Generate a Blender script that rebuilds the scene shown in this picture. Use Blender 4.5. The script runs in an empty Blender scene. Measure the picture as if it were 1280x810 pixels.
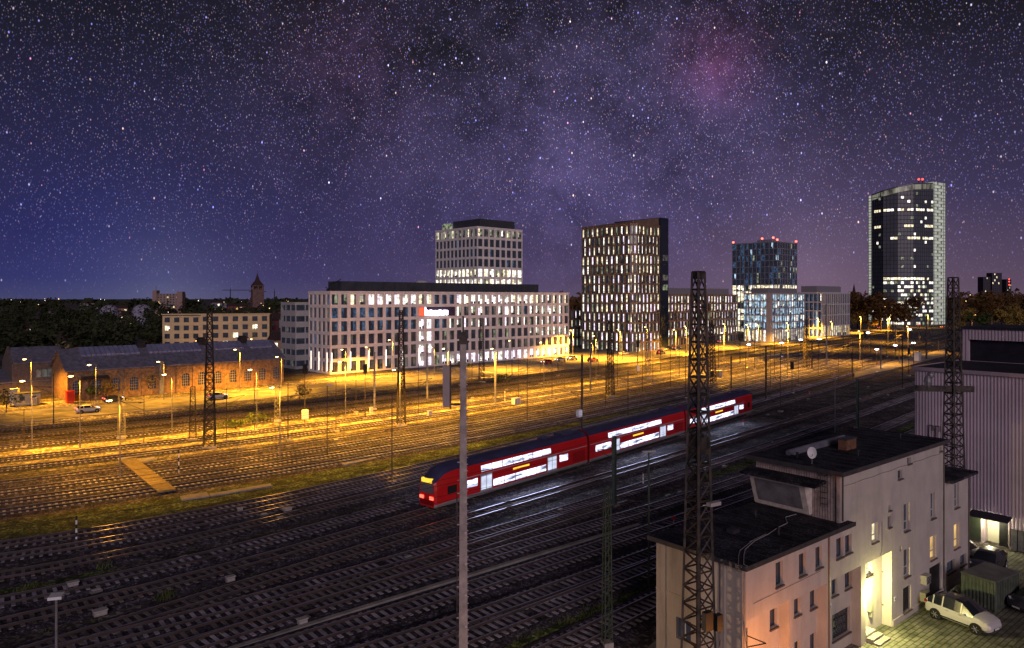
import bpy, math, random
from mathutils import Vector, Matrix, noise as mnoise

random.seed(7)
R = math.radians
S = bpy.context.scene
COL = S.collection

# ------------------------------------------------------------------ camera
H = 22.0          # metres above the tracks
F = 913.0         # focal length in photo pixels (1280 wide)
HZ = 372.0        # horizon row in the photo
cd = bpy.data.cameras.new("camera")
cam = bpy.data.objects.new("camera", cd)
COL.objects.link(cam)
cam.location = (0, 0, H)
cam.rotation_euler = (R(90), 0, 0)
cd.sensor_width = 36.0
cd.lens = F / 1280 * 36.0
cd.shift_y = -33.0 / 1280
cd.clip_start = 0.5
cd.clip_end = 9000
S.camera = cam

# ------------------------------------------------------------------ view
S.view_settings.view_transform = 'Standard'
S.view_settings.look = 'None'
S.view_settings.exposure = 0.0
S.view_settings.gamma = 1.0
S.cycles.use_denoising = True
S.cycles.max_bounces = 4
S.cycles.diffuse_bounces = 2
S.cycles.glossy_bounces = 2
S.cycles.transmission_bounces = 2
S.cycles.sample_clamp_indirect = 3.0
S.cycles.use_light_tree = True
S.cycles.caustics_reflective = False
S.cycles.caustics_refractive = False

# ------------------------------------------------------------------ world: a starry night sky
W = bpy.data.worlds.new("World")
S.world = W
W.use_nodes = True
nt = W.node_tree
for n in list(nt.nodes):
    nt.nodes.remove(n)


def nd(t, tree=None, **kw):
    n = (tree or nt).nodes.new(t)
    for k, v in kw.items():
        setattr(n, k, v)
    return n


def lk(a, b, tree=None):
    (tree or nt).links.new(a, b)


def mth(op, a, b=None, c=None, tree=None, clamp=False):
    tr = tree or nt
    n = tr.nodes.new('ShaderNodeMath')
    n.operation = op
    n.use_clamp = clamp
    for i, x in enumerate((a, b, c)):
        if x is None:
            continue
        if isinstance(x, (int, float)):
            n.inputs[i].default_value = x
        else:
            tr.links.new(x, n.inputs[i])
    return n.outputs[0]


def mixc(fac, a, b, mode='MIX', tree=None):
    tr = tree or nt
    n = tr.nodes.new('ShaderNodeMix')
    n.data_type = 'RGBA'
    n.blend_type = mode
    n.clamp_result = False
    if isinstance(fac, (int, float)):
        n.inputs[0].default_value = fac
    else:
        tr.links.new(fac, n.inputs[0])
    for i, x in ((6, a), (7, b)):
        if isinstance(x, tuple):
            n.inputs[i].default_value = (*x, 1) if len(x) == 3 else x
        else:
            tr.links.new(x, n.inputs[i])
    return n.outputs[2]


def ramp(fac, stops, tree=None):
    tr = tree or nt
    n = tr.nodes.new('ShaderNodeValToRGB')
    cr = n.color_ramp
    while len(cr.elements) < len(stops):
        cr.elements.new(0.5)
    for e, (p, c) in zip(cr.elements, stops):
        e.position = p
        e.color = (*c, 1) if len(c) == 3 else c
    tr.links.new(fac, n.inputs[0])
    return n.outputs[0]


def srgb(r, g, b):
    def f(c):
        c /= 255.0
        return c / 12.92 if c <= 0.04045 else ((c + 0.055) / 1.055) ** 2.4
    return (f(r), f(g), f(b))


tc = nd('ShaderNodeTexCoord')
sep = nd('ShaderNodeSeparateXYZ')
lk(tc.outputs['Generated'], sep.inputs[0])
sx, sy, sz = sep.outputs
elev = mth('MULTIPLY', sz, 2.5, clamp=True)          # 0 horizon .. 1 top of the photo
left = ramp(elev, [(0.0, srgb(66, 66, 100)), (0.06, srgb(48, 50, 96)), (0.20, srgb(36, 37, 82)), (0.45, srgb(34, 30, 58)), (0.75, srgb(24, 21, 32)), (1.0, srgb(15, 13, 14))])
right = ramp(elev, [(0.0, srgb(96, 78, 96)), (0.12, srgb(82, 68, 94)), (0.3, srgb(58, 51, 84)), (0.55, srgb(42, 37, 62)), (0.8, srgb(24, 21, 30)), (1.0, srgb(14, 11, 13))])
az = mth('MULTIPLY_ADD', sx, 1.1, 0.55, clamp=True)
base = mixc(az, left, right)
# milky way: broad cloudy band, with darker lanes and a magenta patch
nz = nd('ShaderNodeTexNoise'); nz.inputs['Scale'].default_value = 9.0; nz.inputs['Detail'].default_value = 10; nz.inputs['Roughness'].default_value = 0.72
lk(tc.outputs['Generated'], nz.inputs['Vector'])
nz2 = nd('ShaderNodeTexNoise'); nz2.inputs['Scale'].default_value = 2.2; nz2.inputs['Detail'].default_value = 4
lk(tc.outputs['Generated'], nz2.inputs['Vector'])


def dirv(u, v):
    d = Vector((u - 640, F, HZ - v)).normalized()
    return d


def blob(u, v, rad):
    n = nt.nodes.new('ShaderNodeVectorMath'); n.operation = 'DISTANCE'
    lk(tc.outputs['Generated'], n.inputs[0]); n.inputs[1].default_value = dirv(u, v)
    q = mth('DIVIDE', n.outputs['Value'], rad)
    q = mth('SUBTRACT', 1.0, q, clamp=True)
    return mth('SMOOTH_MIN', mth('MULTIPLY', q, q), 1.0, 0.0)


cloud = mth('MULTIPLY', mth('SUBTRACT', nz.outputs[0], 0.36, clamp=True), 2.6)
band = mth('ADD', blob(850, 110, 0.40), mth('ADD', blob(680, 210, 0.45), mth('MULTIPLY', blob(420, 90, 0.35), 0.5)))
mw = mth('MULTIPLY', cloud, band)
base = mixc(1.0, base, mixc(1.0, (0.070, 0.052, 0.135), mw, 'MULTIPLY'), 'ADD')
mag = mth('MULTIPLY', mth('ADD', blob(893, 78, 0.10), mth('MULTIPLY', blob(430, 90, 0.16), 0.25)), mth('MULTIPLY', mth('SUBTRACT', nz.outputs[0], .34, clamp=True), 5.0))
base = mixc(1.0, base, mixc(1.0, (0.085, 0.014, 0.05), mag, 'MULTIPLY'), 'ADD')
base = mixc(1.0, base, mixc(1.0, (0.085, 0.055, 0.075), mth('MULTIPLY', blob(1010, 345, 0.26), mth('MULTIPLY_ADD', nz2.outputs[0], 1.2, .2)), 'MULTIPLY'), 'ADD')
base = mixc(1.0, base, mixc(1.0, (0.045, 0.048, 0.060), blob(210, 372, 0.17), 'MULTIPLY'), 'ADD')
base = mixc(1.0, base, mixc(1.0, (0.003, 0.006, 0.040), blob(120, 290, 0.42), 'MULTIPLY'), 'ADD')
# stars: short slanted streaks, several sizes


def starlayer(scale, rad, gain, power, seed):
    mp = nd('ShaderNodeMapping')
    mp.vector_type = 'POINT'
    mp.inputs['Rotation'].default_value = (0, R(-32), 0)
    mp.inputs['Scale'].default_value = (1.0, 1.0, 0.55)
    mp.inputs['Location'].default_value = (seed, seed * 0.37, seed * 0.11)
    lk(tc.outputs['Generated'], mp.inputs[0])
    vo = nd('ShaderNodeTexVoronoi')
    vo.inputs['Scale'].default_value = scale
    vo.inputs['Randomness'].default_value = 1.0
    lk(mp.outputs[0], vo.inputs['Vector'])
    k = mth('DIVIDE', vo.outputs['Distance'], rad)
    k = mth('SUBTRACT', 1.0, k, clamp=True)
    k = mth('POWER', k, 1.3)
    sc = nd('ShaderNodeSeparateColor')
    lk(vo.outputs['Color'], sc.inputs[0])
    b = mth('POWER', sc.outputs[0], power)
    k = mth('MULTIPLY', mth('MULTIPLY', k, b), gain)
    tint = ramp(sc.outputs[1], [(0.0, (0.22, 0.25, 1.0)), (0.50, (0.45, 0.42, 1.0)), (0.72, (0.9, 0.8, 1.0)), (0.88, (1.0, 0.6, 0.5)), (1.0, (1.0, 0.35, 0.75))])
    return mixc(1.0, tint, k, 'MULTIPLY')


dens = mth('MULTIPLY_ADD', nz2.outputs[0], 1.6, 0.1)
dens = mth('ADD', dens, mth('MULTIPLY', band, 0.6))
fade = mth('MULTIPLY_ADD', sz, 7.0, 0.12, clamp=True)
st = mixc(1.0, starlayer(520, 0.40, 0.62, 1.6, 3.1), starlayer(270, 0.185, 1.5, 3.4, 11.7), 'ADD')
st = mixc(1.0, st, starlayer(115, 0.125, 4.0, 3.6, 23.3), 'ADD')
st = mixc(1.0, st, mth('MULTIPLY', dens, fade), 'MULTIPLY')
skyc = mixc(1.0, base, st, 'ADD')
# below the horizon: plain dark
up = mth('GREATER_THAN', sz, -0.002)
skyc = mixc(up, (0.004, 0.004, 0.007), skyc)
bg = nd('ShaderNodeBackground')
lk(skyc, bg.inputs[0]); bg.inputs[1].default_value = 1.0
# a very weak physical twilight sky is added under the stars
nsk = nd('ShaderNodeTexSky'); nsk.sky_type = 'NISHITA'; nsk.sun_disc = False
nsk.sun_elevation = R(0.5); nsk.sun_rotation = R(160)
bg2 = nd('ShaderNodeBackground'); lk(nsk.outputs[0], bg2.inputs[0]); bg2.inputs[1].default_value = 0.004
ad = nd('ShaderNodeAddShader'); lk(bg.outputs[0], ad.inputs[0]); lk(bg2.outputs[0], ad.inputs[1])
wo = nd('ShaderNodeOutputWorld'); lk(ad.outputs[0], wo.inputs[0])
W.cycles.sampling_method = 'MANUAL'
W.cycles.sample_map_resolution = 512

# ------------------------------------------------------------------ soft fill added for ambient light: the only sun lamp
sl = bpy.data.lights.new("ambient_fill", 'SUN')
sl.energy = 1.05
sl.color = (1.0, 0.80, 0.92)
sl.angle = R(25)
so = bpy.data.objects.new("ambient_fill", sl)
COL.objects.link(so)
so.rotation_euler = (R(74), 0, R(8))      # low, from behind the camera

# ------------------------------------------------------------------ helpers


def G(u, v, z=0.0):
    """photo pixel -> world point at height z"""
    Y = (H - z) * F / (v - HZ)
    return Vector(((u - 640) / F * Y, Y, z))


def at(u, Y, z=0.0):
    return Vector(((u - 640) / F * Y, Y, z))


def zat(v, Y):
    return H - (v - HZ) / F * Y


MATS = {}


def mat(name, col, rough=0.8, metal=0.0, var=0.25, scale=2.0, bump=0.0, col2=None, spec=0.3, coord='Object', speck=0.0, streak=0.0):
    if name in MATS:
        return MATS[name]
    m = bpy.data.materials.new(name)
    m.use_nodes = True
    t = m.node_tree
    b = t.nodes['Principled BSDF']
    b.inputs['Roughness'].default_value = rough
    b.inputs['Metallic'].default_value = metal
    b.inputs['Specular IOR Level'].default_value = spec
    c = tuple(col)
    tcn = t.nodes.new('ShaderNodeTexCoord')
    if var > 0 or col2:
        n = t.nodes.new('ShaderNodeTexNoise')
        n.inputs['Scale'].default_value = scale
        n.inputs['Detail'].default_value = 6
        n.inputs['Roughness'].default_value = 0.65
        t.links.new(tcn.outputs[coord], n.inputs['Vector'])
        lo = tuple(x * (1 - var) for x in c)
        hi = tuple(min(1, x * (1 + var)) for x in (col2 or c))
        cr = ramp(n.outputs[0], [(0.35, lo), (0.65, hi)], tree=t)
        if streak:
            mp_ = t.nodes.new('ShaderNodeMapping'); mp_.inputs['Scale'].default_value = (1.5, 1.5, .28)
            t.links.new(tcn.outputs[coord], mp_.inputs[0])
            n4 = t.nodes.new('ShaderNodeTexNoise'); n4.inputs['Scale'].default_value = 1.0; n4.inputs['Detail'].default_value = 7; n4.inputs['Roughness'].default_value = .7
            t.links.new(mp_.outputs[0], n4.inputs['Vector'])
            n5 = t.nodes.new('ShaderNodeTexNoise'); n5.inputs['Scale'].default_value = 4.5; n5.inputs['Detail'].default_value = 8; n5.inputs['Roughness'].default_value = .8
            t.links.new(tcn.outputs[coord], n5.inputs['Vector'])
            g1 = ramp(n4.outputs[0], [(.30, (1 - streak,) * 3), (.52, (1, 1, 1))], tree=t)
            g2 = ramp(n5.outputs[0], [(.30, (1 - streak * .6,) * 3), (.45, (1, 1, 1))], tree=t)
            cr = mixc(1.0, mixc(1.0, cr, g1, 'MULTIPLY', tree=t), g2, 'MULTIPLY', tree=t)
        if speck:
            vo = t.nodes.new('ShaderNodeTexVoronoi'); vo.inputs['Scale'].default_value = speck
            t.links.new(tcn.outputs[coord], vo.inputs['Vector'])
            sc_ = t.nodes.new('ShaderNodeSeparateColor'); t.links.new(vo.outputs['Color'], sc_.inputs[0])
            n3 = t.nodes.new('ShaderNodeTexNoise'); n3.inputs['Scale'].default_value = .06; n3.inputs['Detail'].default_value = 5
            t.links.new(tcn.outputs[coord], n3.inputs['Vector'])
            k_ = mth('MULTIPLY_ADD', mth('POWER', sc_.outputs[0], 3.0, tree=t), 2.2, 0.45, tree=t)
            k_ = mth('MULTIPLY', k_, mth('MULTIPLY_ADD', n3.outputs[0], 2.4, -0.2, tree=t), tree=t)
            cmb = t.nodes.new('ShaderNodeCombineColor')
            for q_ in range(3): t.links.new(k_, cmb.inputs[q_])
            cr = mixc(1.0, cr, cmb.outputs[0], 'MULTIPLY', tree=t)
        t.links.new(cr, b.inputs['Base Color'])
    else:
        b.inputs['Base Color'].default_value = (*c, 1)
    if bump > 0:
        n2 = t.nodes.new('ShaderNodeTexNoise')
        n2.inputs['Scale'].default_value = scale * 6
        n2.inputs['Detail'].default_value = 4
        t.links.new(tcn.outputs[coord], n2.inputs['Vector'])
        bp = t.nodes.new('ShaderNodeBump')
        bp.inputs['Strength'].default_value = bump
        bp.inputs['Distance'].default_value = 0.1
        t.links.new(n2.outputs[0], bp.inputs['Height'])
        t.links.new(bp.outputs[0], b.inputs['Normal'])
    MATS[name] = m
    return m


def emit(name, col, strength, sampled=True, scale=0.0, contrast=0.5, stretch=(1, 1, 1)):
    """something that gives off light: a lamp, a lit room behind glass, a part given a glow"""
    if name in MATS:
        return MATS[name]
    m = bpy.data.materials.new(name)
    m.use_nodes = True
    t = m.node_tree
    b = t.nodes['Principled BSDF']
    b.inputs['Base Color'].default_value = (0.02, 0.02, 0.02, 1)
    b.inputs['Roughness'].default_value = 0.15
    b.inputs['Emission Color'].default_value = (*col, 1)
    b.inputs['Emission Strength'].default_value = strength
    if scale > 0:
        tcn = t.nodes.new('ShaderNodeTexCoord')
        mp = t.nodes.new('ShaderNodeMapping')
        mp.inputs['Scale'].default_value = stretch
        t.links.new(tcn.outputs['Object'], mp.inputs[0])
        n = t.nodes.new('ShaderNodeTexNoise')
        n.inputs['Scale'].default_value = scale
        n.inputs['Detail'].default_value = 3
        t.links.new(mp.outputs[0], n.inputs['Vector'])
        k = mth('MULTIPLY_ADD', mth('SUBTRACT', n.outputs[0], 0.5, tree=t), contrast * 5, 1 - contrast * 0.3, tree=t)
        k = mth('MAXIMUM', k, 0.08, tree=t)
        k = mth('MULTIPLY', mth('MINIMUM', k, 1.5, tree=t), strength, tree=t)
        t.links.new(k, b.inputs['Emission Strength'])
    if not sampled:
        m.cycles.emission_sampling = 'NONE'
    MATS[name] = m
    return m


class MB:
    def __init__(self):
        self.v = []; self.f = []; self.m = []

    def quad(self, a, b, c, d, mi=0):
        n = len(self.v)
        self.v += [tuple(a), tuple(b), tuple(c), tuple(d)]
        self.f.append((n, n + 1, n + 2, n + 3)); self.m.append(mi)

    def poly(self, pts, mi=0):
        n = len(self.v)
        self.v += [tuple(p) for p in pts]
        self.f.append(tuple(range(n, n + len(pts)))); self.m.append(mi)

    def hexa(self, p, mi=0):
        n = len(self.v)
        self.v += [tuple(q) for q in p]
        for f in ((0, 3, 2, 1), (4, 5, 6, 7), (0, 1, 5, 4), (1, 2, 6, 5), (2, 3, 7, 6), (3, 0, 4, 7)):
            self.f.append(tuple(n + i for i in f)); self.m.append(mi)

    def box(self, x0, x1, y0, y1, z0, z1, mi=0):
        self.hexa([(x0, y0, z0), (x1, y0, z0), (x1, y1, z0), (x0, y1, z0), (x0, y0, z1), (x1, y0, z1), (x1, y1, z1), (x0, y1, z1)], mi)

    def obox(self, fr, a0, a1, o0, o1, z0, z1, mi=0):
        """box in a wall frame fr=(p0,d,n): a along d, o outward along n"""
        p, d, n = fr
        def q(a, o, z): return (p[0] + d[0] * a + n[0] * o, p[1] + d[1] * a + n[1] * o, z)
        self.hexa([q(a0, o0, z0), q(a1, o0, z0), q(a1, o1, z0), q(a0, o1, z0), q(a0, o0, z1), q(a1, o0, z1), q(a1, o1, z1), q(a0, o1, z1)], mi)

    def prism(self, pts, z0, z1, mi=0, mtop=None):
        n = len(self.v); k = len(pts)
        self.v += [(p[0], p[1], z0) for p in pts] + [(p[0], p[1], z1) for p in pts]
        self.f.append(tuple(range(n + k - 1, n - 1, -1))); self.m.append(mi)
        self.f.append(tuple(range(n + k, n + 2 * k))); self.m.append(mi if mtop is None else mtop)
        for i in range(k):
            j = (i + 1) % k
            self.f.append((n + i, n + j, n + k + j, n + k + i)); self.m.append(mi)

    def tube(self, a, b, r0, r1=None, n=6, mi=0, cap=True):
        a = Vector(a); b = Vector(b); r1 = r0 if r1 is None else r1
        d = (b - a)
        if d.length < 1e-6: return
        d.normalize()
        s = d.orthogonal().normalized(); t = d.cross(s)
        k = len(self.v)
        for p, r in ((a, r0), (b, r1)):
            for i in range(n):
                an = 2 * math.pi * (i + 0.5) / n
                self.v.append(tuple(p + (s * math.cos(an) + t * math.sin(an)) * r))
        for i in range(n):
            j = (i + 1) % n
            self.f.append((k + i, k + j, k + n + j, k + n + i)); self.m.append(mi)
        if cap:
            self.f.append(tuple(range(k + n - 1, k - 1, -1))); self.m.append(mi)
            self.f.append(tuple(range(k + n, k + 2 * n))); self.m.append(mi)

    def ball(self, c, rx, ry, rz, n=8, m=6, mi=0, zmin=-1.0):
        k = len(self.v)
        for j in range(m + 1):
            th = math.pi * j / m
            for i in range(n):
                ph = 2 * math.pi * i / n
                z = max(zmin, math.cos(th))
                self.v.append((c[0] + rx * math.sin(th) * math.cos(ph), c[1] + ry * math.sin(th) * math.sin(ph), c[2] + rz * z))
        for j in range(m):
            for i in range(n):
                i2 = (i + 1) % n
                self.f.append((k + j * n + i, k + (j + 1) * n + i, k + (j + 1) * n + i2, k + j * n + i2)); self.m.append(mi)

    def mesh(self, name, mats, smooth=False):
        me = bpy.data.meshes.new(name)
        me.from_pydata(self.v, [], self.f)
        for mm in (mats if isinstance(mats, (list, tuple)) else [mats]):
            me.materials.append(mm)
        me.polygons.foreach_set('material_index', self.m)
        if smooth:
            me.polygons.foreach_set('use_smooth', [True] * len(self.f))
        me.update()
        return me

    def build(self, name, mats, parent=None, smooth=False):
        if not self.f: return None
        o = bpy.data.objects.new(name, self.mesh(name, mats, smooth))
        COL.objects.link(o)
        if parent is not None: o.parent = parent
        return o


def tag(o, label=None, cat=None, group=None, kind=None):
    if label: o['label'] = label
    if cat: o['category'] = cat
    if group: o['group'] = group
    if kind: o['kind'] = kind
    return o


def empty(name, loc=(0, 0, 0), rz=0.0, label=None, cat=None, group=None):
    o = bpy.data.objects.new(name, None)
    COL.objects.link(o)
    o.location = loc; o.rotation_euler = (0, 0, rz)
    o.empty_display_size = 0.5
    return tag(o, label, cat, group)


KIDS = {}


def copy_tree(o, parent=None):
    c = o.copy(); COL.objects.link(c)
    if parent is not None: c.parent = parent
    for ch in [x for x in ALLKIDS.get(o.name, [])]:
        copy_tree(ch, c)
    return c


ALLKIDS = {}


def index_kids(o):
    ALLKIDS[o.name] = [x for x in bpy.data.objects if x.parent == o]
    for k in ALLKIDS[o.name]: index_kids(k)


# ------------------------------------------------------------------ materials
M_ground = mat('ground_soil', (0.040, 0.034, 0.034), 0.95, var=0.5, scale=0.25, bump=0.5, col2=(0.10, 0.085, 0.078), speck=4.0)
M_sand = mat('pale_gravel', (0.13, 0.11, 0.075), 0.95, var=0.45, scale=0.35, bump=0.5, col2=(0.26, 0.22, 0.15), speck=3.0)
M_ballast = mat('ballast_stone', (0.024, 0.022, 0.031), 0.9, var=0.6, scale=1.5, bump=0.8, col2=(0.055, 0.047, 0.060), speck=8.0)
M_ballast_dark = mat('oily_ballast', (0.018, 0.015, 0.013), 0.9, var=0.6, scale=1.5, bump=0.8, col2=(0.04, 0.034, 0.03), speck=6.0)
M_grass = mat('grass_strip', (0.03, 0.045, 0.014), 0.95, var=0.6, scale=0.5, bump=0.8, col2=(0.10, 0.13, 0.035), speck=5.0)
M_sleeper = mat('concrete_sleeper', (0.20, 0.185, 0.22), 0.85, var=0.5, scale=0.45, bump=0.2, col2=(0.34, 0.31, 0.36))
M_sleeper_w = mat('timber_sleeper', (0.10, 0.08, 0.07), 0.85, var=0.4, scale=.6, col2=(0.20, 0.165, 0.15))
M_rail = mat('rail_steel', (0.06, 0.045, 0.042), 0.6, metal=0.0, var=0.3, scale=0.5)
M_railtop = mat('rail_head_polished', (0.62, 0.58, 0.66), 0.28, metal=0.75, var=0.1, scale=0.5)
M_asph = mat('asphalt', (0.12, 0.11, 0.10), 0.75, var=0.3, scale=0.3, bump=0.2, col2=(0.18, 0.165, 0.15))
M_kerb = mat('kerb_stone', (0.25, 0.23, 0.2), 0.85, var=0.2)
M_line = mat('road_paint', (0.7, 0.7, 0.66), 0.7, var=0.2, scale=3)
M_steel = mat('mast_steel', (0.035, 0.034, 0.032), 0.65, metal=0.3, var=0.35, scale=2, col2=(0.07, 0.055, 0.045))
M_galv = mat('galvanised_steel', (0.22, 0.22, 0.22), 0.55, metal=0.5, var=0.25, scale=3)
M_green = mat('green_painted_steel', (0.05, 0.07, 0.045), 0.6, var=0.3, scale=3)
M_conc = mat('mast_concrete', (0.36, 0.30, 0.27), 0.85, var=0.25, scale=2, bump=0.15)
M_white = mat('white_paint', (0.72, 0.72, 0.70), 0.6, var=0.1, scale=4)
M_black = mat('black_rubber', (0.015, 0.015, 0.015), 0.7, var=0)
M_darkmetal = mat('dark_metal', (0.03, 0.03, 0.033), 0.5, metal=0.4, var=0.3)
M_conc2 = mat('concrete_slab', (0.30, 0.28, 0.26), 0.9, var=0.25, scale=0.8, bump=0.15)

E_sodium = emit('sodium_lamp', (1.0, 0.60, 0.14), 30, sampled=False)
E_cool = emit('cool_lamp', (1.0, 0.82, 0.95), 14, sampled=False)
E_red = emit('red_lamp', (1.0, 0.05, 0.03), 14, sampled=False)

# ------------------------------------------------------------------ ground
g = MB()
N = 40
xs = [-3200 + 6400 * i / N for i in range(N + 1)]
g.quad((-4000, -60, 0), (4000, -60, 0), (4000, 7000, 0), (-4000, 7000, 0))
tag(g.build('ground', M_ground), 'dark stony soil of the rail yard reaching the horizon', 'ground', kind='structure')


def poly4(x, cs):
    return sum(c * x ** i for i, c in enumerate(cs))


def fit(pts, deg):
    """least squares in photo space: v as a polynomial of u"""
    n = deg + 1
    A = [[0.0] * (n + 1) for _ in range(n)]
    for (u, v) in pts:
        t = (u - 600) / 600.0
        for i in range(n):
            for j in range(n):
                A[i][j] += t ** (i + j)
            A[i][n] += v * t ** i
    for i in range(n):
        p = max(range(i, n), key=lambda r: abs(A[r][i])); A[i], A[p] = A[p], A[i]
        for r in range(n):
            if r != i:
                k = A[r][i] / A[i][i]
                for c in range(i, n + 1): A[r][c] -= k * A[i][c]
    return [A[i][n] / A[i][i] for i in range(n)]


def ground_line(pts, u0, u1, deg=2, step=2.5):
    """smooth plan curve through traced points, resampled every `step` metres"""
    deg = min(deg, len(pts) - 1)
    cs = fit(pts, deg)
    lo, hi = min(p[0] for p in pts), max(p[0] for p in pts)
    def V(u):
        if u < lo or u > hi:   # straight on beyond the traced part
            e = lo if u < lo else hi
            a = poly4((e - 600) / 600.0, cs); b = poly4((e - 600 + (1 if u < lo else -1)) / 600.0, cs)
            sl_ = (b - a) * (1 if u < lo else -1)
            return a + sl_ * (u - e)
        return poly4((u - 600) / 600.0, cs)
    raw = []
    u = u0
    while u <= u1:
        v = V(u)
        if v < HZ + 20: break
        p = G(u, v); raw.append(Vector((p.x, p.y)))
        u += 4
    out = [raw[0]]; acc = 0.0
    last = raw[0]
    for p in raw[1:]:
        seg = (p - last).length
        while acc + seg >= step:
            k = (step - acc) / seg
            last = last.lerp(p, k); out.append(last.copy())
            seg = (p - last).length; acc = 0.0
        acc += seg; last = p
    return out


def offset(pts, d):
    out = []
    for i, p in enumerate(pts):
        a = pts[max(0, i - 1)]; b = pts[min(len(pts) - 1, i + 1)]
        t = (b - a).normalized()
        out.append(p + Vector((-t.y, t.x)) * d)
    return out


def ribbon(mb, pts, d0, d1, z, mi=0):
    A = offset(pts, d0); B = offset(pts, d1)
    for i in range(len(pts) - 1):
        mb.quad((*A[i], z), (*A[i + 1], z), (*B[i + 1], z), (*B[i], z), mi)


def bar(mb, pts, d0, d1, z0, z1, mi=0, mtop=None):
    A = offset(pts, d0); B = offset(pts, d1)
    n = len(pts)
    k = len(mb.v)
    for i in range(n):
        mb.v += [(*A[i], z0), (*A[i], z1), (*B[i], z1), (*B[i], z0)]
    for i in range(n - 1):
        a = k + 4 * i; b = a + 4
        for j, m in ((0, mi), (1, mi if mtop is None else mtop), (2, mi)):
            mb.f.append((a + j, a + j + 1, b + j + 1, b + j)); mb.m.append(m)
    mb.f.append((k, k + 1, k + 2, k + 3)); mb.m.append(mi)


# --- ground patches
def patch(name, quads, m, z, label, cat, kind='structure'):
    b = MB()
    for q in quads:
        b.poly([(*G(u, v).xy, z) for u, v in q])
    return tag(b.build(name, m), label, cat, kind=kind)


def strip(name, lower, upper, m, z, label, cat, u0=-120, u1=1230, kind='structure'):
    """sheet between two traced lines"""
    b = MB()
    cl = fit(lower, min(2, len(lower) - 1)); cu = fit(upper, min(2, len(upper) - 1))
    u = u0
    pr = None
    while u <= u1:
        a = G(u, poly4((u - 600) / 600, cl)); c = G(u, poly4((u - 600) / 600, cu))
        if pr: b.quad((*pr[0].xy, z), (*a.xy, z), (*c.xy, z), (*pr[1].xy, z))
        pr = (a, c); u += 15
    return tag(b.build(name, m), label, cat, kind=kind)


strip('gravel_strip', [(0, 597), (240, 565), (460, 537), (640, 512), (800, 484), (930, 457), (1060, 434), (1160, 415)],
      [(0, 566), (240, 541), (460, 514), (640, 492), (800, 468), (930, 448), (1060, 428), (1160, 412)], M_sand, 0.012,
      'pale gravel between the sidings under the sodium lamps', 'gravel')
strip('verge', [(0, 536), (240, 513), (460, 491), (640, 470), (800, 451), (930, 435), (1060, 420), (1160, 408)],
      [(0, 505), (240, 489), (460, 469), (640, 452), (800, 436), (930, 422.5), (1060, 411), (1160, 402)], M_sand, 0.010,
      'sandy verge along the lamp-lit road', 'verge')
strip('road', [(0, 531), (240, 508), (460, 486), (640, 466), (800, 447.5), (930, 432), (1060, 418), (1160, 407)],
      [(0, 515), (240, 495.5), (460, 475.5), (640, 457.5), (800, 440), (930, 426), (1060, 413.5), (1160, 403.5)], M_asph, 0.03,
      'asphalt road running past the brick shed and the offices', 'road')
patch('forecourt', [[(700, 462), (800, 451), (960, 430), (1100, 414), (1180, 406), (1180, 401), (1060, 410), (930, 422), (790, 436), (712, 441)]], M_asph, 0.022,
      'asphalt junction in front of the dark tower', 'road')
strip('grass_bank', [(0, 676), (240, 636), (460, 597), (640, 557), (800, 516), (900, 487)],
      [(0, 655), (240, 614), (460, 578), (640, 548), (800, 512), (900, 484)], M_grass, 0.014,
      'rough grass between the lit sidings and the running lines', 'grass', u0=-120, u1=900)
patch('grass_verge', [[(600, 675), (640, 655), (740, 624), (830, 598), (880, 583), (950, 570), (950, 578), (880, 600), (840, 603), (760, 632), (690, 650), (620, 676)],
                      [(880, 612), (950, 583), (960, 590), (890, 622)],
                      [(1040, 560), (1080, 541), (1145, 522), (1160, 526), (1150, 548), (1080, 562)],
                      [(620, 815), (700, 775), (830, 712), (850, 716), (850, 735), (770, 775), (700, 812)],
                      [(0, 738), (60, 728), (110, 716), (150, 712), (120, 730), (50, 748), (0, 756)]], M_grass, 0.016,
      'weedy grass strips between the near tracks', 'grass')
patch('platform_path', [[(1068, 474), (1068, 468), (1136, 448.5), (1180, 437), (1190, 444), (1144, 456)]], M_conc2, 0.35,
      'pale end of an island platform among the tracks', 'platform')

# kerbs and markings
kb = MB()
kl = ground_line([(0, 515), (240, 495.5), (460, 475.5), (640, 457.5), (800, 440), (930, 426), (1060, 413.5), (1160, 403.5)], -100, 700, 2)
bar(kb, kl, 0.0, 0.18, 0.0, 0.14)
kl2 = ground_line([(0, 531), (240, 508), (460, 486), (640, 466), (800, 447.5), (930, 432), (1060, 418), (1160, 407)], -100, 1150, 2)
bar(kb, kl2, -0.18, 0.0, 0.0, 0.14)
tag(kb.build('kerb', M_kerb), 'stone kerbs edging the asphalt road', 'kerb', kind='structure')
ln = MB()
cl_ = ground_line([(0, 522.5), (240, 501.5), (460, 480.5), (640, 461.5), (800, 443.5), (930, 429), (1060, 415.5), (1160, 405)], -100, 1150, 2, step=1.5)
for i in range(0, len(cl_) - 5, 6):
    ribbon(ln, cl_[i:i + 3], -0.07, 0.07, 0.036)
tag(ln.build('road_marking', M_line), 'dashed white centre line of the road', 'road marking', kind='structure')

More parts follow.
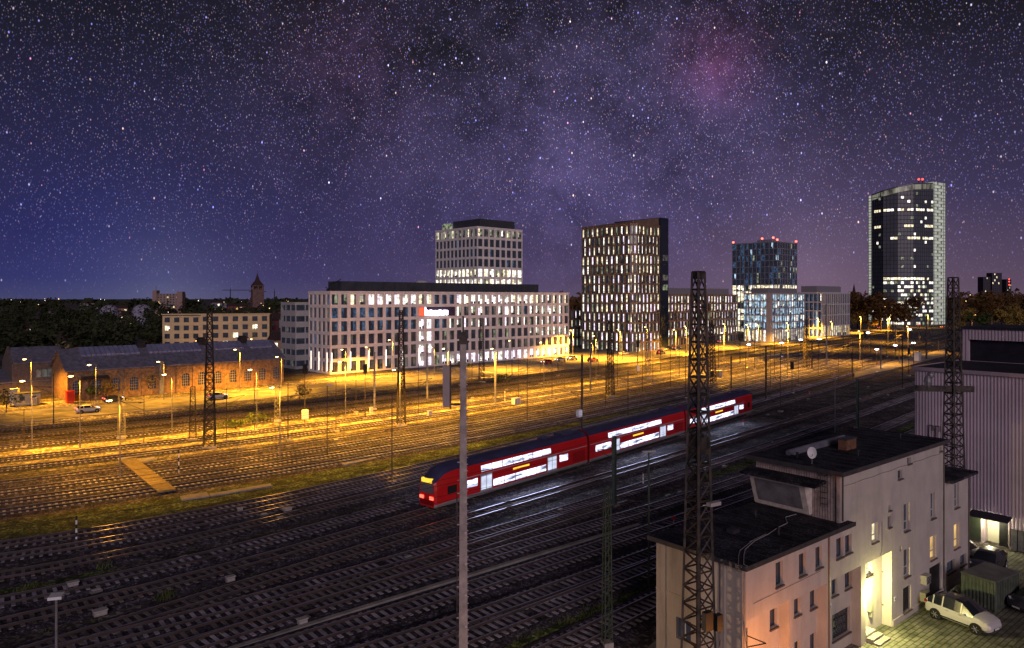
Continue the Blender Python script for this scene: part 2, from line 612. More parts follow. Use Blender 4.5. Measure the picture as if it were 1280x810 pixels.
# ------------------------------------------------------------------ railway tracks
TR = [
    # traced points, material of sleepers, label
    ([(0, 539), (240, 518), (460, 494), (640, 472), (800, 453), (930, 437), (1060, 421), (1160, 408.5)], 0, 'dark siding track closest to the road'),
    ([(0, 549), (240, 526), (460, 502), (640, 479), (800, 459), (930, 441), (1060, 424), (1160, 410)], 0, 'second dark siding track from the road'),
    ([(0, 561), (240, 536), (460, 511), (640, 488), (800, 465), (930, 446), (1060, 427), (1160, 411.5)], 1, 'third siding track from the road, bordering the pale gravel'),
    ([(0, 577), (240, 549), (460, 523), (640, 499), (800, 474), (930, 451), (1060, 430), (1160, 413)], 1, 'fourth track from the road, in lamp-lit pale gravel'),
    ([(0, 589), (240, 560.5), (460, 532), (640, 506), (800, 480), (930, 455), (1060, 432), (1160, 414.5)], 1, 'fifth track from the road, under the big lattice masts'),
    ([(0, 607.5), (240, 573), (460, 544.4), (640, 517), (800, 488), (930, 459), (1060, 435), (1160, 416.5)], 0, 'sixth track from the road, first one crossed by the timber path'),
    ([(0, 619), (240, 584), (460, 553), (640, 526), (800, 496), (930, 464), (1060, 438), (1160, 418.5)], 1, 'seventh track from the road, second one crossed by the timber path'),
    ([(0, 631), (240, 595.4), (460, 562), (640, 535), (800, 503), (930, 469), (1060, 441), (1160, 421)], 1, 'eighth track from the road, third one crossed by the timber path'),
    ([(0, 644), (240, 605), (460, 571.6), (640, 544), (800, 510), (930, 474), (1060, 445), (1160, 424)], 1, 'ninth track from the road, beside the long grass strip'),
    ([(0, 685), (240, 642), (460, 600.6), (640, 560), (800, 519), (930, 481), (1060, 450), (1160, 428)], 1, 'fourth track beyond the one the red train runs on'),
    ([(0, 701), (240, 657), (460, 610), (640, 567), (800, 524), (930, 486), (1060, 455), (1160, 433)], 1, 'third track beyond the one the red train runs on'),
    ([(0, 724), (240, 674.6), (460, 622), (640, 577), (800, 532), (930, 493), (1060, 462), (1160, 440)], 0, 'second track beyond the one the red train runs on'),
    ([(0, 757), (240, 699), (460, 644), (600, 608), (740, 566), (900, 514), (1000, 482), (1160, 443)], 1, 'first track beyond the one the red train runs on'),
    ([(0, 785), (240, 722), (460, 665), (545, 640), (740, 580), (862, 541), (932, 518), (1000, 496), (1100, 466), (1160, 449)], 0, 'track carrying the red train'),
    ([(220, 762), (460, 689), (598, 644), (830, 577), (900, 554), (1060, 504), (1160, 475)], 0, 'first track in front of the red train, lit blue by its windows'),
    ([(0, 838), (220, 777), (460, 714), (588, 679), (830, 601), (900, 577), (1060, 522), (1160, 490)], 1, 'second track in front of the red train, beyond a weedy strip'),
    ([(220, 803), (460, 729), (588, 689), (700, 655), (790, 622)], 0, 'dark diverging track joining the second track in front of the train'),
    ([(283, 798), (460, 742), (588, 703), (840, 631), (900, 610), (1060, 553), (1160, 512)], 1, 'third track in front of the red train'),
    ([(371, 806), (460, 779), (588, 737), (840, 657), (1000, 597), (1160, 536)], 1, 'track just in front of the cable trough'),
    ([(480, 812), (588, 776), (824, 693), (1000, 622), (1160, 557)], 1, 'near track passing behind the green lattice mast, farther of a close pair'),
    ([(500, 833), (588, 801), (824, 707), (1000, 637), (1160, 574)], 1, 'near track passing behind the green lattice mast, nearer of a close pair'),
    ([(640, 843), (715, 807), (824, 753), (1000, 668)], 1, 'nearest track, curving in beside the pale house wall'),
]
TRACKLINES = []
for ti, (pts, wood, lab) in enumerate(TR):
    u0 = -130 if pts[0][0] <= 0 else pts[0][0] - (200 if pts[0][0] > 200 else 130)
    u1 = pts[-1][0] + (70 if pts[-1][0] > 1100 else 0)
    deg = 3 if len(pts) > 5 else 2
    line = ground_line(pts, u0, u1, deg, step=2.6)
    TRACKLINES.append(line)
    root = empty('railway_track', (0, 0, 0), 0, lab, 'railway track', 'railway tracks of the yard')
    far = ti < 9
    b = MB()
    # ballast bed: low trapezoid
    A = offset(line, -2.1); B = offset(line, -1.55); C = offset(line, 1.55); D = offset(line, 2.1)
    zb = 0.16 + 0.0015 * ti; k = len(b.v)
    for i in range(len(line)):
        b.v += [(*A[i], 0.0), (*B[i], zb), (*C[i], zb), (*D[i], 0.0)]
    for i in range(len(line) - 1):
        q = k + 4 * i
        for j in range(3):
            b.f.append((q + j, q + j + 1, q + 5 + j, q + 4 + j)); b.m.append(0)
    b.build('ballast', M_ballast_dark if ti in (0, 1, 2) else M_ballast, root)
    # sleepers
    fine = ground_line(pts, u0, u1, deg, step=0.65)
    sb = MB()
    rnd = random.Random(ti)
    for i in range(1, len(fine) - 1):
        p = fine[i]
        if p.y > 260: continue
        if rnd.random() < 0.015: continue
        t = (fine[i + 1] - fine[i - 1]).normalized(); nrm = Vector((-t.y, t.x))
        hw = 0.13; hl = 1.3 + rnd.uniform(-0.04, 0.04)
        z1 = zb + (0.05 if not wood else 0.035) + rnd.uniform(-.012, .006)
        q = [p - t * hw - nrm * hl, p + t * hw - nrm * hl, p + t * hw + nrm * hl, p - t * hw + nrm * hl]
        sb.hexa([(*a, zb - 0.02) for a in q] + [(*a, z1) for a in q], 0)
    conc = wood
    sb.build('sleepers', M_sleeper if conc else M_sleeper_w, root)
    for sgn in (-1, 1):
        rb = MB()
        c = 0.7525 * sgn
        bar(rb, line, c - 0.07, c + 0.07, zb + 0.03, zb + 0.075, 0)
        bar(rb, line, c - 0.042, c + 0.042, zb + 0.075, zb + 0.20, 0, 1)
        rb.build('rail', [M_rail, M_railtop], root)

# cable troughs
for pts, w, lab in (([(200, 842), (310, 808), (460, 760), (588, 720), (700, 687), (800, 657)], 0.35, 'long concrete cable trough between the near tracks'),
                    ([(786, 842), (824, 806), (846, 786)], 0.45, 'short concrete cable trough beside the nearest track')):
    b = MB(); line = ground_line(pts, pts[0][0], pts[-1][0], 2, 1.0)
    bar(b, line, -w / 2, w / 2, 0.0, 0.17)
    for i in range(0, len(line) - 1):
        bar(b, [line[i].lerp(line[i + 1], .02), line[i].lerp(line[i + 1], .96)], -w / 2 - .03, w / 2 + .03, 0.175, 0.215)
    tag(b.build('cable_trough', M_conc2), lab, 'cable trough')
# timber crossing path
b = MB()
pp = [(163, 578), (177, 590), (190, 602), (205, 616)]
PA = G(160, 577).xy; PB = G(209, 617).xy
d = (PB - PA); L = d.length; d.normalize(); n_ = Vector((-d.y, d.x))
k = 0.0
while k < L:
    a = PA + d * k; c = PA + d * min(L, k + 0.42)
    q = [a - n_ * .95, c - n_ * .95, c + n_ * .95, a + n_ * .95]
    b.hexa([(*p, 0.2) for p in q] + [(*p, 0.375 + random.uniform(-.01, .01)) for p in q])
    k += 0.46
tag(b.build('timber_crossing', mat('timber_deck', (0.22, 0.17, 0.09), 0.85, var=0.3, scale=2)), 'straight timber crossing laid over four tracks', 'crossing')
# concrete slabs lying in the yard
for q, lab in (([(225, 622), (228, 627), (262, 622), (258, 617)], 'pale concrete slab lying by the grass strip'),
               ([(262, 619), (264, 622), (340, 609), (338, 606)], 'long low rusty platform strip next to the pale slab'),
               ([(145, 573), (148, 576), (222, 564), (221, 561.5)], 'low wooden loading edge at the head of the timber crossing'),
               ([(165, 577), (168, 580), (196, 575), (192, 572.5)], 'small pale slab at the head of the timber crossing'),
               ([(424, 580), (430, 582.5), (470, 574), (466, 571)], 'grey slab beside the ninth track')):
    b = MB()
    b.prism([G(u, v).xy for u, v in reversed(q)], 0.0, 0.18)
    tag(b.build('concrete_slab', M_conc2), lab, 'slab')


# ------------------------------------------------------------------ windows and facades
WD = emit('window_dark', (0.05, 0.06, 0.10), 0.25, False, 0.6, 0.5)  # dark panes carry a faint bluish glow, though no room is lit
WB = emit('window_blue', (0.10, 0.22, 0.42), 0.36, False, 1.3, 0.9)
WW = emit('window_white', (1.0, 0.93, 0.80), 1.9, False, 0.9, 0.6, (1, 1, 1.6))
WY = emit('window_warm', (1.0, 0.86, 0.56), 1.5, False, 0.6, 0.7, (1, 1, 1.6))
WP = emit('window_pink', (1.0, 0.83, 1.0), 1.6, False, 0.5, 0.45, (1, 1, 1.6))
WG = emit('window_green', (0.62, 0.72, 0.45), 0.42, False, 0.7, 0.9)
WM = emit('window_dim', (0.5, 0.48, 0.42), 0.16, False, 0.7, 0.8)
WC = emit('window_cool', (0.55, 0.80, 1.0), 0.95, False, 0.5, 0.8)
WO = emit('window_amber', (1.0, 0.62, 0.18), 0.9, False, 0.5, 0.5)
WMATS = [WD, WB, WW, WY, WP, WG, WM, WC, WO]
D_, B_, W_, Y_, P_, G_, M_, C_, O_ = range(9)
M_frame = mat('window_frame', (0.05, 0.05, 0.05), 0.5, var=0)
M_blind = emit('window_blind', (1.0, 0.9, 0.75), 0.42, False)


class Build:
    """collects the facades of one building, then makes wall + windows"""

    def __init__(self, name, label, cat, origin, rz, wallmat, group=None):
        self.root = empty(name, origin, rz, label, cat, group)
        self.wall = MB(); self.wins = []; self.wm = wallmat

    def facade(self, fr, L, z0, z1, nc, nr, pat, pier=0.28, span=0.28, depth=0.35, edge=None, split=0.5, a_off=0.0, core=True):
        """grid facade: spandrels run through, piers butt between them"""
        cw = L / nc; fh = (z1 - z0) / nr
        pw = cw * pier; sh = fh * span
        w = self.wall
        for j in range(nr + 1):
            lo = z0 + j * fh - (sh / 2 if j else 0); hi = z0 + j * fh + (sh / 2 if j < nr else 0)
            w.obox(fr, a_off, a_off + L, -depth, 0, lo, hi)
        for j in range(nr):
            a_ = z0 + j * fh + sh / 2; b_ = z0 + (j + 1) * fh - sh / 2
            for i in range(nc + 1):
                c = a_off + i * cw
                w.obox(fr, c - (pw / 2 if i else 0), c + (pw / 2 if i < nc else 0), -depth, 0, a_, b_)
            for i in range(nc):
                r = pat(i, j)
                if r is None: continue
                self.wins.append((fr, a_off + i * cw + pw / 2, a_off + (i + 1) * cw - pw / 2, a_, b_, depth, r, split))

    def window(self, mb, wdef):
        fr, q0, q1, a_, b_, depth, r, split = wdef
        ma, mb_ = r[0], r[1]
        sp = r[2] if len(r) > 2 else split
        m = q0 + (q1 - q0) * sp
        o1 = -depth * 0.72; o0 = -depth - 0.05
        t = min(0.07, (q1 - q0) * .07)
        mb.obox(fr, q0, m, o0, o1, a_, b_, ma)
        mb.obox(fr, m, q1, o0, o1 + 0.004, a_, b_, mb_)
        mb.obox(fr, m - t / 2, m + t / 2, o1, o1 + 0.05, a_, b_, 9)
        for (x0_, x1_, mm_, oo) in ((q0 + t, m - t / 2, ma, 0), (m + t / 2, q1 - t, mb_, .004)):
            if mm_ in (W_, Y_, P_, C_, G_):
                k = rwin.random(); hh_ = b_ - a_
                if k < .22: mb.obox(fr, x0_, x1_, o1 + oo + .001, o1 + oo + .012, b_ - hh_ * rwin.uniform(.15, .55), b_, 10)     # half-drawn blind
                if rwin.random() < .4: mb.obox(fr, x0_ + (x1_ - x0_) * rwin.uniform(0, .5), x1_, o1 + oo + .001, o1 + oo + .014, a_, a_ + hh_ * rwin.uniform(.1, .34), 9)   # furniture against the light
                if rwin.random() < .35: mb.obox(fr, x0_, x1_, o1 + oo + .001, o1 + oo + .016, b_ - hh_ * .10, b_ - hh_ * .05, 9)
        mb.obox(fr, q0, q0 + t, o1, o1 + 0.05, a_, b_, 9)
        mb.obox(fr, q1 - t, q1, o1, o1 + 0.05, a_, b_, 9)

    def finish(self, cap=100):
        w = self.wall.build('wall', self.wm, self.root)
        mats = WMATS + [M_frame, M_blind]
        mw_ = self.root.matrix_basis
        def key(d):
            fr, q0, q1, a_, b_, depth, r, sp = d
            lit = r[0] not in (D_, B_, M_) or r[1] not in (D_, B_, M_)
            return (0 if lit else 1, fr[0][1] + q0 * 0.3)
        ws = sorted(self.wins, key=key)
        for d in ws[:cap]:
            mb = MB(); self.window(mb, d)
            mb.build('window', mats, self.root)
        if len(ws) > cap:
            mb = MB()
            for d in ws[cap:]: self.window(mb, d)
            o = mb.build('window', mats, self.root)
            o['kind'] = 'stuff'
        return self.root


UX, UY = 0.7311, 0.6822
RZ = math.atan2(UY, UX)
FRONT = ((0, 0), (1, 0), (0, -1))


def LEFT(): return ((-.012, .012), (0, 1), (-1, 0))


rw = random.Random(21); rwin = random.Random(99)


def pick(ch):
    t = sum(c[1] for c in ch); x = rw.random() * t
    for c, w in ch:
        x -= w
        if x <= 0: return c
    return ch[-1][0]


# ---- long beige office (A)
cA = G(412.7, 468)
M_beige = mat('beige_stone', (0.78, 0.72, 0.68), 0.85, var=0.12, scale=0.4)
LA = 101.0; DA = 13.0; HA = 23.4
A = Build('office_building', 'long six-storey beige office block with bright sign and lit windows', 'office building', (cA.x, cA.y, 0), RZ, M_beige)


def patA(i, j):
    if j == 4 and 10 <= i <= 14: return None        # the illuminated sign is here
    if j == 5:
        if i < 2: return (D_, G_)
        if 12 <= i <= 14: return (B_, D_)
        return pick([((P_, W_), 3), ((W_, W_), 4), ((W_, Y_), 5), ((Y_, M_, .7), 2)]) if i < 28 else pick([((Y_, M_), 2), ((W_, M_), 3), ((W_, G_), 1)])
    if j == 4:
        if i < 10: return pick([((B_, D_), 3), ((B_, B_), 3), ((D_, B_), 2)])
        return pick([((W_, M_, .6), 3), ((D_, M_), 3), ((W_, G_), 2), ((P_, W_), 1.5), ((B_, D_), 1)])
    if j == 3:
        if i in (10, 11): return (W_, P_)
        if i < 14: return pick([((B_, D_), 3), ((D_, B_), 2)])
        return pick([((W_, M_, .4), 3), ((G_, D_), 2), ((D_, D_), 1), ((P_, M_), 1.5)])
    if j == 2:
        if i in (10, 11): return (W_, P_)
        if i > 25: return pick([((W_, G_), 3), ((W_, M_), 3)])
        return pick([((D_, D_), 4), ((D_, G_), 2), ((M_, D_), 1)])
    if j == 1:
        if i in (10, 11): return (W_, P_)
        return pick([((D_, D_), 5), ((D_, M_), 2)])
    if i in (10, 11): return (P_, P_)
    if i < 13: return (D_, M_) if i != 12 else (M_, G_)
    return pick([((P_, P_), 5), ((P_, W_), 4), ((W_, M_), 1)])


A.facade(FRONT, LA, 0, HA, 33, 6, patA, pier=0.34, span=0.24, depth=0.5)
A.facade(LEFT(), DA, 0, HA, 5, 6, lambda i, j: pick([((D_, D_), 4), ((D_, M_), 1), ((D_, B_), 1)]), pier=0.34, span=0.24, depth=0.5)
A.wall.box(0.52, LA - .02, 0.52, DA - .02, 0.0, HA - 0.4)
A.wall.box(-0.1, LA + 0.1, -0.1, DA + .1, HA + .02, HA + 0.5)
A.wall.box(LA - .5, LA, 0.0, DA, 0, HA)
rA = A.finish()
b = MB(); b.box(6, LA - 12, 4.5, DA - 1, HA + 0.5, HA + 3.5)
for k in range(40): b.box(6.5 + k * 2.05, 6.62 + k * 2.05, 4.42, 4.5, HA + .6, HA + 3.4)
b.box(30, 33, 4.3, 4.5, HA + 1.4, HA + 2.9, 0); b.box(55, 57, 4.3, 4.5, HA + 1.4, HA + 2.9, 0)
b.build('penthouse', mat('dark_cladding', (0.045, 0.05, 0.058), 0.6, var=0.2, scale=0.5), rA)
b = MB(); b.tube((1.5, 3, HA + .5), (1.5, 3, HA + 2.2), .1); b.tube((1.5, 3, HA + 2.2), (5.2, 3, HA + 4.0), .12); b.tube((1.5, 3, HA + 1.0), (0.2, 3, HA + 1.6), .12); b.box(0.8, 2.4, 2.4, 3.6, HA + .5, HA + 1.1)
b.build('window_cleaning_crane', M_darkmetal, rA)
b = MB(); b.ball((38, 8, HA + 3.5), 2.2, 2.2, 0.9, 12, 6, zmin=0); b.build('roof_dome', mat('milky_dome', (0.5, 0.5, 0.5), .5, var=0), rA)
# sign: red block and glowing white lettering on a dark panel
cw = LA / 33
b = MB(); b.box(10 * cw + .55, 15 * cw - .3, -.02, 0.6, HA / 6 * 4 + .5, HA / 6 * 5 - .5)
sgn = b.build('sign_panel', mat('sign_back', (0.05, 0.04, 0.09), .6, var=0), rA)
b = MB(); b.box(10 * cw + .6, 10 * cw + 2.4, -.25, -.03, HA / 6 * 4 + .6, HA / 6 * 5 - .6)
b.build('sign_emblem', emit('sign_red', (1.0, 0.12, 0.05), 1.3, False), sgn)
b = MB(); x = 10 * cw + 2.75; zb_ = HA / 6 * 4 + 0.75
rs = random.Random(3)
hs = [2.5, 1.55, 1.7, 1.5, 1.55, 1.5, 1.7, 1.5, 1.6, 1.55]
for i, hh in enumerate(hs):
    w_ = 0.92
    # rounded glowing letter bodies, too overexposed in the photo to read
    b.box(x, x + .3, -.3, -.05, zb_, zb_ + hh)
    b.box(x + .3, x + w_ - .1, -.3, -.05, zb_ + hh - .45 if i else zb_ + 1.3, zb_ + hh if i else zb_ + 1.75)
    if i % 2: b.box(x + w_ - .34, x + w_ - .1, -.3, -.05, zb_, zb_ + hh - .45)
    b.box(x + .3, x + w_ - .34, -.3, -.05, zb_, zb_ + .4)
    b.box(x + .3, x + w_ - .34, -.28, -.05, zb_ + .55, zb_ + .85)
    x += w_
b.build('sign_lettering', emit('sign_white', (1.0, 0.93, 1.0), 6.0, True), sgn)
# ground floor wall-washer lamps
b = MB()
for i in range(0, 6):
    b.box(i * 2 * cw - .12 + .5, i * 2 * cw + .12 + .5, -.14, -.02, 1.2, 6.2)
for i in range(3):
    b.box(-.14, -.02, 1.5 + i * 4.8, 1.75 + i * 4.8, .8, 6.2)
b.build('light_strip', emit('facade_strip', (1, .86, .72), 2.2, False), rA)

# lower wing at its left
cW = Vector((cA.x - 0.6822 * 14, cA.y + 0.7311 * 14))
A2 = Build('office_wing', 'narrow white office wing with horizontal window bands, left of the long beige block', 'office building', (cW.x - UX * 6.5, cW.y - UY * 6.5 + 9, 0), RZ, mat('pale_render', (0.42, 0.41, 0.40), .8, var=.1))
A2.facade(FRONT, 13, 0, 20.6, 4, 6, lambda i, j: pick([((D_, D_), 4), ((D_, M_), 1)]), pier=.10, span=.5, depth=.3)
A2.facade(LEFT(), 10, 0, 20.6, 3, 6, lambda i, j: pick([((D_, D_), 4), ((D_, M_), 1)]), pier=.10, span=.5, depth=.3)
A2.wall.box(.32, 12.98, .32, 10, 0, 20.4)
A2.finish()

# ---- tower behind (B)
M_beige2 = mat('beige_stone_tower', (0.76, 0.72, 0.68), 0.85, var=0.12, scale=0.4)
YB = 318.0
cB = at(596.8, YB)
B = Build('office_tower', 'pale stone office tower behind the long beige block, lower storeys all lit', 'office tower', (cB.x, cB.y, 0), RZ, M_beige2)
HB = zat(284, YB)


def patB(i, j, n=12):
    if j == n - 1: return pick([((G_, M_), 3), ((W_, M_), 2), ((Y_, G_), 2), ((D_, M_), 1)])
    if j >= n - 4: return pick([((D_, D_), 6), ((B_, D_), 1)])
    return pick([((W_, W_), 2), ((Y_, W_), 4), ((G_, Y_), 2), ((P_, W_), 1)])


B.facade(FRONT, 27.2, HB * 0.0, HB, 8, 12, patB, pier=.26, span=.24, depth=.5)
B.facade(LEFT(), 30.2, 0, HB, 11, 12, patB, pier=.26, span=.24, depth=.5)
B.wall.box(.52, 27.1, .52, 30.1, 0, HB - .3)
B.wall.box(-.1, 27.3, -.1, 30.3, HB + .01, HB + .5)
rB = B.finish()
b = MB(); b.box(4, 25, 3, 22, HB + .5, HB + 4.3); b.tube((6, 5, HB + 4.3), (6, 5, HB + 6), .1)
b.build('penthouse', MATS['dark_cladding'], rB)
b = MB(); b.box(1.5, 4.0, 22.5, 27, HB + .5, HB + 3.4); b.build('lit_stairhead', WG, rB)


# ---- dark tower with narrow windows (C)
M_bronze = mat('bronze_fins', (0.19, 0.135, 0.10), 0.6, metal=.2, var=.2, scale=.5)
cC = G(793, 441)
HC = zat(280.5, cC.y)
Cb = Build('office_tower', 'dark bronze office tower with narrow staggered windows and slanting black crown', 'office tower', (cC.x, cC.y, 0), RZ, M_bronze)


def patC(i, j):
    lit = pick([(Y_, 3), (P_, 2.2 if j < 8 else 1), (W_, 2), (G_, 1.6), (M_, .5)])
    return (lit, D_, .44) if (j // 2) % 2 else (D_, lit, .56)


# faces: left 28 m, chamfered corner, front 17 m
ch = 2.2
frF = ((ch, 0), (1, 0), (0, -1)); frL = ((0, ch), (0, 1), (-1, 0))
frC = ((0, ch), (0.7071, -0.7071), (-0.7071, -0.7071))
Cb.facade(frF, 17.1 - ch, 0, HC, 6, 13, patC, pier=.30, span=.20, depth=.45)
Cb.facade(frL, 28 - ch, 0, HC, 10, 13, patC, pier=.30, span=.20, depth=.45)
Cb.facade(frC, ch * 1.4142, 0, HC, 2, 13, patC, pier=.30, span=.20, depth=.45)
Cb.wall.prism([(ch + .2, .5), (17.1, .5), (17.1, 28), (.5, 28), (.5, ch + .2)], 0, HC - .2)
Cb.wall.prism([(ch, -.1), (17.1, -.1), (17.1, 28.1), (-.1, 28.1), (-.1, ch)], HC + .01, HC + .7)
# slanting crown parapet
Cb.wall.hexa([(.6, .5, HC + .7), (17, .5, HC + .7), (17, 27.5, HC + .7), (.6, 27.5, HC + .7), (.6, .5, HC + 1.6), (17, .5, HC + 3.8), (17, 27.5, HC + 1.4), (.6, 27.5, HC + .9)])
# lower podium to the left
rC = Cb.finish()
b = MB(); b.box(17.2, 22.6, -.4, 24, 0, HC + 4.0)
for k in range(14): b.box(17.1, 22.7, -.48, -.4, k * 4.1 + 1, k * 4.1 + 1.12)
b.build('stair_core', mat('black_glass', (0.012, 0.02, 0.032), .12, var=0, spec=.6), rC)
b = MB()
for j, mi in ((6, 5), (7, 6), (9, 6)): b.box(18.5, 22.0, -.52, -.49, j * 4.1 + .5, j * 4.1 + 2.8, mi)
b.build('core_window', WMATS, rC)

# podium left of tower C, between A and C
cP = G(704, 440)
P1 = Build('office_podium', 'low bronze-clad block with lamp-lit fins between the beige block and the dark tower', 'office building', (cP.x, cP.y + 26, 0), RZ, M_bronze)
P1.facade(FRONT, 26, 0, 16.5, 10, 4, patC, pier=.32, span=.24, depth=.4)
P1.wall.box(.1, 26, .45, 14, 0, 16.4)
P1.finish()

# ---- low brown block (D)
cD = G(834, 433.5)
Db = Build('office_building', 'low brown block with narrow lit windows and one square green-lit opening', 'office building', (cD.x, cD.y, 0), RZ, M_bronze)
HD = zat(369, cD.y)
LD = (G(931, 427).xy - cD.xy).length


def patD(i, j):
    if i in (11, 12, 13) and j in (3, 4): return None
    lit = pick([(Y_, 3), (P_, 2.5), (W_, 2), (G_, 1), (D_, .5)])
    if j == 0: lit = pick([(O_, 1), (D_, 2), (Y_, 1)])
    return (lit, D_, .45) if (j // 2) % 2 else (D_, lit, .55)


Db.facade(FRONT, LD, 0, HD, 24, 6, patD, pier=.34, span=.22, depth=.4)
Db.wall.box(0, LD, .45, 16, 0, HD - .2)
Db.wall.box(0, LD + .1, -.1, 16, HD + .01, HD + .5)
rD = Db.finish()
b = MB(); b.box(2, LD - 3, 3.5, 14, HD + .5, HD + 3.4)
b.build('penthouse', mat('grey_penthouse', (.22, .21, .23), .7, var=.15), rD)
b = MB(); b.box(11 * LD / 24 + .3, 14 * LD / 24 - .2, .38, .44, HD / 6 * 3 + .3, HD / 6 * 5 - .3, 0)
o = b.build('lobby_opening', MATS['black_glass'], rD)
b = MB(); b.box(11 * LD / 24 + .5, 14 * LD / 24 - .4, .30, .37, HD / 6 * 3 + .4, HD / 6 * 4 - .6, 0)
b.build('lobby_light', WG, o)

# ---- blue-lit glass block (E)
cE = G(963, 428)
HE = zat(367.3, cE.y)
M_grey = mat('grey_stone', (0.32, 0.31, 0.33), .8, var=.12)
Eb = Build('office_building', 'glass office block glowing blue-white with a blank grey corner pier', 'office building', (cE.x, cE.y, 0), RZ, M_grey)


def patE(i, j):
    return pick([((C_, C_), 5), ((C_, W_), 2), ((B_, C_), 2), ((C_, B_), 1.2)])


def patE0(i, j): return (W_, W_) if i % 2 == 0 else (O_, Y_)


z0E = HE * .26
Eb.facade(((2.2, 0), (1, 0), (0, -1)), 34.5, z0E, HE, 14, 5, patE, pier=.16, span=.16, depth=.35)
Eb.facade(((-.012, 2.2), (0, 1), (-1, 0)), 12.2, z0E, HE, 8, 5, patE, pier=.10, span=.16, depth=.35)
Eb.facade(((2.2, 0), (1, 0), (0, -1)), 34.5, 0, z0E, 14, 1, patE0, pier=.3, span=.10, depth=.9)
Eb.facade(((-.012, 2.2), (0, 1), (-1, 0)), 12.2, 0, z0E, 6, 1, patE0, pier=.3, span=.10, depth=.9)
Eb.wall.prism([(0, 0), (2.2, 0), (2.2, 2.2), (0, 2.2)], 0, HE)
Eb.wall.box(1.0, 36.6, 1.0, 14.3, 0, HE - .1)
Eb.wall.box(-.1, 36.9, -.1, 14.5, HE + .01, HE + .5)
rE = Eb.finish()
b = MB(); b.box(5, 36, 4, 13, HE + .5, HE + 3.0); b.build('penthouse', MATS['grey_penthouse'], rE)

# ---- white fin block (F)
cF = G(1027.8, 421.5)
HF = zat(366.7, cF.y)
M_wfin = mat('white_fins', (0.52, 0.51, 0.52), .7, var=.08)
Fb = Build('office_building', 'white-framed office block with tall slim fins beside the trees', 'office building', (cF.x, cF.y, 0), RZ, M_wfin)


def patF(i, j):
    if j == 0: return pick([((O_, Y_), 2), ((D_, Y_), 1), ((M_, O_), 1)])
    return pick([((D_, D_), 4), ((D_, M_), 2), ((O_, D_), .5), ((B_, D_), 1)])


def patFl(i, j):
    return pick([((C_, B_), 2), ((B_, D_), 3), ((W_, D_), 1)])


Fb.facade(FRONT, 37, 0, HF, 15, 4, patF, pier=.26, span=.10, depth=.5)
Fb.facade(LEFT(), 10, 0, HF, 4, 5, patFl, pier=.14, span=.12, depth=.5)
Fb.wall.box(.52, 37, .52, 14, 0, HF - .2)
Fb.wall.box(-.2, 37.2, -.2, 14, HF + .01, HF + .7)
rF = Fb.finish()
b = MB(); b.box(2, 34, 4, 13, HF + .7, HF + 4.2); b.build('penthouse', MATS['grey_penthouse'], rF)

# ---- tower with red lamps (G)
YG = 450.0
cG = at(972, YG)
HG = zat(302.5, YG)
Gb = Build('office_tower', 'slim grid-fronted tower with red aviation lamps on its roof corners', 'office tower', (cG.x, cG.y, 0), RZ, mat('grid_steel', (.26, .27, .32), .6, metal=.2, var=.1))


def patG(i, j):
    if j <= 7: return pick([((Y_, Y_), 4), ((W_, Y_), 3), ((D_, M_), 1)])
    return pick([((D_, D_), 6), ((B_, D_), 2.5), ((C_, D_), 1.2), ((D_, G_), 1), ((B_, B_), 1)])


Gb.facade(FRONT, 26, 0, HG, 8, 15, patG, pier=.14, span=.10, depth=.4)
Gb.facade(LEFT(), 31, 0, HG, 11, 15, patG, pier=.12, span=.10, depth=.4)
Gb.wall.box(.42, 26, .42, 31, 0, HG - .2)
Gb.wall.box(-.1, 26.1, -.1, 31.1, HG + .01, HG + .5)
Gb.wall.box(8, 15, 8, 18, HG + .5, HG + 2.6)
rG = Gb.finish()
for (x, y, z) in ((.5, .5, HG + 1.0), (25.5, .5, HG + 1.2), (.5, 30.5, HG + 1.0), (12, 9, HG + 3.4), (9, 15, HG + 3.0)):
    b = MB(); b.tube((x, y, HG + .5), (x, y, z), .12); b.ball((x, y, z + .5), .65, .65, .65, mi=1)
    b.build('aviation_lamp', [M_steel, E_red], rG, True)

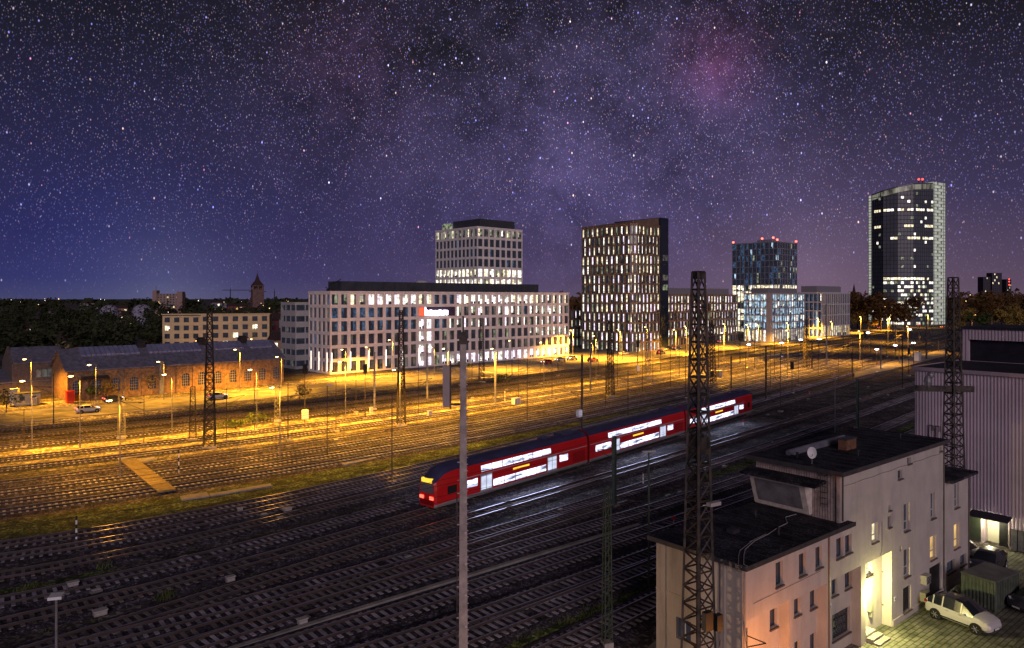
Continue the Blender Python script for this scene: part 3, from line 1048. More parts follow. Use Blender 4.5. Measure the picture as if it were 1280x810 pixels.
# ---- tall curved glass tower (V)
YV = 585.0
vx = lambda u, dy=0: ((u - 640) / F * (YV + dy), YV + dy)
ptsV = [vx(1090, 16), vx(1104, 5), vx(1122, -1), vx(1142, -2), vx(1166.5, 3)]
rootV = empty('glass_tower', (*vx(1135), 0), 0, 'tallest tower, dark curved glass with glowing stair strips at both edges', 'tower')
o0 = rootV.location
ptl = [(p[0] - o0.x, p[1] - o0.y) for p in ptsV]
ztopL, ztopR = zat(243, YV), zat(226.5, YV)
NF = 31
wallb = MB(); glb = MB(); wins = []
zt = lambda k: zat((239.5, 236.5, 233, 229.5, 227.5)[k], YV)
fhV = (ztopL - 4) / NF
rv = random.Random(5)
for s in range(4):
    a = Vector(ptl[s]); c = Vector(ptl[s + 1]); d = (c - a); Ls = d.length; d.normalize(); nn = (d.y, -d.x)
    fr = (tuple(a), tuple(d), nn)
    za, zc = zt(s), zt(s + 1)
    # dark glass skin
    glb.quad((*a, 0), (*c, 0), (*c, zc), (*a, za))
    ncv = max(3, int(Ls / 2.1)); cwv = Ls / ncv
    for i in range(ncv + 1):
        wallb.obox(fr, i * cwv - .07, i * cwv + .07, 0.0, .22, 0, min(za, zc), 0)
    for j in range(NF + 3):
        zz = j * fhV
        if zz < min(za, zc): wallb.obox(fr, 0, Ls, 0.0, .12, zz - .22, zz + .22, 0)
        for i in range(ncv):
            lit = None
            up_ = NF - j
            if s >= 1 and up_ in (3, 10, 20): lit = pick([(Y_, 2), (W_, 2), (None, 1)])
            elif s >= 2 and up_ in (1,): lit = pick([(W_, 1), (None, 3)])
            elif up_ == 7 and ((s == 3 and i > ncv - 4) or (s == 2 and i > ncv - 4)): lit = Y_
            elif s == 0 and up_ in (3, 7) and 0 < i < 4: lit = Y_
            elif j < 9 and s >= 1: lit = pick([(W_, 1.4), (G_, 1.3), (Y_, 1), (None, 2.6)])
            elif j < 12 and s >= 1: lit = pick([(W_, 1), (G_, .8), (None, 2)])
            elif rv.random() < .06: lit = rv.choice([W_, G_])
            if lit is not None and zz + fhV < min(za, zc):
                wins.append((fr, i * cwv + .16, (i + 1) * cwv - .16, zz + .5, zz + fhV - .8, lit))
glb.prism([ptl[0], ptl[4], (ptl[4][0] + 14, ptl[4][1] + 26), (ptl[0][0] + 14, ptl[0][1] + 26)][::1], 0, ztopL - 3)
glb.build('glass_skin', mat('tower_glass', (0.085, 0.095, 0.12), .45, var=.2, scale=.05, spec=.6), rootV)
wallb.build('mullions', mat('tower_mullion', (.05, .055, .065), .7, metal=.0, var=0), rootV)
for k, wdef in enumerate(wins[:100]):
    b = MB(); b.obox(wdef[0], wdef[1], wdef[2], .02, .08, wdef[3], wdef[4], wdef[5]); b.build('window', WMATS, rootV)
b = MB()
for wdef in wins[100:]: b.obox(wdef[0], wdef[1], wdef[2], .02, .08, wdef[3], wdef[4], wdef[5])
if b.f: b.build('window', WMATS, rootV)['kind'] = 'stuff'
E_stair = emit('stair_glow', (0.80, 0.83, 0.70), 0.52, False, .2, .25, (1, 1, 2))
for (ua, ub, dya, dyb, zl, zr) in ((1086, 1090.4, 20, 16, zat(240.8, YV), ztopL + .5), (1166.5, 1181.3, 3, 12, ztopR, ztopR)):
    a = Vector(vx(ua, dya)) - o0.xy; c = Vector(vx(ub, dyb)) - o0.xy
    d = c - a; Ls = d.length; d.normalize(); fr = (tuple(a), tuple(d), (d.y, -d.x))
    b = MB(); b.obox(fr, 0, Ls, -6, 0, 0, zl, 0)
    nst = 46
    for j in range(nst):
        zz = j * zl / nst
        b.obox(fr, 0, Ls, 0, .5, zz, zz + .35, 1)
        if Ls > 5:
            h_ = zl / nst
            x0 = Ls * .32 if j % 2 else Ls * .62
            b.obox(fr, x0, x0 + 1.6, 0, .3, zz + .6, zz + h_, 1)
    for k in ((0, .5), (Ls - .5, Ls)) + (((Ls * .8, Ls * .8 + .5),) if Ls > 5 else ()): b.obox(fr, k[0], k[1], .5, .7, 0, zl, 1)
    b.build('stair_strip', [E_stair, mat('stair_frame', (.34, .38, .34), .6, var=0)], rootV)
# lit crown band along the roof edge
b = MB()
for s in range(4):
    a = ptl[s]; c = ptl[s + 1]
    b.quad((a[0], a[1] - .3, zt(s) - 5), (c[0], c[1] - .3, zt(s + 1) - 5), (c[0], c[1] - .3, zt(s + 1) - 1), (a[0], a[1] - .3, zt(s) - 1))
    b.quad((a[0], a[1] + .5, zt(s) - 5), (a[0], a[1] + .5, zt(s) - 1), (c[0], c[1] + .5, zt(s + 1) - 1), (c[0], c[1] + .5, zt(s + 1) - 5))
b.build('crown_band', emit('crown_glow', (.85, .80, .62), .25, False, .3, .8, (1, 1, .3)), rootV)
b = MB()
for dx in (12, 15): b.tube((dx, 6, ztopR - 1), (dx, 6, ztopR + 2.5), .3); b.ball((dx, 6, ztopR + 2.5), .9, .9, .9, mi=1)
b.build('aviation_lamp', [M_steel, emit('red_dim', (1, .08, .06), 3, False)], rootV)

# ------------------------------------------------------------------ brick engine shed on the left
M_brick = mat('old_brick', (0.17, 0.11, 0.055), .9, var=.35, scale=1.6, bump=.3, col2=(.26, .155, .08))
M_roof = mat('slate_roof', (0.12, 0.12, 0.16), .5, var=.25, scale=1.2, bump=.1, col2=(.16, .16, .21))
M_skyl = mat('roof_glazing', (0.20, 0.21, 0.33), .25, var=.2, scale=.4, spec=.6)


def wall_holes(mb, fr, a0, a1, z0, z1, holes, o0, o1, mi=0):
    """wall slab with real rectangular openings"""
    A_ = sorted(set([a0, a1] + [x for h in holes for x in h[:2] if a0 < x < a1]))
    Z_ = sorted(set([z0, z1] + [x for h in holes for x in h[2:4] if z0 < x < z1]))
    for i in range(len(A_) - 1):
        run = None
        for j in range(len(Z_) - 1):
            ca = (A_[i] + A_[i + 1]) / 2; cz = (Z_[j] + Z_[j + 1]) / 2
            inside = any(h[0] < ca < h[1] and h[2] < cz < h[3] for h in holes)
            if not inside:
                if run is None: run = [Z_[j], Z_[j + 1]]
                else: run[1] = Z_[j + 1]
            if inside or j == len(Z_) - 2:
                if run: mb.obox(fr, A_[i], A_[i + 1], o0, o1, run[0], run[1], mi)
                run = None


cS = G(84, 502)
cS2 = G(354, 479)
LS = (cS2.xy - cS.xy).length
rzS = math.atan2(cS2.y - cS.y, cS2.x - cS.x)
HS = 6.4; WS = 14.5; RS = 10.6
shed = empty('brick_shed', cS, rzS, 'long old brick engine shed with slate roof and a glazed ridge strip', 'shed')
b = MB(); holes = []; nb = 13; bw = LS / nb
for i in range(nb):
    if i == 5: continue
    holes.append((i * bw + bw * .28, i * bw + bw * .74, 1.3, 4.3))
wall_holes(b, FRONT, 0, LS, 0, HS, holes, -.45, 0)
for i in range(nb + 1):
    b.obox(FRONT, max(0, i * bw - .32), min(LS, i * bw + .32), 0, .22, 0, HS - .5)
    if i < nb:
        b.obox(FRONT, i * bw + .32, (i + 1) * bw - .32, 0, .14, HS - 1.0, HS - .5)
b.box(.0, LS, WS - .4, WS, 0, HS)
for x0, x1 in ((0, .4), (LS - .4, LS)):
    n = len(b.v)
    for x in (x0, x1):
        b.v += [(x, .46, 0), (x, WS - .41, 0), (x, WS - .41, HS), (x, WS / 2, RS - .15), (x, .46, HS)]
    b.f += [(n, n + 1, n + 2, n + 3, n + 4), (n + 9, n + 8, n + 7, n + 6, n + 5)]; b.m += [0, 0]
    for i in range(5):
        j = (i + 1) % 5; b.f.append((n + i, n + 5 + i, n + 5 + j, n + j)); b.m.append(0)
b.build('wall', M_brick, shed)
b = MB()
for sg in (0, 1):
    y0, y1 = (-.5, WS / 2) if sg == 0 else (WS + .5, WS / 2)
    z0 = HS - .12
    b.hexa([(-.5, y0, z0), (LS + .5, y0, z0), (LS + .5, y1, RS), (-.5, y1, RS), (-.5, y0, z0 + .2), (LS + .5, y0, z0 + .2), (LS + .5, y1, RS + .2), (-.5, y1, RS + .2)])
    k = 0
    while k < LS:   # standing seams
        b.hexa([(k, y0, z0 + .2), (k + .07, y0, z0 + .2), (k + .07, y1, RS + .2), (k, y1, RS + .2), (k, y0, z0 + .27), (k + .07, y0, z0 + .27), (k + .07, y1, RS + .27), (k, y1, RS + .27)]); k += 1.3
rf = b.build('roof', M_roof, shed)
def onroof(y): return HS + .1 + (RS - HS + .1) * (y + .5) / (WS / 2 + .5)
b = MB()
for x0, x1 in ((3.5, 15.5), (17.5, 29.5), (31.5, 40), (41.5, 47.5)):
    n = int((x1 - x0) / 1.0); w_ = (x1 - x0) / n
    for i in range(n):
        xa = x0 + i * w_ + .06; xb = x0 + (i + 1) * w_ - .06
        b.hexa([(xa, 4.1, onroof(4.1)), (xb, 4.1, onroof(4.1)), (xb, 6.9, onroof(6.9)), (xa, 6.9, onroof(6.9)), (xa, 4.1, onroof(4.1) + .42), (xb, 4.1, onroof(4.1) + .42), (xb, 6.9, onroof(6.9) + .42), (xa, 6.9, onroof(6.9) + .42)])
b.build('skylight', M_skyl, rf)
for x in (16.5, 30.5, 40.8):
    b = MB(); b.box(x - .9, x + .9, WS / 2 - .9, WS / 2 + .9, RS - .3, RS + 1.0); b.box(x - 1.2, x + 1.2, WS / 2 - 1.2, WS / 2 + 1.2, RS + 1.0, RS + 1.25); b.box(x - .7, x + .7, WS / 2 - .7, WS / 2 + .7, RS + 1.25, RS + 1.6)
    b.build('ridge_vent', M_darkmetal, rf)
for h in holes:
    b = MB(); a0, a1, z0, z1 = h
    b.obox(FRONT, a0, a1, -.38, -.32, z0, z1, 0)
    for k in range(1, 4): b.obox(FRONT, a0 + (a1 - a0) * k / 4 - .03, a0 + (a1 - a0) * k / 4 + .03, -.32, -.27, z0, z1, 1)
    for k in range(1, 5): b.obox(FRONT, a0, a1, -.32, -.275, z0 + (z1 - z0) * k / 5 - .03, z0 + (z1 - z0) * k / 5 + .03, 1)
    # segmental arch head
    for k in range(6):
        t0 = k / 6; t1 = (k + 1) / 6
        zz = lambda t: z1 - .45 * (2 * t - 1) ** 2
        b.hexa([(a0 + (a1 - a0) * t0, -.02, zz(t0)), (a0 + (a1 - a0) * t1, -.02, zz(t1)), (a0 + (a1 - a0) * t1, .3, zz(t1)), (a0 + (a1 - a0) * t0, .3, zz(t0)),
                (a0 + (a1 - a0) * t0, -.02, z1), (a0 + (a1 - a0) * t1, -.02, z1), (a0 + (a1 - a0) * t1, .3, z1), (a0 + (a1 - a0) * t0, .3, z1)], 2)
    b.build('window', [MATS['window_dark'], mat('pale_bars', (.32, .28, .22), .7, var=0), M_brick], shed)
b = MB(); x = LS * .385; b.box(x - .5, x + .5, -.9, -.25, 0, 7.4); b.build('chimney_flue', M_galv, shed)
b = MB(); b.box(2.0, 7.6, -1.6, -.25, 4.6, 4.75); b.box(2.2, 7.4, -1.62, -1.55, 4.76, 5.25); b.build('entrance_canopy', M_darkmetal, shed)

# annex to the left
cN = G(70, 491.5)
anx = empty('brick_annex', (cN.x - UX * 8.5, cN.y - UY * 8.5, 0), rzS, 'smaller brick shed with slate roof at the left of the engine shed', 'shed')
b = MB(); ha = 7.2; ra = 10.4; wa = 12
wall_holes(b, FRONT, 0, 10.5, 0, ha, [(4.6, 8.0, 3.9, 5.7), (1.0, 2.4, 1.2, 3.4)], -.4, 0)
for x0, x1 in ((0, .4), (10.1, 10.5)):
    n = len(b.v)
    for x in (x0, x1): b.v += [(x, .41, 0), (x, wa, 0), (x, wa, ha), (x, wa / 2, ra + .5), (x, .41, ha)]
    b.f += [(n, n + 1, n + 2, n + 3, n + 4), (n + 9, n + 8, n + 7, n + 6, n + 5)]; b.m += [0, 0]
    for i in range(5):
        j = (i + 1) % 5; b.f.append((n + i, n + 5 + i, n + 5 + j, n + j)); b.m.append(0)
b.build('wall', mat('grey_brick', (.13, .10, .085), .9, var=.3, scale=2), anx)
b = MB()
for y0, y1 in ((-.4, wa / 2), (wa + .4, wa / 2)):
    b.hexa([(.3, y0, ha), (10.2, y0, ha), (10.2, y1, ra), (.3, y1, ra), (.3, y0, ha + .2), (10.2, y0, ha + .2), (10.2, y1, ra + .2), (.3, y1, ra + .2)])
b.build('roof', M_roof, anx)
b = MB(); b.obox(FRONT, 4.6, 8.0, -.38, -.32, 3.9, 5.7, 6); b.obox(FRONT, 5.7, 5.8, -.32, -.28, 3.9, 5.7, 9); b.obox(FRONT, 6.8, 6.9, -.32, -.28, 3.9, 5.7, 9)
b.build('window', WMATS + [M_frame], anx)
# flat-roofed low building bottom left with lit eave
c1 = G(-30, 500); c2 = G(40, 489)
b = MB(); lo = empty('lean_to', (c1.x, c1.y + 2, 0), rzS, 'low dark-roofed lean-to left of the brick annex', 'shed')
b.hexa([(0, 0, 0), (15, 0, 0), (15, 9, 0), (0, 9, 0), (0, 0, 3.0), (15, 0, 3.0), (15, 9, 5.2), (0, 9, 5.2)]); b.build('wall', MATS['grey_brick'], lo)
b = MB(); b.hexa([(-.3, -.5, 3.02), (15.3, -.5, 3.02), (15.3, 9.2, 5.35), (-.3, 9.2, 5.35), (-.3, -.5, 3.2), (15.3, -.5, 3.2), (15.3, 9.2, 5.55), (-.3, 9.2, 5.55)]); b.build('roof', M_roof, lo)
# small yellow hut and cabinets near the road
cH = G(20, 508)
hut = empty('site_hut', cH, rzS, 'small pale site hut with two windows beside the road, far left', 'hut')
b = MB(); wall_holes(b, FRONT, 0, 4.2, 0, 2.4, [(.6, 1.5, 1.0, 1.9), (2.6, 3.5, 1.0, 1.9)], -.1, 0); b.box(0, 4.2, .1, 2.4, 0, 2.39); b.build('wall', mat('pale_board', (.45, .42, .32), .8, var=.15), hut)
b = MB(); b.box(-.2, 4.4, -.2, 2.6, 2.41, 2.55); b.build('roof', M_darkmetal, hut)
for x in (.6, 2.6):
    b = MB(); b.obox(FRONT, x, x + .9, -.09, -.06, 1.0, 1.9); b.build('window', MATS['window_dark'], hut)
cH = G(11, 506)
b = MB(); p = cH; b.prism([(p.x, p.y), (p.x + 1.4, p.y + .6), (p.x + .9, p.y + 2), (p.x - .5, p.y + 1.4)], 0, 3.2); tag(b.build('board_stack', MATS['pale_board']), 'upright pale boarding panel next to the site hut', 'panel')
p = G(88.5, 504)
kio = empty('red_kiosk', p, rzS, 'red booth at the corner of the brick shed', 'kiosk')
b = MB(); b.box(-.7, .7, 0, 1.4, 0, 2.3); b.build('body', mat('red_lacquer', (.42, .02, .015), .5, var=.1), kio)
b = MB(); b.box(-.55, .55, -.03, -.005, .5, 2.0); b.build('door', mat('red_door', (.30, .015, .012), .4, var=0), kio)
b = MB(); b.box(-.8, .8, -.1, 1.5, 2.31, 2.5); b.build('roof', MATS['red_lacquer'], kio)

# ------------------------------------------------------------------ apartments, houses, church in the distance
M_cream = mat('cream_render', (0.62, 0.48, 0.26), .85, var=.1, scale=.3)
YA = 262.0
cAp = at(203, YA + 10)
Ap = Build('apartment_building', 'flat-roofed cream apartment block with dark windows rising behind the brick shed', 'apartment building', (cAp.x, cAp.y, 0), math.atan2(6, 40), M_cream)
zAp = zat(395, YA + 8)


def patAp(i, j):
    if rw.random() < .10: return (Y_, W_)
    return (D_, D_)


Ap.facade(FRONT, 13.5, 0, zAp, 4, 5, patAp, pier=.45, span=.40, depth=.3)
Ap.facade(((13.51, 0), (.985, .17), (.17, -.985)), 24.5, 0, zAp + .3, 7, 5, patAp, pier=.45, span=.40, depth=.3)
Ap.wall.box(.3, 13.4, .32, 12, 0, zAp - .1); Ap.wall.box(13.4, 37, 4.8, 14, 0, zAp)
Ap.wall.prism([(13.6, .4), (37.5, 4.5), (37, 12), (13.6, 12)], 0, zAp - .1)
Ap.wall.prism([(-.2, -.2), (13.5, -.2), (38, 4.0), (37.2, 12.5), (-.2, 12.5)], zAp + .31, zAp + .7)
Ap.finish()

M_tile = mat('roof_tiles', (.05, .03, .03), .85, var=.3, scale=2)


def house(u, vbase, w, h, label, wallm, Y=None, rows=3, cols=4, rz=.35, roofh=3.0, lit=.12, depth=9, name='house', rm=None):
    p = at(u, Y) if Y else G(u, vbase)
    Bd = Build(name, label, 'house', (p.x, p.y, 0), rz, wallm)
    rr = random.Random(int(u * 7 + w))
    Bd.facade(FRONT, w, 0, h, cols, rows, lambda i, j: ((rr.choice([Y_, O_, W_]),) * 2 if rr.random() < lit else (D_, D_)), pier=.5, span=.45, depth=.25)
    Bd.wall.box(0.01, w, .26, depth, 0, h)
    r_ = Bd.finish()
    b = MB()
    if roofh > 0:
        b.hexa([(-.4, -.4, h + .01), (w + .4, -.4, h + .01), (w + .4, depth + .4, h + .01), (-.4, depth + .4, h + .01), (.8, depth / 2 - .1, h + roofh), (w - .8, depth / 2 - .1, h + roofh), (w - .8, depth / 2 + .1, h + roofh), (.8, depth / 2 + .1, h + roofh)])
    else:
        b.box(-.2, w + .2, -.2, depth + .2, h + .01, h + .4)
    rf_ = b.build('roof', rm or M_tile, r_)
    if roofh > 0:
        b = MB(); b.box(w * .3, w * .3 + .8, depth / 2 - .4, depth / 2 + .4, h + roofh * .6, h + roofh + 1.2); b.build('chimney', M_tile, rf_)
    return r_


M_redb = mat('dark_red_render', (.22, .06, .06), .85, var=.15)
M_ochre = mat('ochre_render', (.34, .20, .10), .85, var=.15)
M_greyw = mat('grey_render', (.22, .21, .22), .85, var=.15)
house(331, 0, 8.6, 12.5, 'dark red apartment house right of the cream block', M_redb, Y=300, rows=4, cols=4, rz=.2, lit=.2)
house(349, 0, 8.5, 13.5, 'grey-beige house with steep roof left of the white office wing', M_greyw, Y=285, rows=4, cols=3, rz=.3, lit=.15)
house(338, 0, 10, 7, 'low ochre house lit by street lamps behind the shed end', M_ochre, Y=255, rows=2, cols=3, rz=.4, lit=.5)
far = [(60, 620, 16, 15, 0), (128, 700, 22, 17, 1), (150, 560, 14, 13, 1), (265, 900, 26, 23, 0), (285, 760, 18, 19, 2), (300, 640, 16, 15, 1), (345, 560, 15, 16, 2), (230, 480, 16, 12, 2), (14, 380, 10, 9, 2), (66, 300, 9, 6, 1), (275, 470, 14, 12, 0), (362, 700, 16, 19, 0), (100, 900, 20, 22, 0), (196, 620, 14, 14, 2)]
fl = ['grey far house among the trees above the site hut', 'wide ochre far house with lit attic left of the white domes', 'ochre far house between the two white domes', 'broad grey far house just right of the distant flats', 'dark red far house left of the church', 'ochre far house below the church tower', 'dark red far house right of the church', 'dark red low house in the trees behind the shed ridge', 'dark red house in the trees at the far left edge', 'small ochre house peeping over the annex roof', 'grey house directly behind the cream block', 'grey far house close to the white office wing', 'far grey house on the skyline at the left', 'dark red far house in front of the distant flats']
for (u, Y, w, h, k), lab in zip(far, fl):
    house(u, 0, w, h * .68, lab, (M_greyw, M_ochre, M_redb)[k], Y=Y, rows=3, cols=5, rz=.1 + (u % 7) * .08, lit=.25)
# distant flats
Yf = 900
pf = at(192, Yf)
Fl = Build('apartment_building', 'pinkish-brown block of flats with stair towers on the horizon at the left', 'apartment building', (pf.x, pf.y, 0), .05, mat('pink_render', (.30, .20, .17), .8, var=.1))
zf = zat(367, Yf)
Fl.facade(FRONT, 34, 0, zf, 9, 9, lambda i, j: (Y_, O_) if rw.random() < .12 else (D_, M_), pier=.4, span=.4, depth=.4)
Fl.wall.box(.1, 34, .5, 12, 0, zf)
Fl.wall.box(-1, 4, -1, 8, 0, zat(363, Yf)); Fl.wall.box(28, 35, -1, 8, 0, zat(364.5, Yf)); Fl.wall.tube((2, 2, zat(363, Yf)), (2, 2, zat(357, Yf)), .4)
Fl.finish()
# church
Yc = 700
pc = at(321.8, Yc)
chx = empty('church', pc, .5, 'dark stone church tower with a steep pointed spire on the skyline', 'church')
hw = 5.2; zc1 = zat(358, Yc); zc2 = zat(341, Yc)
b = MB(); b.box(-hw, hw, -hw, hw, 0, zc1 - 3)
for sx_ in (-1, 1):
    for sy_ in (-1, 1): b.box(sx_ * hw - 1.1 * (sx_ > 0) * 1 - (0 if sx_ > 0 else 0), sx_ * hw + 1.1 * (sx_ < 0), sy_ * hw - 1.1 * (sy_ > 0), sy_ * hw + 1.1 * (sy_ < 0), zc1 - 3, zc1)
b.box(-hw - .3, hw + .3, -hw - .3, hw + .3, zc1 + .01, zc1 + .8)
b.box(-.6, .6, -hw, hw, zc1 - 3, zc1); b.box(-hw + 1.2, hw - 1.2, -1, 1, zc1 - 3, zc1 - .01)
M_stone = mat('dark_sandstone', (.16, .10, .085), .9, var=.3, scale=.4)
b.build('tower', M_stone, chx)
b = MB(); n = len(b.v)
b.v += [(-hw, -hw, zc1 + .8), (hw, -hw, zc1 + .8), (hw, hw, zc1 + .8), (-hw, hw, zc1 + .8), (-.9 * 2, -1.8, zc1 + 6), (1.8, -1.8, zc1 + 6), (1.8, 1.8, zc1 + 6), (-1.8, 1.8, zc1 + 6), (0, 0, zc2)]
b.f += [(0, 1, 5, 4), (1, 2, 6, 5), (2, 3, 7, 6), (3, 0, 4, 7), (4, 5, 8), (5, 6, 8), (6, 7, 8), (7, 4, 8)]; b.m += [0] * 8
b.tube((0, 0, zc2), (0, 0, zc2 + 2), .12)
b.build('spire', M_tile, chx)
b = MB(); b.box(-hw * .8, hw * .8, hw, hw + 26, 0, zc1 - 16)
b.hexa([(-hw, hw, zc1 - 16), (hw, hw, zc1 - 16), (hw, hw + 26, zc1 - 16), (-hw, hw + 26, zc1 - 16), (-.1, hw, zc1 - 9), (.1, hw, zc1 - 9), (.1, hw + 26, zc1 - 9), (-.1, hw + 26, zc1 - 9)])
b.build('nave', M_stone, chx)
# domes
for u, r, lab in ((137, 6.2, 'left one of two pale domes rising from the dark trees'), (178, 6.8, 'right one of two pale domes rising from the dark trees')):
    p = at(u, 520); b = MB(); b.tube((p.x, p.y, 0), (p.x, p.y, 11.5), r, r, 20); b.ball((p.x, p.y, 11.5), r, r, r * .85, 24, 12, zmin=0)
    tag(b.build('dome', mat('dome_shell', (.30, .29, .38), .5, var=.1), smooth=True), lab, 'dome')
# far cranes
for u, lab in ((288, 'thin tower crane far beyond the trees, left of the church'), (343, 'thin tower crane far beyond the trees, right of the church')):
    p = at(u, 1500); zt_ = zat(362 if u < 300 else 364, 1500); c = empty('tower_crane', p, .2, lab, 'crane')
    b = MB(); b.tube((0, 0, 0), (0, 0, zt_), .8, n=4); b.build('mast', M_steel, c)
    b = MB(); b.tube((-16, 0, zt_ - 1), (40 if u < 300 else -50, 0, zt_ - 1), .6, n=4); b.tube((0, 0, zt_), (0, 0, zt_ + 6), .5, .2, n=4); b.build('jib', M_steel, c)
# far right towers
for u, w, vt, lab in ((1229, 20, 346, 'left and lowest of three dim far tower blocks right of the glass tower'), (1240, 24, 341, 'middle and broadest of three dim far tower blocks right of the glass tower'), (1258, 12, 349, 'right slim one of three dim far tower blocks')):
    Yq = 1500; p = at(u, Yq); zz = zat(vt, Yq)
    Q = Build('tower_block', lab, 'tower block', (p.x, p.y, 0), .2, mat('dim_concrete', (.06, .045, .06), .9, var=.1))
    Q.facade(FRONT, w, 0, zz, 5, 12, lambda i, j: (Y_, Y_) if rw.random() < .10 else (D_, D_), pier=.4, span=.4, depth=.5)
    Q.wall.box(.1, w, .52, 14, 0, zz); Q.finish()
p = at(1261, 1300); c = empty('radio_mast', p, 0, 'slim mast with red lamps beside the far tower blocks', 'mast')
b = MB(); b.tube((0, 0, 0), (0, 0, zat(347, 1300)), 1.0, .5); b.build('pole', M_steel, c)
for vz in (349, 352, 356):
    b = MB(); b.ball((0, -1, zat(vz, 1300)), 1.1, 1.1, 1.3); b.build('aviation_lamp', MATS['red_dim'], c)
# small spire right
p = at(1067.5, 1400); c = empty('church', p, 0, 'tiny far church spire between the white block and the glass tower', 'church')
b = MB(); b.box(-4, 4, -4, 4, 0, 24); b.build('tower', M_stone, c)
b = MB(); b.tube((0, 0, 24), (0, 0, zat(354, 1400)), 4.5, .1, 8); b.build('spire', M_tile, c)

# ------------------------------------------------------------------ pale signal-box house in front (right)
UF = (0.771, 0.637); VFd = (-0.637, 0.771)
RZF = math.atan2(UF[1], UF[0])
Y0 = H * F / (785 - HZ); P0 = Vector(((1114 - 640) / F * Y0, Y0))


def fpx(u, v, o=0.0):
    """photo pixel -> (t, z) on the long wall of the house (o: offset outward)"""
    k = (u - 640) / F
    px = P0.x + .637 * o; py = P0.y - .771 * o
    t = (k * py - px) / (UF[0] - k * UF[1])
    Y = py + UF[1] * t
    return t, zat(v, Y)


def cpx(x, y, o=0.0): return fpx(800 + x / 2.6125, 500 + y / 2.6125, o)


T0 = fpx(928, 700)[0]      # near corner
T1 = fpx(1051, 700)[0]     # start of the high block
T2 = fpx(1180, 600)[0]
T3 = fpx(1211.5, 600)[0]
ZL = 8.15; ZU = fpx(1051, 591)[1] - .1
ZE = fpx(1190, 600)[1]
ORG = Vector((P0.x + UF[0] * T0, P0.y + UF[1] * T0, 0))
hs_ = empty('signal_house', ORG, RZF, 'pale rendered railway house with flat black roofs and a projecting glazed signal room', 'house')
DW = 5.6
TL = lambda t: t - T0
M_rend = mat('pale_pink_render', (0.48, 0.43, 0.39), .9, var=.06, scale=.5, bump=.06, col2=(.51, .46, .41), streak=.16)
M_rend2 = mat('cream_end_render', (0.46, 0.40, 0.33), .9, var=.06, scale=.5, bump=.06, streak=.26)
fr = FRONT
holes0 = []   # upper wall plane
holes1 = []   # recessed bays
winlist = []
# recessed bays (t0,t1,ztop)
def bay(x0, x1, y0, y1):
    t0, z0 = cpx(x0, y0); t1, z1 = cpx(x1, y1)
    return (TL(t0), TL(t1), (z0 + z1) / 2)
bays = [bay(345, 487, 722, 655), bay(500, 610, 655, 598), bay(622, 722, 590, 542), bay(737, 822, 536, 492)]
RB = .62
ents = [  # x0,y0,x1,y1 in crop px, material key, bay index or None
    (443, 530, 467, 612, D_, None), (519, 502, 542, 578, D_, None), (573, 480, 595, 553, D_, None), (641, 452, 664, 520, D_, None), (670, 442, 691, 505, D_, None),
    (424, 685, 448, 750, D_, 0), (503, 643, 524, 708, D_, 1), (555, 620, 577, 685, D_, 1), (626, 582, 645, 643, D_, 2), (669, 560, 691, 620, D_, 2),
    (504, 790, 523, 850, D_, 1), (555, 765, 576, 830, D_, 1), (628, 700, 686, 790, 'bars', 2),
    (842, 230, 857, 260, D_, None), (873, 188, 885, 210, D_, None), (978, 153, 985, 167, D_, None), (811, 345, 819, 362, D_, None), (809, 380, 820, 418, D_, None),
    (757, 403, 777, 468, Y_, None), (861, 338, 880, 432, 'tall', None), (949, 302, 965, 390, 'tall', None), (1027, 272, 1042, 355, 'tall', None),
    (861, 487, 881, 582, 'tall', None), (947, 445, 967, 525, O_, None), (1025, 405, 1043, 488, O_, None), (848, 478, 854, 495, D_, None),
    (859, 613, 885, 697, 'louvre', None), (1003, 530, 1028, 570, D_, None), (1046, 508, 1065, 545, D_, None),
    (738, 525, 758, 580, Y_, 3), (791, 515, 804, 558, D_, 3), (791, 630, 804, 665, D_, 3),
]
for x0, y0, x1, y1, mk, bi in ents:
    off = -RB if bi is not None else 0
    t0, za = cpx(x0, y1, off); t1, zb2 = cpx(x1, y0, off)
    tm, zlo = cpx(x0, y1, off); _, zhi = cpx(x0, y0 + (y1 - y0) * .04, off)
    rec = (TL(t0), TL(t1), zlo, zhi)
    (holes1 if bi is not None else holes0).append(rec)
    winlist.append((rec, off, mk))
door_rec = (bays[3][0] + .35, bays[3][0] + 1.25, .55, 2.75)
holes1.append(door_rec)
door2 = (TL(cpx(945, 600)[0]), TL(cpx(985, 600)[0]), .15, 2.5); holes0.append(door2)
b = MB()
for (a0, a1, zt_) in bays: holes0.append((a0, a1, -1, zt_))
wall_holes(b, fr, 0, TL(T1), 0, ZL, [h for h in holes0], -.35, 0)
wall_holes(b, fr, TL(T1), TL(T2), 0, ZU, [h for h in holes0], -.35, 0)
wall_holes(b, fr, TL(T2), TL(T3), 0, ZE, [h for h in holes0], -.35, 0)
for (a0, a1, zt_) in bays:
    wall_holes(b, fr, a0 - .2, a1 + .2, 0, zt_ + .15, holes1, -RB - .3, -RB)
    b.obox(fr, a0 - .2, a0, -RB, -.351, 0, zt_); b.obox(fr, a1, a1 + .2, -RB, -.351, 0, zt_); b.obox(fr, a0, a1, -RB, -.351, zt_, zt_ + .14)
# back, far end and floors (closed volumes)
b.box(0.36, TL(T3), DW - .3, DW, 0, ZL - .02)
b.box(TL(T3) - .3, TL(T3) - .002, .36, DW - .31, 0, ZE - .02)
b.box(TL(T1) + .4, TL(T2) - .1, RB + .5, DW + .1, ZL + .05, ZU - .02)
b.box(TL(T2) - .3, TL(T2) - .002, .36, DW - .31, ZE, ZU - .02)
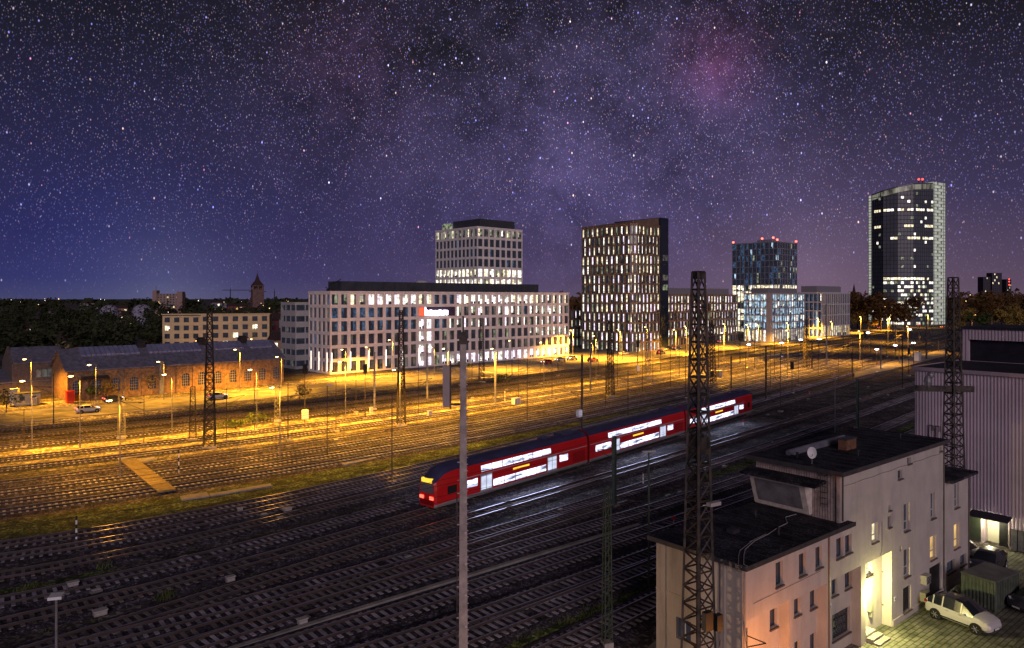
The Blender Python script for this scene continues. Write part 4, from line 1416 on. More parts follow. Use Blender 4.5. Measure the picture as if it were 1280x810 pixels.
# plinth and pilaster-like down edge
b.obox(fr, bays[3][1] + .1, TL(T3), 0, .06, 0, .45)
b.build('wall', M_rend, hs_)
# left end wall (separate render colour), with corner notch
frE = ((0, DW), (0, -1), (-1, 0))
b = MB(); wall_holes(b, frE, 0, DW, 0, ZL, [(1.4, 2.4, 3.0, 4.2), (.3, 1.2, 1.0, 2.0), (3.3, 4.0, 1.2, 2.3)], -.36, 0.012)
b.obox(frE, .45, .75, .013, .16, 0, ZL - .1); b.obox(frE, DW - 1.25, DW - 1.0, .013, .10, 2.2, ZL - .1)
b.obox(frE, 0, DW, .012, .05, 5.35, 5.45)
b.build('end_wall', M_rend2, hs_)
for q in ((1.4, 2.4, 3.0, 4.2), (.3, 1.2, 1.0, 2.0), (3.3, 4.0, 1.2, 2.3)):
    b = MB(); b.obox(frE, q[0], q[1], -.25, -.2, q[2], q[3], 0); b.obox(frE, (q[0] + q[1]) / 2 - .03, (q[0] + q[1]) / 2 + .03, -.2, -.16, q[2], q[3], 1); b.build('window', [MATS['window_dark'], M_white], hs_)
# windows
M_sill = mat('window_sill', (.13, .10, .09), .8, var=.2)
M_wfr = mat('white_frame', (.55, .53, .5), .6, var=0)
E_w1 = emit('room_light', (1.0, .86, .5), 1.1, False, 1.2, .5); E_w2 = emit('room_amber', (1.0, .62, .2), .75, False, 1.0, .5)
for (a0, a1, z0, z1), off, mk in winlist:
    lit = {Y_: E_w1, O_: E_w2}.get(mk, MATS['window_dark'])
    b = MB(); dpt = off - .22
    b.obox(fr, a0, a1, dpt - .04, dpt, z0, z1, 0)
    w = b.build('window', [lit], hs_)
    b = MB(); t = .05
    for q in ((a0, a0 + t, z0, z1), (a1 - t, a1, z0, z1), (a0 + t, a1 - t, z0, z0 + t), (a0 + t, a1 - t, z1 - t, z1)):
        b.obox(fr, q[0], q[1], dpt, dpt + .05, q[2], q[3])
    if mk in ('tall', O_, Y_): b.obox(fr, a0 + t, a1 - t, dpt, dpt + .05, z0 + (z1 - z0) * .3, z0 + (z1 - z0) * .3 + .06)
    if mk == 'bars':
        for k in range(1, 7): b.obox(fr, a0 + (a1 - a0) * k / 7 - .02, a0 + (a1 - a0) * k / 7 + .02, dpt + .051, dpt + .09, z0, z1)
        for k in range(1, 3): b.obox(fr, a0, a1, dpt, dpt + .05, z0 + (z1 - z0) * k / 3, z0 + (z1 - z0) * k / 3 + .05)
    if mk == 'louvre':
        k = z0
        while k < z1 - .1: b.obox(fr, a0 + t, a1 - t, dpt + .0, dpt + .08, k + .02, k + .06); k += .1
    b.build('frame', M_wfr if mk in (Y_, O_, 'tall') else M_frame, w)
    if a1 - a0 > .35:
        b = MB(); b.obox(fr, a0 - .06, a1 + .06, dpt + .05, off + .10, z0 - .09, z0 - .005); b.build('sill', M_sill, w)
# roofs
M_tar = mat('tar_roof', (0.012, 0.012, 0.016), .8, var=.5, scale=.8, bump=.25, col2=(.034, .033, .040), speck=14)
M_tar.node_tree.nodes['Principled BSDF'].inputs['Specular IOR Level'].default_value = .18
M_edge = mat('roof_edge_metal', (.09, .085, .085), .5, metal=.4, var=.2)
b = MB(); b.box(-.35, TL(T1) + .85, -.45, DW + .35, ZL + .01, ZL + .2, 0); b.box(-.40, TL(T1) + .9, -.5, -.451, ZL - .03, ZL + .22, 1); b.box(-.40, -.351, -.45, DW + .35, ZL - .03, ZL + .22, 1)
# (the part that runs into the high block is cut short)
rl = b.build('roof', [M_tar, M_edge], hs_)
b = MB(); b.box(TL(T1) - .35, TL(T2) + .15, -.3, DW + .7, ZU + .01, ZU + .2, 0); b.box(TL(T1) - .4, TL(T2) + .2, -.36, -.301, ZU - .05, ZU + .22, 1); b.box(TL(T1) - .4, TL(T1) - .351, -.3, DW + .7, ZU - .05, ZU + .22, 1)
ru = b.build('roof', [M_tar, M_edge], hs_)
b = MB(); b.box(TL(T2) + .16, TL(T3) + .3, -.55, DW + .3, ZE + .01, ZE + .2, 0)
b.build('roof', [M_tar], hs_)
b = MB(); x = .7
while x < TL(T1) + .4: b.box(x, x + .09, -.44, DW + .3, ZL + .2, ZL + .212); x += 1.05
for q in ((2.2, 4.4), (5.5, 1.2), (7.6, 4.0)): b.tube((*q, ZL + .2), (*q, ZL + .55), .06, n=8); b.tube((*q, ZL + .56), (*q, ZL + .62), .11, n=8)
b.box(3.6, 4.2, 2.9, 3.4, ZL + .2, ZL + .42)
b.build('roof_fittings', mat('roof_seam', (.035, .034, .04), .7, var=.3), rl)
b = MB(); x = TL(T1) + .5
while x < TL(T2): b.box(x, x + .09, -.28, DW + .6, ZU + .2, ZU + .212); x += 1.05
for q in ((TL(T1) + 1.4, 3.6), (TL(T1) + 5.2, 1.4), (TL(T2) - 2.2, 2.2)): b.tube((*q, ZU + .2), (*q, ZU + .5), .06, n=8); b.tube((*q, ZU + .51), (*q, ZU + .57), .11, n=8)
b.build('roof_fittings', MATS['roof_seam'], ru)
b = MB(); b.tube((TL(T1) + .12, -.07, ZL + .3), (TL(T1) + .12, -.07, ZU - .06), .05); b.build('downpipe', mat('pipe_dark', (.09, .075, .07), .6, var=.2), hs_)
b = MB(); b.tube((TL(T2) - .15, -.06, .1), (TL(T2) - .15, -.06, ZU - .1), .045); b.build('downpipe', MATS['pipe_dark'], hs_)
b = MB(); b.tube((TL(T3) - .2, -.06, .1), (TL(T3) - .2, -.06, ZE - .1), .045)
b.build('downpipe', mat('pipe_dark', (.09, .075, .07), .6, var=.2), hs_)
b = MB(); zc = ZU - .75
for q in range(12): 
    xa = TL(T1) + .3 + q * 1.3; b.tube((xa, -.02, zc - .05 * (q % 2)), (xa + 1.3, -.02, zc - .05 * ((q + 1) % 2)), .012, n=4)
b.tube((TL(T1) + 5.5, -.02, 5.5), (TL(T1) + 5.5, -.02, 7.4), .012, n=4); b.tube((TL(T1) + 5.5, -.02, 5.5), (TL(T1) + 5.3, -.02, 5.2), .012, n=4); b.tube((1.0, -.02, 6.0), (8.0, -.02, 6.05), .01, n=4)
b.build('wall_cable', M_darkmetal, hs_)
# high block front: vertical cladding
M_clad = mat('vertical_cladding', (.34, .27, .24), .8, var=.25, scale=2.5)
frH = ((TL(T1), DW + .1), (0, -1), (-1, 0))
b = MB(); Lh = DW + .08; wall_holes(b, frH, 0, Lh - .01, ZL + .2, ZU - .01, [], -.38, .012)
k = .0
while k < Lh - .08: b.obox(frH, k, k + .035, .012, .04, ZL + .2, ZU - .02); k += .17
b.obox(frH, Lh - .18, Lh - .02, .041, .14, ZL + .2, ZU - .02)
b.build('cladding', M_clad, hs_)
# slanted signal-room window with canopy
za, zb3 = ZL + .35, ZL + 2.35
b = MB()
n = len(b.v)
def hq(a, o, z): return (TL(T1) - o, DW + .1 - a, z)
a0, a1 = .1, 3.9
b.hexa([hq(a0, 0.05, za), hq(a1, 0.05, za), hq(a1, .35, za), hq(a0, .35, za), hq(a0, .05, zb3), hq(a1, .05, zb3), hq(a1, 1.05, zb3), hq(a0, 1.05, zb3)])
bay_o = b.build('signal_room_bay', mat('bay_frame', (.62, .54, .46), .7, var=.2, scale=3), hs_)
b = MB()
def sq(a, k, o=0.03):  # on slanted face
    z = za + (zb3 - za) * k
    return hq(a, .35 + .70 * k + o, z)
b.quad(sq(a0 + .35, .14), sq(a0 + .35, .88), sq(a1 - .35, .88), sq(a1 - .35, .14))
b.build('window', mat('grey_pane', (.19, .18, .18), .2, var=.3, scale=1.0, spec=.6), bay_o)
b = MB(); b.hexa([hq(-.35, .02, zb3 + .05), hq(a1 + .9, .02, zb3 + .05), hq(a1 + .9, 1.45, zb3 - .02), hq(-.35, 1.45, zb3 - .02), hq(-.35, .02, zb3 + .25), hq(a1 + .9, .02, zb3 + .25), hq(a1 + .9, 1.45, zb3 + .1), hq(-.35, 1.45, zb3 + .1)])
b.build('canopy', M_tar, bay_o)
# ladder
b = MB()
for a in (4.55, 4.95): b.tube(hq(a, .22, ZL + 1.0), hq(a, .22, ZU - .1), .025)
for k in range(6): b.tube(hq(4.55, .22, ZL + 1.2 + k * .35), hq(4.95, .22, ZL + 1.2 + k * .35), .02)
b.build('ladder', M_steel, hs_)
# dish
dish = empty('satellite_dish', hs_.matrix_basis @ Vector((TL(T1) + .5, 2.1, ZU + .2)), R(-18), 'oval white satellite dish standing on the upper black roof edge', 'satellite dish')
dish.scale = (.72, .72, .72)
b = MB(); b.tube((0, 0, 0), (0, .05, .9), .03); b.build('post', M_galv, dish)
b = MB(); n = len(b.v); m_ = 20
b.v.append((0, -.02, 1.0))
for r_, o_ in ((.2, .01), (.34, .05), (.45, .1)):
    for i in range(m_): an = 2 * math.pi * i / m_; b.v.append((r_ * .86 * math.cos(an), -o_ - .02 + .1 - .1, 1.0 + r_ * 1.15 * math.sin(an)))
for i in range(m_):
    j = (i + 1) % m_; b.f.append((0, 1 + i, 1 + j)); b.m.append(0)
    for q in (0, 1): b.f.append((1 + q * m_ + i, 1 + (q + 1) * m_ + i, 1 + (q + 1) * m_ + j, 1 + q * m_ + j)); b.m.append(0)
b.build('reflector', M_white, dish, True)
b = MB(); b.tube((0, -.05, .6), (0, -.5, .85), .015); b.ball((0, -.5, .88), .05, .08, .05); b.build('receiver', M_galv, dish)
# chimney, pipe, roof cable
tch, _ = fpx(1093, 560)
b = MB(); xc = TL(fpx(1108, 560)[0]) ; b.box(xc - .1, xc + 1.3, 2.6, 3.2, ZU + .2, ZU + .9, 0); b.box(xc - .16, xc + 1.36, 2.54, 3.26, ZU + .9, ZU + .97, 1)
b.build('chimney', [mat('chimney_brick', (.17, .085, .05), .9, var=.3, scale=4), M_edge], ru)
b = MB(); xs_ = TL(T1) + 2.0; b.box(xs_, xs_ + 7.2, 4.2, 4.65, ZU + .2, ZU + .42); b.tube((xs_ - .3, 4.4, ZU + .35), (xs_ + 7.4, 4.4, ZU + .45), .2, n=8)
b.build('roof_duct', mat('duct_metal', (.20, .20, .24), .45, metal=.3, var=.2), ru)
b = MB(); path = [(TL(T1) - .5, 2.6), (TL(T1) - 1.6, 2.7), (TL(T1) - 2.6, 2.0), (TL(T1) - 3.8, 1.9), (TL(T1) - 5.4, 1.6), (TL(T1) - 7, 1.45), (1.8, 1.0), (.9, .5), (-.2, -.2), (-.3, -.47)]
rr = random.Random(4)
for i in range(len(path) - 1): b.tube((*path[i], ZL + .24), (*path[i + 1], ZL + .24), .022, n=5)
for i in range(4, len(path) - 1): b.tube((path[i][0] - .3 * (i > 5), path[i][1] + .12, ZL + .23), (path[i + 1][0] - .35, path[i + 1][1] + .1, ZL + .23), .015, n=5)
b.build('roof_cable', mat('cable_grey', (.35, .33, .33), .6, var=0), rl)
# downpipes and bracket
b = MB(); tq = TL(cpx(614, 600)[0]); b.tube((tq, -.08, 0), (tq, -.08, ZL - .1), .05); b.build('downpipe', mat('pipe_brown', (.2, .13, .11), .6, var=0), hs_)
b = MB(); b.tube((.4, 0, 4.5), (.4, -1.1, 4.5), .03); b.tube((.4, 0, 3.9), (.4, -1.1, 4.5), .03); b.tube((.4, 0, 3.7), (.4, 0, 4.9), .035); b.build('wall_bracket', M_steel, hs_)
# AC units
for (x0, y0, x1, y1, nm) in ((915, 555, 940, 600, 'air_conditioner'), (912, 615, 941, 655, 'air_conditioner')):
    t0, z0 = cpx(x0, y1); t1, z1 = cpx(x1, y0); z1 = cpx(x0, y0)[1]
    b = MB(); b.box(TL(t0), TL(t0) + .8, -.42, -.02, z0, z0 + .62)
    for k in range(5): b.box(TL(t0) + .08, TL(t0) + .72, -.45, -.42, z0 + .08 + k * .1, z0 + .12 + k * .1, 1)
    b.build(nm, [mat('ac_shell', (.35, .33, .28), .6, var=.1), M_darkmetal], hs_)
# door + steps + lamp
a0, a1, z0, z1 = door_rec
b = MB(); b.obox(fr, a0, a1, -RB - .2, -RB - .14, z0, z1, 0); dr = b.build('door', [mat('door_cream', (.5, .45, .3), .5, var=.1)], hs_)
b = MB(); b.obox(fr, a0 + .15, a1 - .15, -RB - .139, -RB - .12, z0 + 1.1, z1 - .2); b.build('door_pane', E_w1, dr)
b = MB(); b.obox(fr, a0 - .1, a1 + .3, -RB, -.05, 0, .5); b.obox(fr, a0 - .1, a1 + .5, -.05, .35, 0, .33); b.obox(fr, a0 - .1, a1 + .6, .351, .75, 0, .17); b.build('step', M_conc2, hs_)
b = MB(); b.obox(fr, a1 + .3, a1 + .7, -RB, -RB + .25, 1.5, 2.2); b.obox(fr, a1 + .5, a1 + .75, -RB, -RB + .22, 1.1, 1.45); b.build('letter_box', mat('letter_box_metal', (.3, .3, .25), .4, metal=.4, var=0), hs_)
b = MB(); lz = 3.1; b.obox(fr, a0 + .2, a0 + .75, -RB + .005, -RB + .16, lz, lz + .16, 0)
lampo = b.build('wall_lamp', [emit('door_lamp', (1, .92, .55), 25, False)], hs_)


def lamp(name, pos, power, col, parent=None, r=.2, spot=None):
    l = bpy.data.lights.new(name, 'POINT' if spot is None else 'SPOT')
    l.energy = power; l.color = col; l.shadow_soft_size = r
    if spot is not None: l.spot_size = R(spot); l.spot_blend = .5
    o = bpy.data.objects.new(name, l); COL.objects.link(o); o.location = pos
    if parent is not None: o.parent = parent
    return o


pl = hs_.matrix_basis @ Vector((a0 + .48, .62 - .38, lz - .05))
lamp('door_light', (a0 + .48, -.25, lz - .1), 1300, (1, .92, .36), hs_, r=.12)
b = MB(); a0, a1, z0, z1 = door2; b.obox(fr, a0, a1, -.2, -.14, z0, z1); b.build('door', M_darkmetal, hs_)
for x, y, lab in ((830, 645, 0), (650, 680, 1)):
    t, z = cpx(x, y); o_ = 0 if lab == 0 else -RB
    b = MB(); b.obox(fr, TL(t), TL(t) + .3, o_ + .005, o_ + .02, z - .25, z + .05, 0); b.obox(fr, TL(t) + .05, TL(t) + .25, o_ + .021, o_ + .025, z - .14, z - .1, 1); b.obox(fr, TL(t) + .08, TL(t) + .22, o_ + .021, o_ + .025, z - .2, z - .17, 1)
    b.build('wall_plate', [M_white, M_darkmetal], hs_)
# warm lamp low down by the bays (lights the orange recesses)
lamp('bay_light', (1.2, -2.6, 2.4), 900, (1.0, .33, .06), hs_, r=.2)
b = MB(); b.tube((1.2, -2.75, 0), (1.2, -2.75, 2.7), .05); b.box(1.05, 1.35, -2.8, -2.5, 2.7, 2.85); b.box(1.1, 1.3, -2.7, -2.55, 2.62, 2.69, 1)
o = b.build('bollard_lamp', [M_steel, E_sodium]); o.matrix_basis = hs_.matrix_basis.copy(); tag(o, 'low post lamp giving orange light beside the near wall of the pale house', 'lamp')

e = empty('lamp_post', hs_.matrix_basis @ Vector((-8.0, 4.6, 0)), 0, 'short lamp post lighting the end wall of the pale house', 'lamp post')
b = MB(); b.tube((0, 0, 0), (0, 0, 4.7), .06); b.build('post', M_steel, e)
b = MB(); b.box(-.2, .2, -.1, .1, 4.7, 4.85); b.build('lamp_head', M_steel, e)
lamp('lamp_light', (0, 0, 4.6), 1500, (1, .66, .40), e, r=.12)
# ------------------------------------------------------------------ yard
M_pave = bpy.data.materials.new('yard_pavers'); M_pave.use_nodes = True
t = M_pave.node_tree; bs = t.nodes['Principled BSDF']; bs.inputs['Roughness'].default_value = .8
tcn = t.nodes.new('ShaderNodeTexCoord'); mp = t.nodes.new('ShaderNodeMapping'); mp.inputs['Rotation'].default_value = (0, 0, RZF + R(0))
br = t.nodes.new('ShaderNodeTexBrick'); br.inputs['Scale'].default_value = 1.0; br.inputs['Brick Width'].default_value = .9; br.inputs['Row Height'].default_value = .32
br.inputs['Mortar Size'].default_value = .035; br.inputs['Color1'].default_value = (.17, .16, .125, 1); br.inputs['Color2'].default_value = (.24, .225, .17, 1); br.inputs['Mortar'].default_value = (.055, .075, .03, 1)
t.links.new(tcn.outputs['Object'], mp.inputs[0]); mp.inputs['Rotation'].default_value = (0, 0, -RZF); t.links.new(mp.outputs[0], br.inputs['Vector'])
nn_ = t.nodes.new('ShaderNodeTexNoise'); nn_.inputs['Scale'].default_value = .9; nn_.inputs['Detail'].default_value = 6; t.links.new(tcn.outputs['Object'], nn_.inputs['Vector'])
cc = mixc(1.0, br.outputs[0], ramp(nn_.outputs[0], [(.3, (.35, .4, .3)), (.62, (1.1, 1.1, 1.1))], tree=t), 'MULTIPLY', tree=t)
t.links.new(cc, bs.inputs['Base Color'])
bp = t.nodes.new('ShaderNodeBump'); bp.inputs['Distance'].default_value = .02; t.links.new(br.outputs[1], bp.inputs['Height']); bp.invert = True; t.links.new(bp.outputs[0], bs.inputs['Normal'])
MATS['yard_pavers'] = M_pave
b = MB()
pA = ORG.xy; u_ = Vector(UF); n__ = Vector((.637, -.771))
q = [pA - u_ * 3 + n__ * 0.0, pA - u_ * 3 + n__ * 40, pA + u_ * (TL(T3) + 9) + n__ * 40, pA + u_ * (TL(T3) + 9) - n__ * 1.0, pA - n__ * 1.0]
b.poly([(*p, .05) for p in q])
tag(b.build('yard_pavement', M_pave), 'worn block paving of the yard in front of the pale house', 'pavement', kind='structure')

# ------------------------------------------------------------------ corrugated warehouse (right edge)
Pw = G(1211, 675); dW = Vector((.637, -.771)); nW = Vector((-.771, -.637))
Wc = Pw.xy - dW * 4.6        # far-left corner
HW = zat(460.5, Wc.y)
wh = empty('warehouse', (*Wc, 0), math.atan2(dW.y, dW.x), 'tall windowless warehouse clad in pinkish corrugated sheet at the right edge', 'warehouse')
M_corr = mat('corrugated_sheet', (.46, .38, .42), .6, metal=.0, var=.12, scale=.25)
LW = 26.0
b = MB(); n = len(b.v); pts = []; s_ = 0.0
doorx = (5.7, 7.6)
while s_ < LW:
    pts += [(s_, 0), (s_ + .13, 0), (s_ + .16, .04), (s_ + .24, .04), (s_ + .27, 0)]; s_ += .27
for i in range(len(pts) - 1):
    (x0, o0_), (x1, o1_) = pts[i], pts[i + 1]
    zb_ = 2.35 if doorx[0] < x0 < doorx[1] else .25
    b.quad((x0, -o0_, zb_), (x1, -o1_, zb_), (x1, -o1_, HW), (x0, -o0_, HW))
s_ = 0
pts = []
while s_ < 30:
    pts += [(s_, 0), (s_ + .13, 0), (s_ + .16, .04), (s_ + .24, .04), (s_ + .27, 0)]; s_ += .27
for i in range(len(pts) - 1):
    (x0, o0_), (x1, o1_) = pts[i], pts[i + 1]
    b.quad((-o0_, x0, .25), (-o0_, x0, HW), (-o1_, x1, HW), (-o1_, x1, .25))
b.build('wall', M_corr, wh)
b = MB(); b.box(.05, doorx[0], .1, 30, 0, HW - .05); b.box(doorx[1] + .1, LW, .1, 30, 0, HW - .06); b.box(doorx[0], doorx[1] + .1, 1.2, 30, 0, HW - .07); b.box(doorx[0], doorx[1] + .1, .1, 1.2, 2.4, HW - .07)
b.box(-.02, doorx[0], -.03, .1, 0, .25)
b.build('core', M_corr, wh)
b = MB(); b.box(-.15, LW, -.18, 30, HW, HW + .12); b.build('roof', mat('warehouse_roof', (.02, .02, .03), .7, var=.3, scale=.3), wh)
b = MB(); b.box(-.18, LW, -.24, -.181, HW - .15, HW + .2); b.box(-.24, -.181, -.2, 30, HW - .15, HW + .2); b.build('roof_trim', mat('trim_pink', (.33, .26, .29), .5, var=0), wh)
# upper storey block
pu = at(1203.5, 77.6 * 22 / 23 * 1.0); Yu = (H - HW) * F / (452 - HZ); pu = at(1203.5, Yu)
loc = Matrix.Rotation(-wh.rotation_euler[2], 2) @ (pu.xy - Wc)
zU = zat(411, Yu)
x0, y0 = loc.x, loc.y
b = MB(); fr_ = ((x0, y0), (1, 0), (0, -1))
wall_holes(b, fr_, 0, 20, HW + .12, zU, [(.55, 20, HW + .14, zU - 1.1)], -.4, 0)
k = 0
while k < 20:
    b.obox(fr_, k, k + .12, 0, .05, zU - 1.1 if k > .5 else HW + .12, zU); k += .3
b.box(x0, x0 + 20, y0 + 9, y0 + 9.4, HW + .12, zU); b.box(x0, x0 + .4, y0 + .4, y0 + 9, HW + .12, zU)
b.build('upper_wall', M_corr, wh)
b = MB(); b.box(x0 + .5, x0 + 20, y0 + .45, y0 + 1, HW + .13, zU - .2); b.build('recess_dark', mat('recess_black', (.012, .012, .02), .7, var=.3), wh)  # black sheet stands in for the darkness of the opening
b = MB(); b.box(x0 - .2, x0 + 20, y0 - .2, y0 + 9.6, zU + .01, zU + .25); b.build('upper_roof', MATS['warehouse_roof'], wh)
b = MB()
for k in (1.3, 1.9):
    b.tube((k, -.12, 8.3), (k, -.12, 10.0), .035); b.tube((k, -.12, 8.3), (k + .35, -.12, 8.3), .03); b.tube((k, -.12, 10.0), (k + .35, -.12, 10.0), .03); b.tube((k + .35, -.12, 8.3), (k + .35, -.12, 8.7), .03); b.tube((k + .35, -.12, 9.5), (k + .35, -.12, 10.), .03)
b.build('handhold', M_steel, wh)
# personnel door with canopy and lamp
b = MB(); b.box(doorx[0] + .05, doorx[1] + .1, 1.1, 1.19, 0, 2.35); b.build('lobby_wall', mat('lobby_white', (.62, .6, .5), .6, var=0), wh)
b = MB(); b.box(4.2, 5.6, -.14, -.08, .1, 2.35); b.build('door_leaf', mat('green_door', (.06, .075, .05), .5, var=.1), wh)
b = MB(); b.box(6.9, 7.75, .3, .36, .05, 2.3); b.build('door_leaf', M_darkmetal, wh)
b = MB(); b.hexa([(4.9, -1.2, 2.5), (8.0, -1.2, 2.5), (8.0, -.1, 2.75), (4.9, -.1, 2.75), (4.9, -1.2, 2.58), (8.0, -1.2, 2.58), (8.0, -.1, 2.9), (4.9, -.1, 2.9)]); b.build('canopy', MATS['warehouse_roof'], wh)
b = MB(); b.box(6.3, 6.6, -.35, -.1, 2.38, 2.46); b.build('canopy_lamp', emit('canopy_lamp', (1, .95, .75), 30, False), wh)
lamp('canopy_light', (6.45, -.45, 2.25), 330, (1, .9, .52), wh, r=.12)
for k in range(6):
    b = MB(); b.box(8.0 + k * .5, 8.42 + k * .5, -.3, -.1, .1, 1.9); 
    tmp = b.build('slat_screen', M_galv, wh)
# traffic sign-like silver thing and pipes omitted where the photo only shows darkness

# ------------------------------------------------------------------ the red double-deck train
M_tred = mat('train_red', (.62, .012, .014), .35, var=.1, scale=.3, spec=.5)
M_tred2 = mat('train_dark_red', (.22, .008, .010), .4, var=.1)
M_troof = mat('train_roof', (.045, .045, .10), .45, var=.25, scale=.6)
M_tskirt = mat('train_skirt', (.30, .28, .28), .5, var=.1)
M_under = mat('underframe', (.02, .02, .02), .8, var=.3)
M_tgrey = mat('train_door_grey', (.42, .42, .46), .4, var=.05)
E_tw = emit('train_window', (.66, .72, 1.0), 2.3, True, 1.1, .9, (.5, 1, 3.5))
E_td = emit('train_door_glass', (.72, .78, 1.0), 1.1, False, .8, .3, (.5, 1, 1))
E_ty = emit('train_yellow', (1.0, .62, .05), 1.3, False)
E_tr = emit('train_tail', (1.0, .09, .05), 4.0, True)
E_tr2 = emit('train_tail_soft', (1.0, .16, .10), 1.0, False)
PROF = [(-1.25, .36), (-1.39, .62), (-1.39, .78), (-1.39, 2.75), (-1.30, 3.62), (-1.22, 3.80), (-.85, 4.25), (-.4, 4.45), (0, 4.50)]
SEGM = [0, 0, 1, 1, 1, 2, 2, 2]


def py(z):
    for (a, z0), (c, z1) in zip(PROF, PROF[1:]):
        if z0 <= z <= z1: return a + (c - a) * (z - z0) / (z1 - z0 + 1e-9)
    return -1.39


def coach(parent, x0, L, cab):
    ring = PROF + [(-a, z) for a, z in reversed(PROF[:-1])]
    segm = SEGM + SEGM[::-1]
    st = [(x0 + (3.0 if cab else 0), 1.0, 1.0), (x0 + L, 1.0, 1.0)]
    if cab:
        st = [(x0, .78, .70), (x0 + .25, .90, .74), (x0 + 1.3, .97, .93), (x0 + 2.2, 1.0, .985), (x0 + 3.2, 1.0, 1.0)] + [(x0 + L, 1, 1)]
    b = MB()
    for (x, sy_, szz) in st:
        for (a, z) in ring:
            b.v.append((x, a * sy_, .36 + (z - .36) * szz))
    nr = len(ring)
    for s in range(len(st) - 1):
        for i in range(nr - 1):
            q = s * nr + i
            mi = segm[i]
            b.f.append((q, q + nr, q + nr + 1, q + 1)); b.m.append(mi)
    b.f.append(tuple(range(nr))); b.m.append(3 if not cab else 1)
    b.f.append(tuple(range((len(st) - 1) * nr + nr - 1, (len(st) - 1) * nr - 1, -1))); b.m.append(3)
    co = b.build('coach', [M_tskirt, M_tred, M_troof, M_tred2], parent)

    def side(a0, a1, z0, z1, m_, name, par, th=.03, gap=None, both=True):
        for sg in ((-1, 1) if both else (-1,)):
            bb = MB()
            y0, y1 = abs(py(z0)), abs(py(z1))
            P = [(a0, y0), (a1, y0), (a1, y0 + th), (a0, y0 + th)]
            T = [(a0, y1), (a1, y1), (a1, y1 + th), (a0, y1 + th)]
            lo_ = [(x, sg * y, z0) for x, y in P]; hi_ = [(x, sg * y, z1) for x, y in T]
            if sg < 0: lo_, hi_ = lo_[::-1], hi_[::-1]
            bb.hexa(lo_ + hi_)
            o_ = bb.build(name, m_, par)
        return o_

    def band(a0, a1, z0, z1, n, m_=E_tw):
        w_ = (a1 - a0) / n
        for i in range(n): side(a0 + i * w_ + .07, a0 + (i + 1) * w_ - .07, z0, z1, m_, 'window', co)
    s0 = x0 + (0 if cab else 1.0)
    if cab:
        band(x0 + 4.4, x0 + 6.1, 1.55, 2.35, 1)
        doors = (x0 + 6.5, x0 + 18.2); lower = (x0 + 8.5, x0 + 18.0); up_ = (x0 + 6.6, x0 + 19.0); tailw = (x0 + 20.6, x0 + 22.4)
        side(x0 + 1.6, x0 + 2.9, 1.5, 2.3, M_under, 'cab_window', co)
    else:
        band(x0 + 1.4, x0 + 5.2, 1.55, 2.35, 2)
        doors = (x0 + 5.5, x0 + 18.6); lower = (x0 + 7.5, x0 + 18.4); up_ = (x0 + 4.5, x0 + 19.2); tailw = (x0 + 21.0, x0 + 22.8)
    for d_ in doors:
        o_ = side(d_, d_ + 1.9, .75, 2.55, M_tgrey, 'door', co, th=.02)
        side(d_ + .12, d_ + .90, .95, 2.4, E_td, 'door_pane', co, th=.035); side(d_ + 1.0, d_ + 1.78, .95, 2.4, E_td, 'door_pane', co, th=.035)
    band(lower[0], lower[1], .98, 1.72, 5)
    band(tailw[0], tailw[1], 1.55, 2.35, 1)
    band(up_[0], up_[1], 2.88, 3.52, 7)
    side(x0 + (3.0 if cab else .2), x0 + L - .2, 2.60, 2.68, mat('pale_stripe', (.45, .42, .42), .5, var=0), 'stripe', co, th=.012)
    side(lower[0] + 3.4, lower[0] + 6.3, 2.15, 2.36, E_ty, 'marker_band', co, th=.02)  # yellow stripe, made to glow by its emissive colour
    # grille near the car end
    bb = MB()
    for k in range(8): bb.box(x0 + L - 3.2, x0 + L - .6, -1.41, -1.39, 1.0 + k * .16, 1.08 + k * .16)
    bb.build('grille', M_tred2, co)
    for sg in (-1, 1):  # area lamps added just outside the windows to brighten the tracks
        al = bpy.data.lights.new('window_fill', 'AREA'); al.shape = 'RECTANGLE'; al.size = 15; al.size_y = .8; al.energy = 420; al.color = (.55, .64, 1.0)
        ao = bpy.data.objects.new('window_fill', al); COL.objects.link(ao); ao.parent = co
        ao.location = (x0 + 13, sg * 1.50, 1.5); ao.rotation_euler = (R(90) * (-1 if sg < 0 else 1), 0, 0)
    # roof equipment
    bb = MB(); bb.box(x0 + L - 4.4, x0 + L - 1.2, -.7, .7, 4.38, 4.62); bb.box(x0 + L - 8, x0 + L - 6.4, -.5, .5, 4.42, 4.58)
    bb.build('roof_unit', M_troof, co)
    # bogies
    for bx in (x0 + 3.8, x0 + L - 3.8):
        bb = MB(); bb.box(bx - 1.8, bx + 1.8, -1.15, 1.15, .05, .42)
        for wx in (-1.25, 1.25):
            for sy_ in (-1, 1): bb.tube((bx + wx, sy_ * .62, .02 + .1), (bx + wx, sy_ * .78, .02 + .1), .45, n=14)
        bb.build('bogie', M_under, co)
    bb = MB(); bb.box(x0 + 6.5, x0 + L - 6.5, -1.2, 1.2, .08, .40); bb.build('underframe', M_under, co)
    if not cab or True:
        bb = MB(); bb.box(x0 + L, x0 + L + .45, -1.15, 1.15, .5, 3.9); bb.build('gangway', M_under, co)
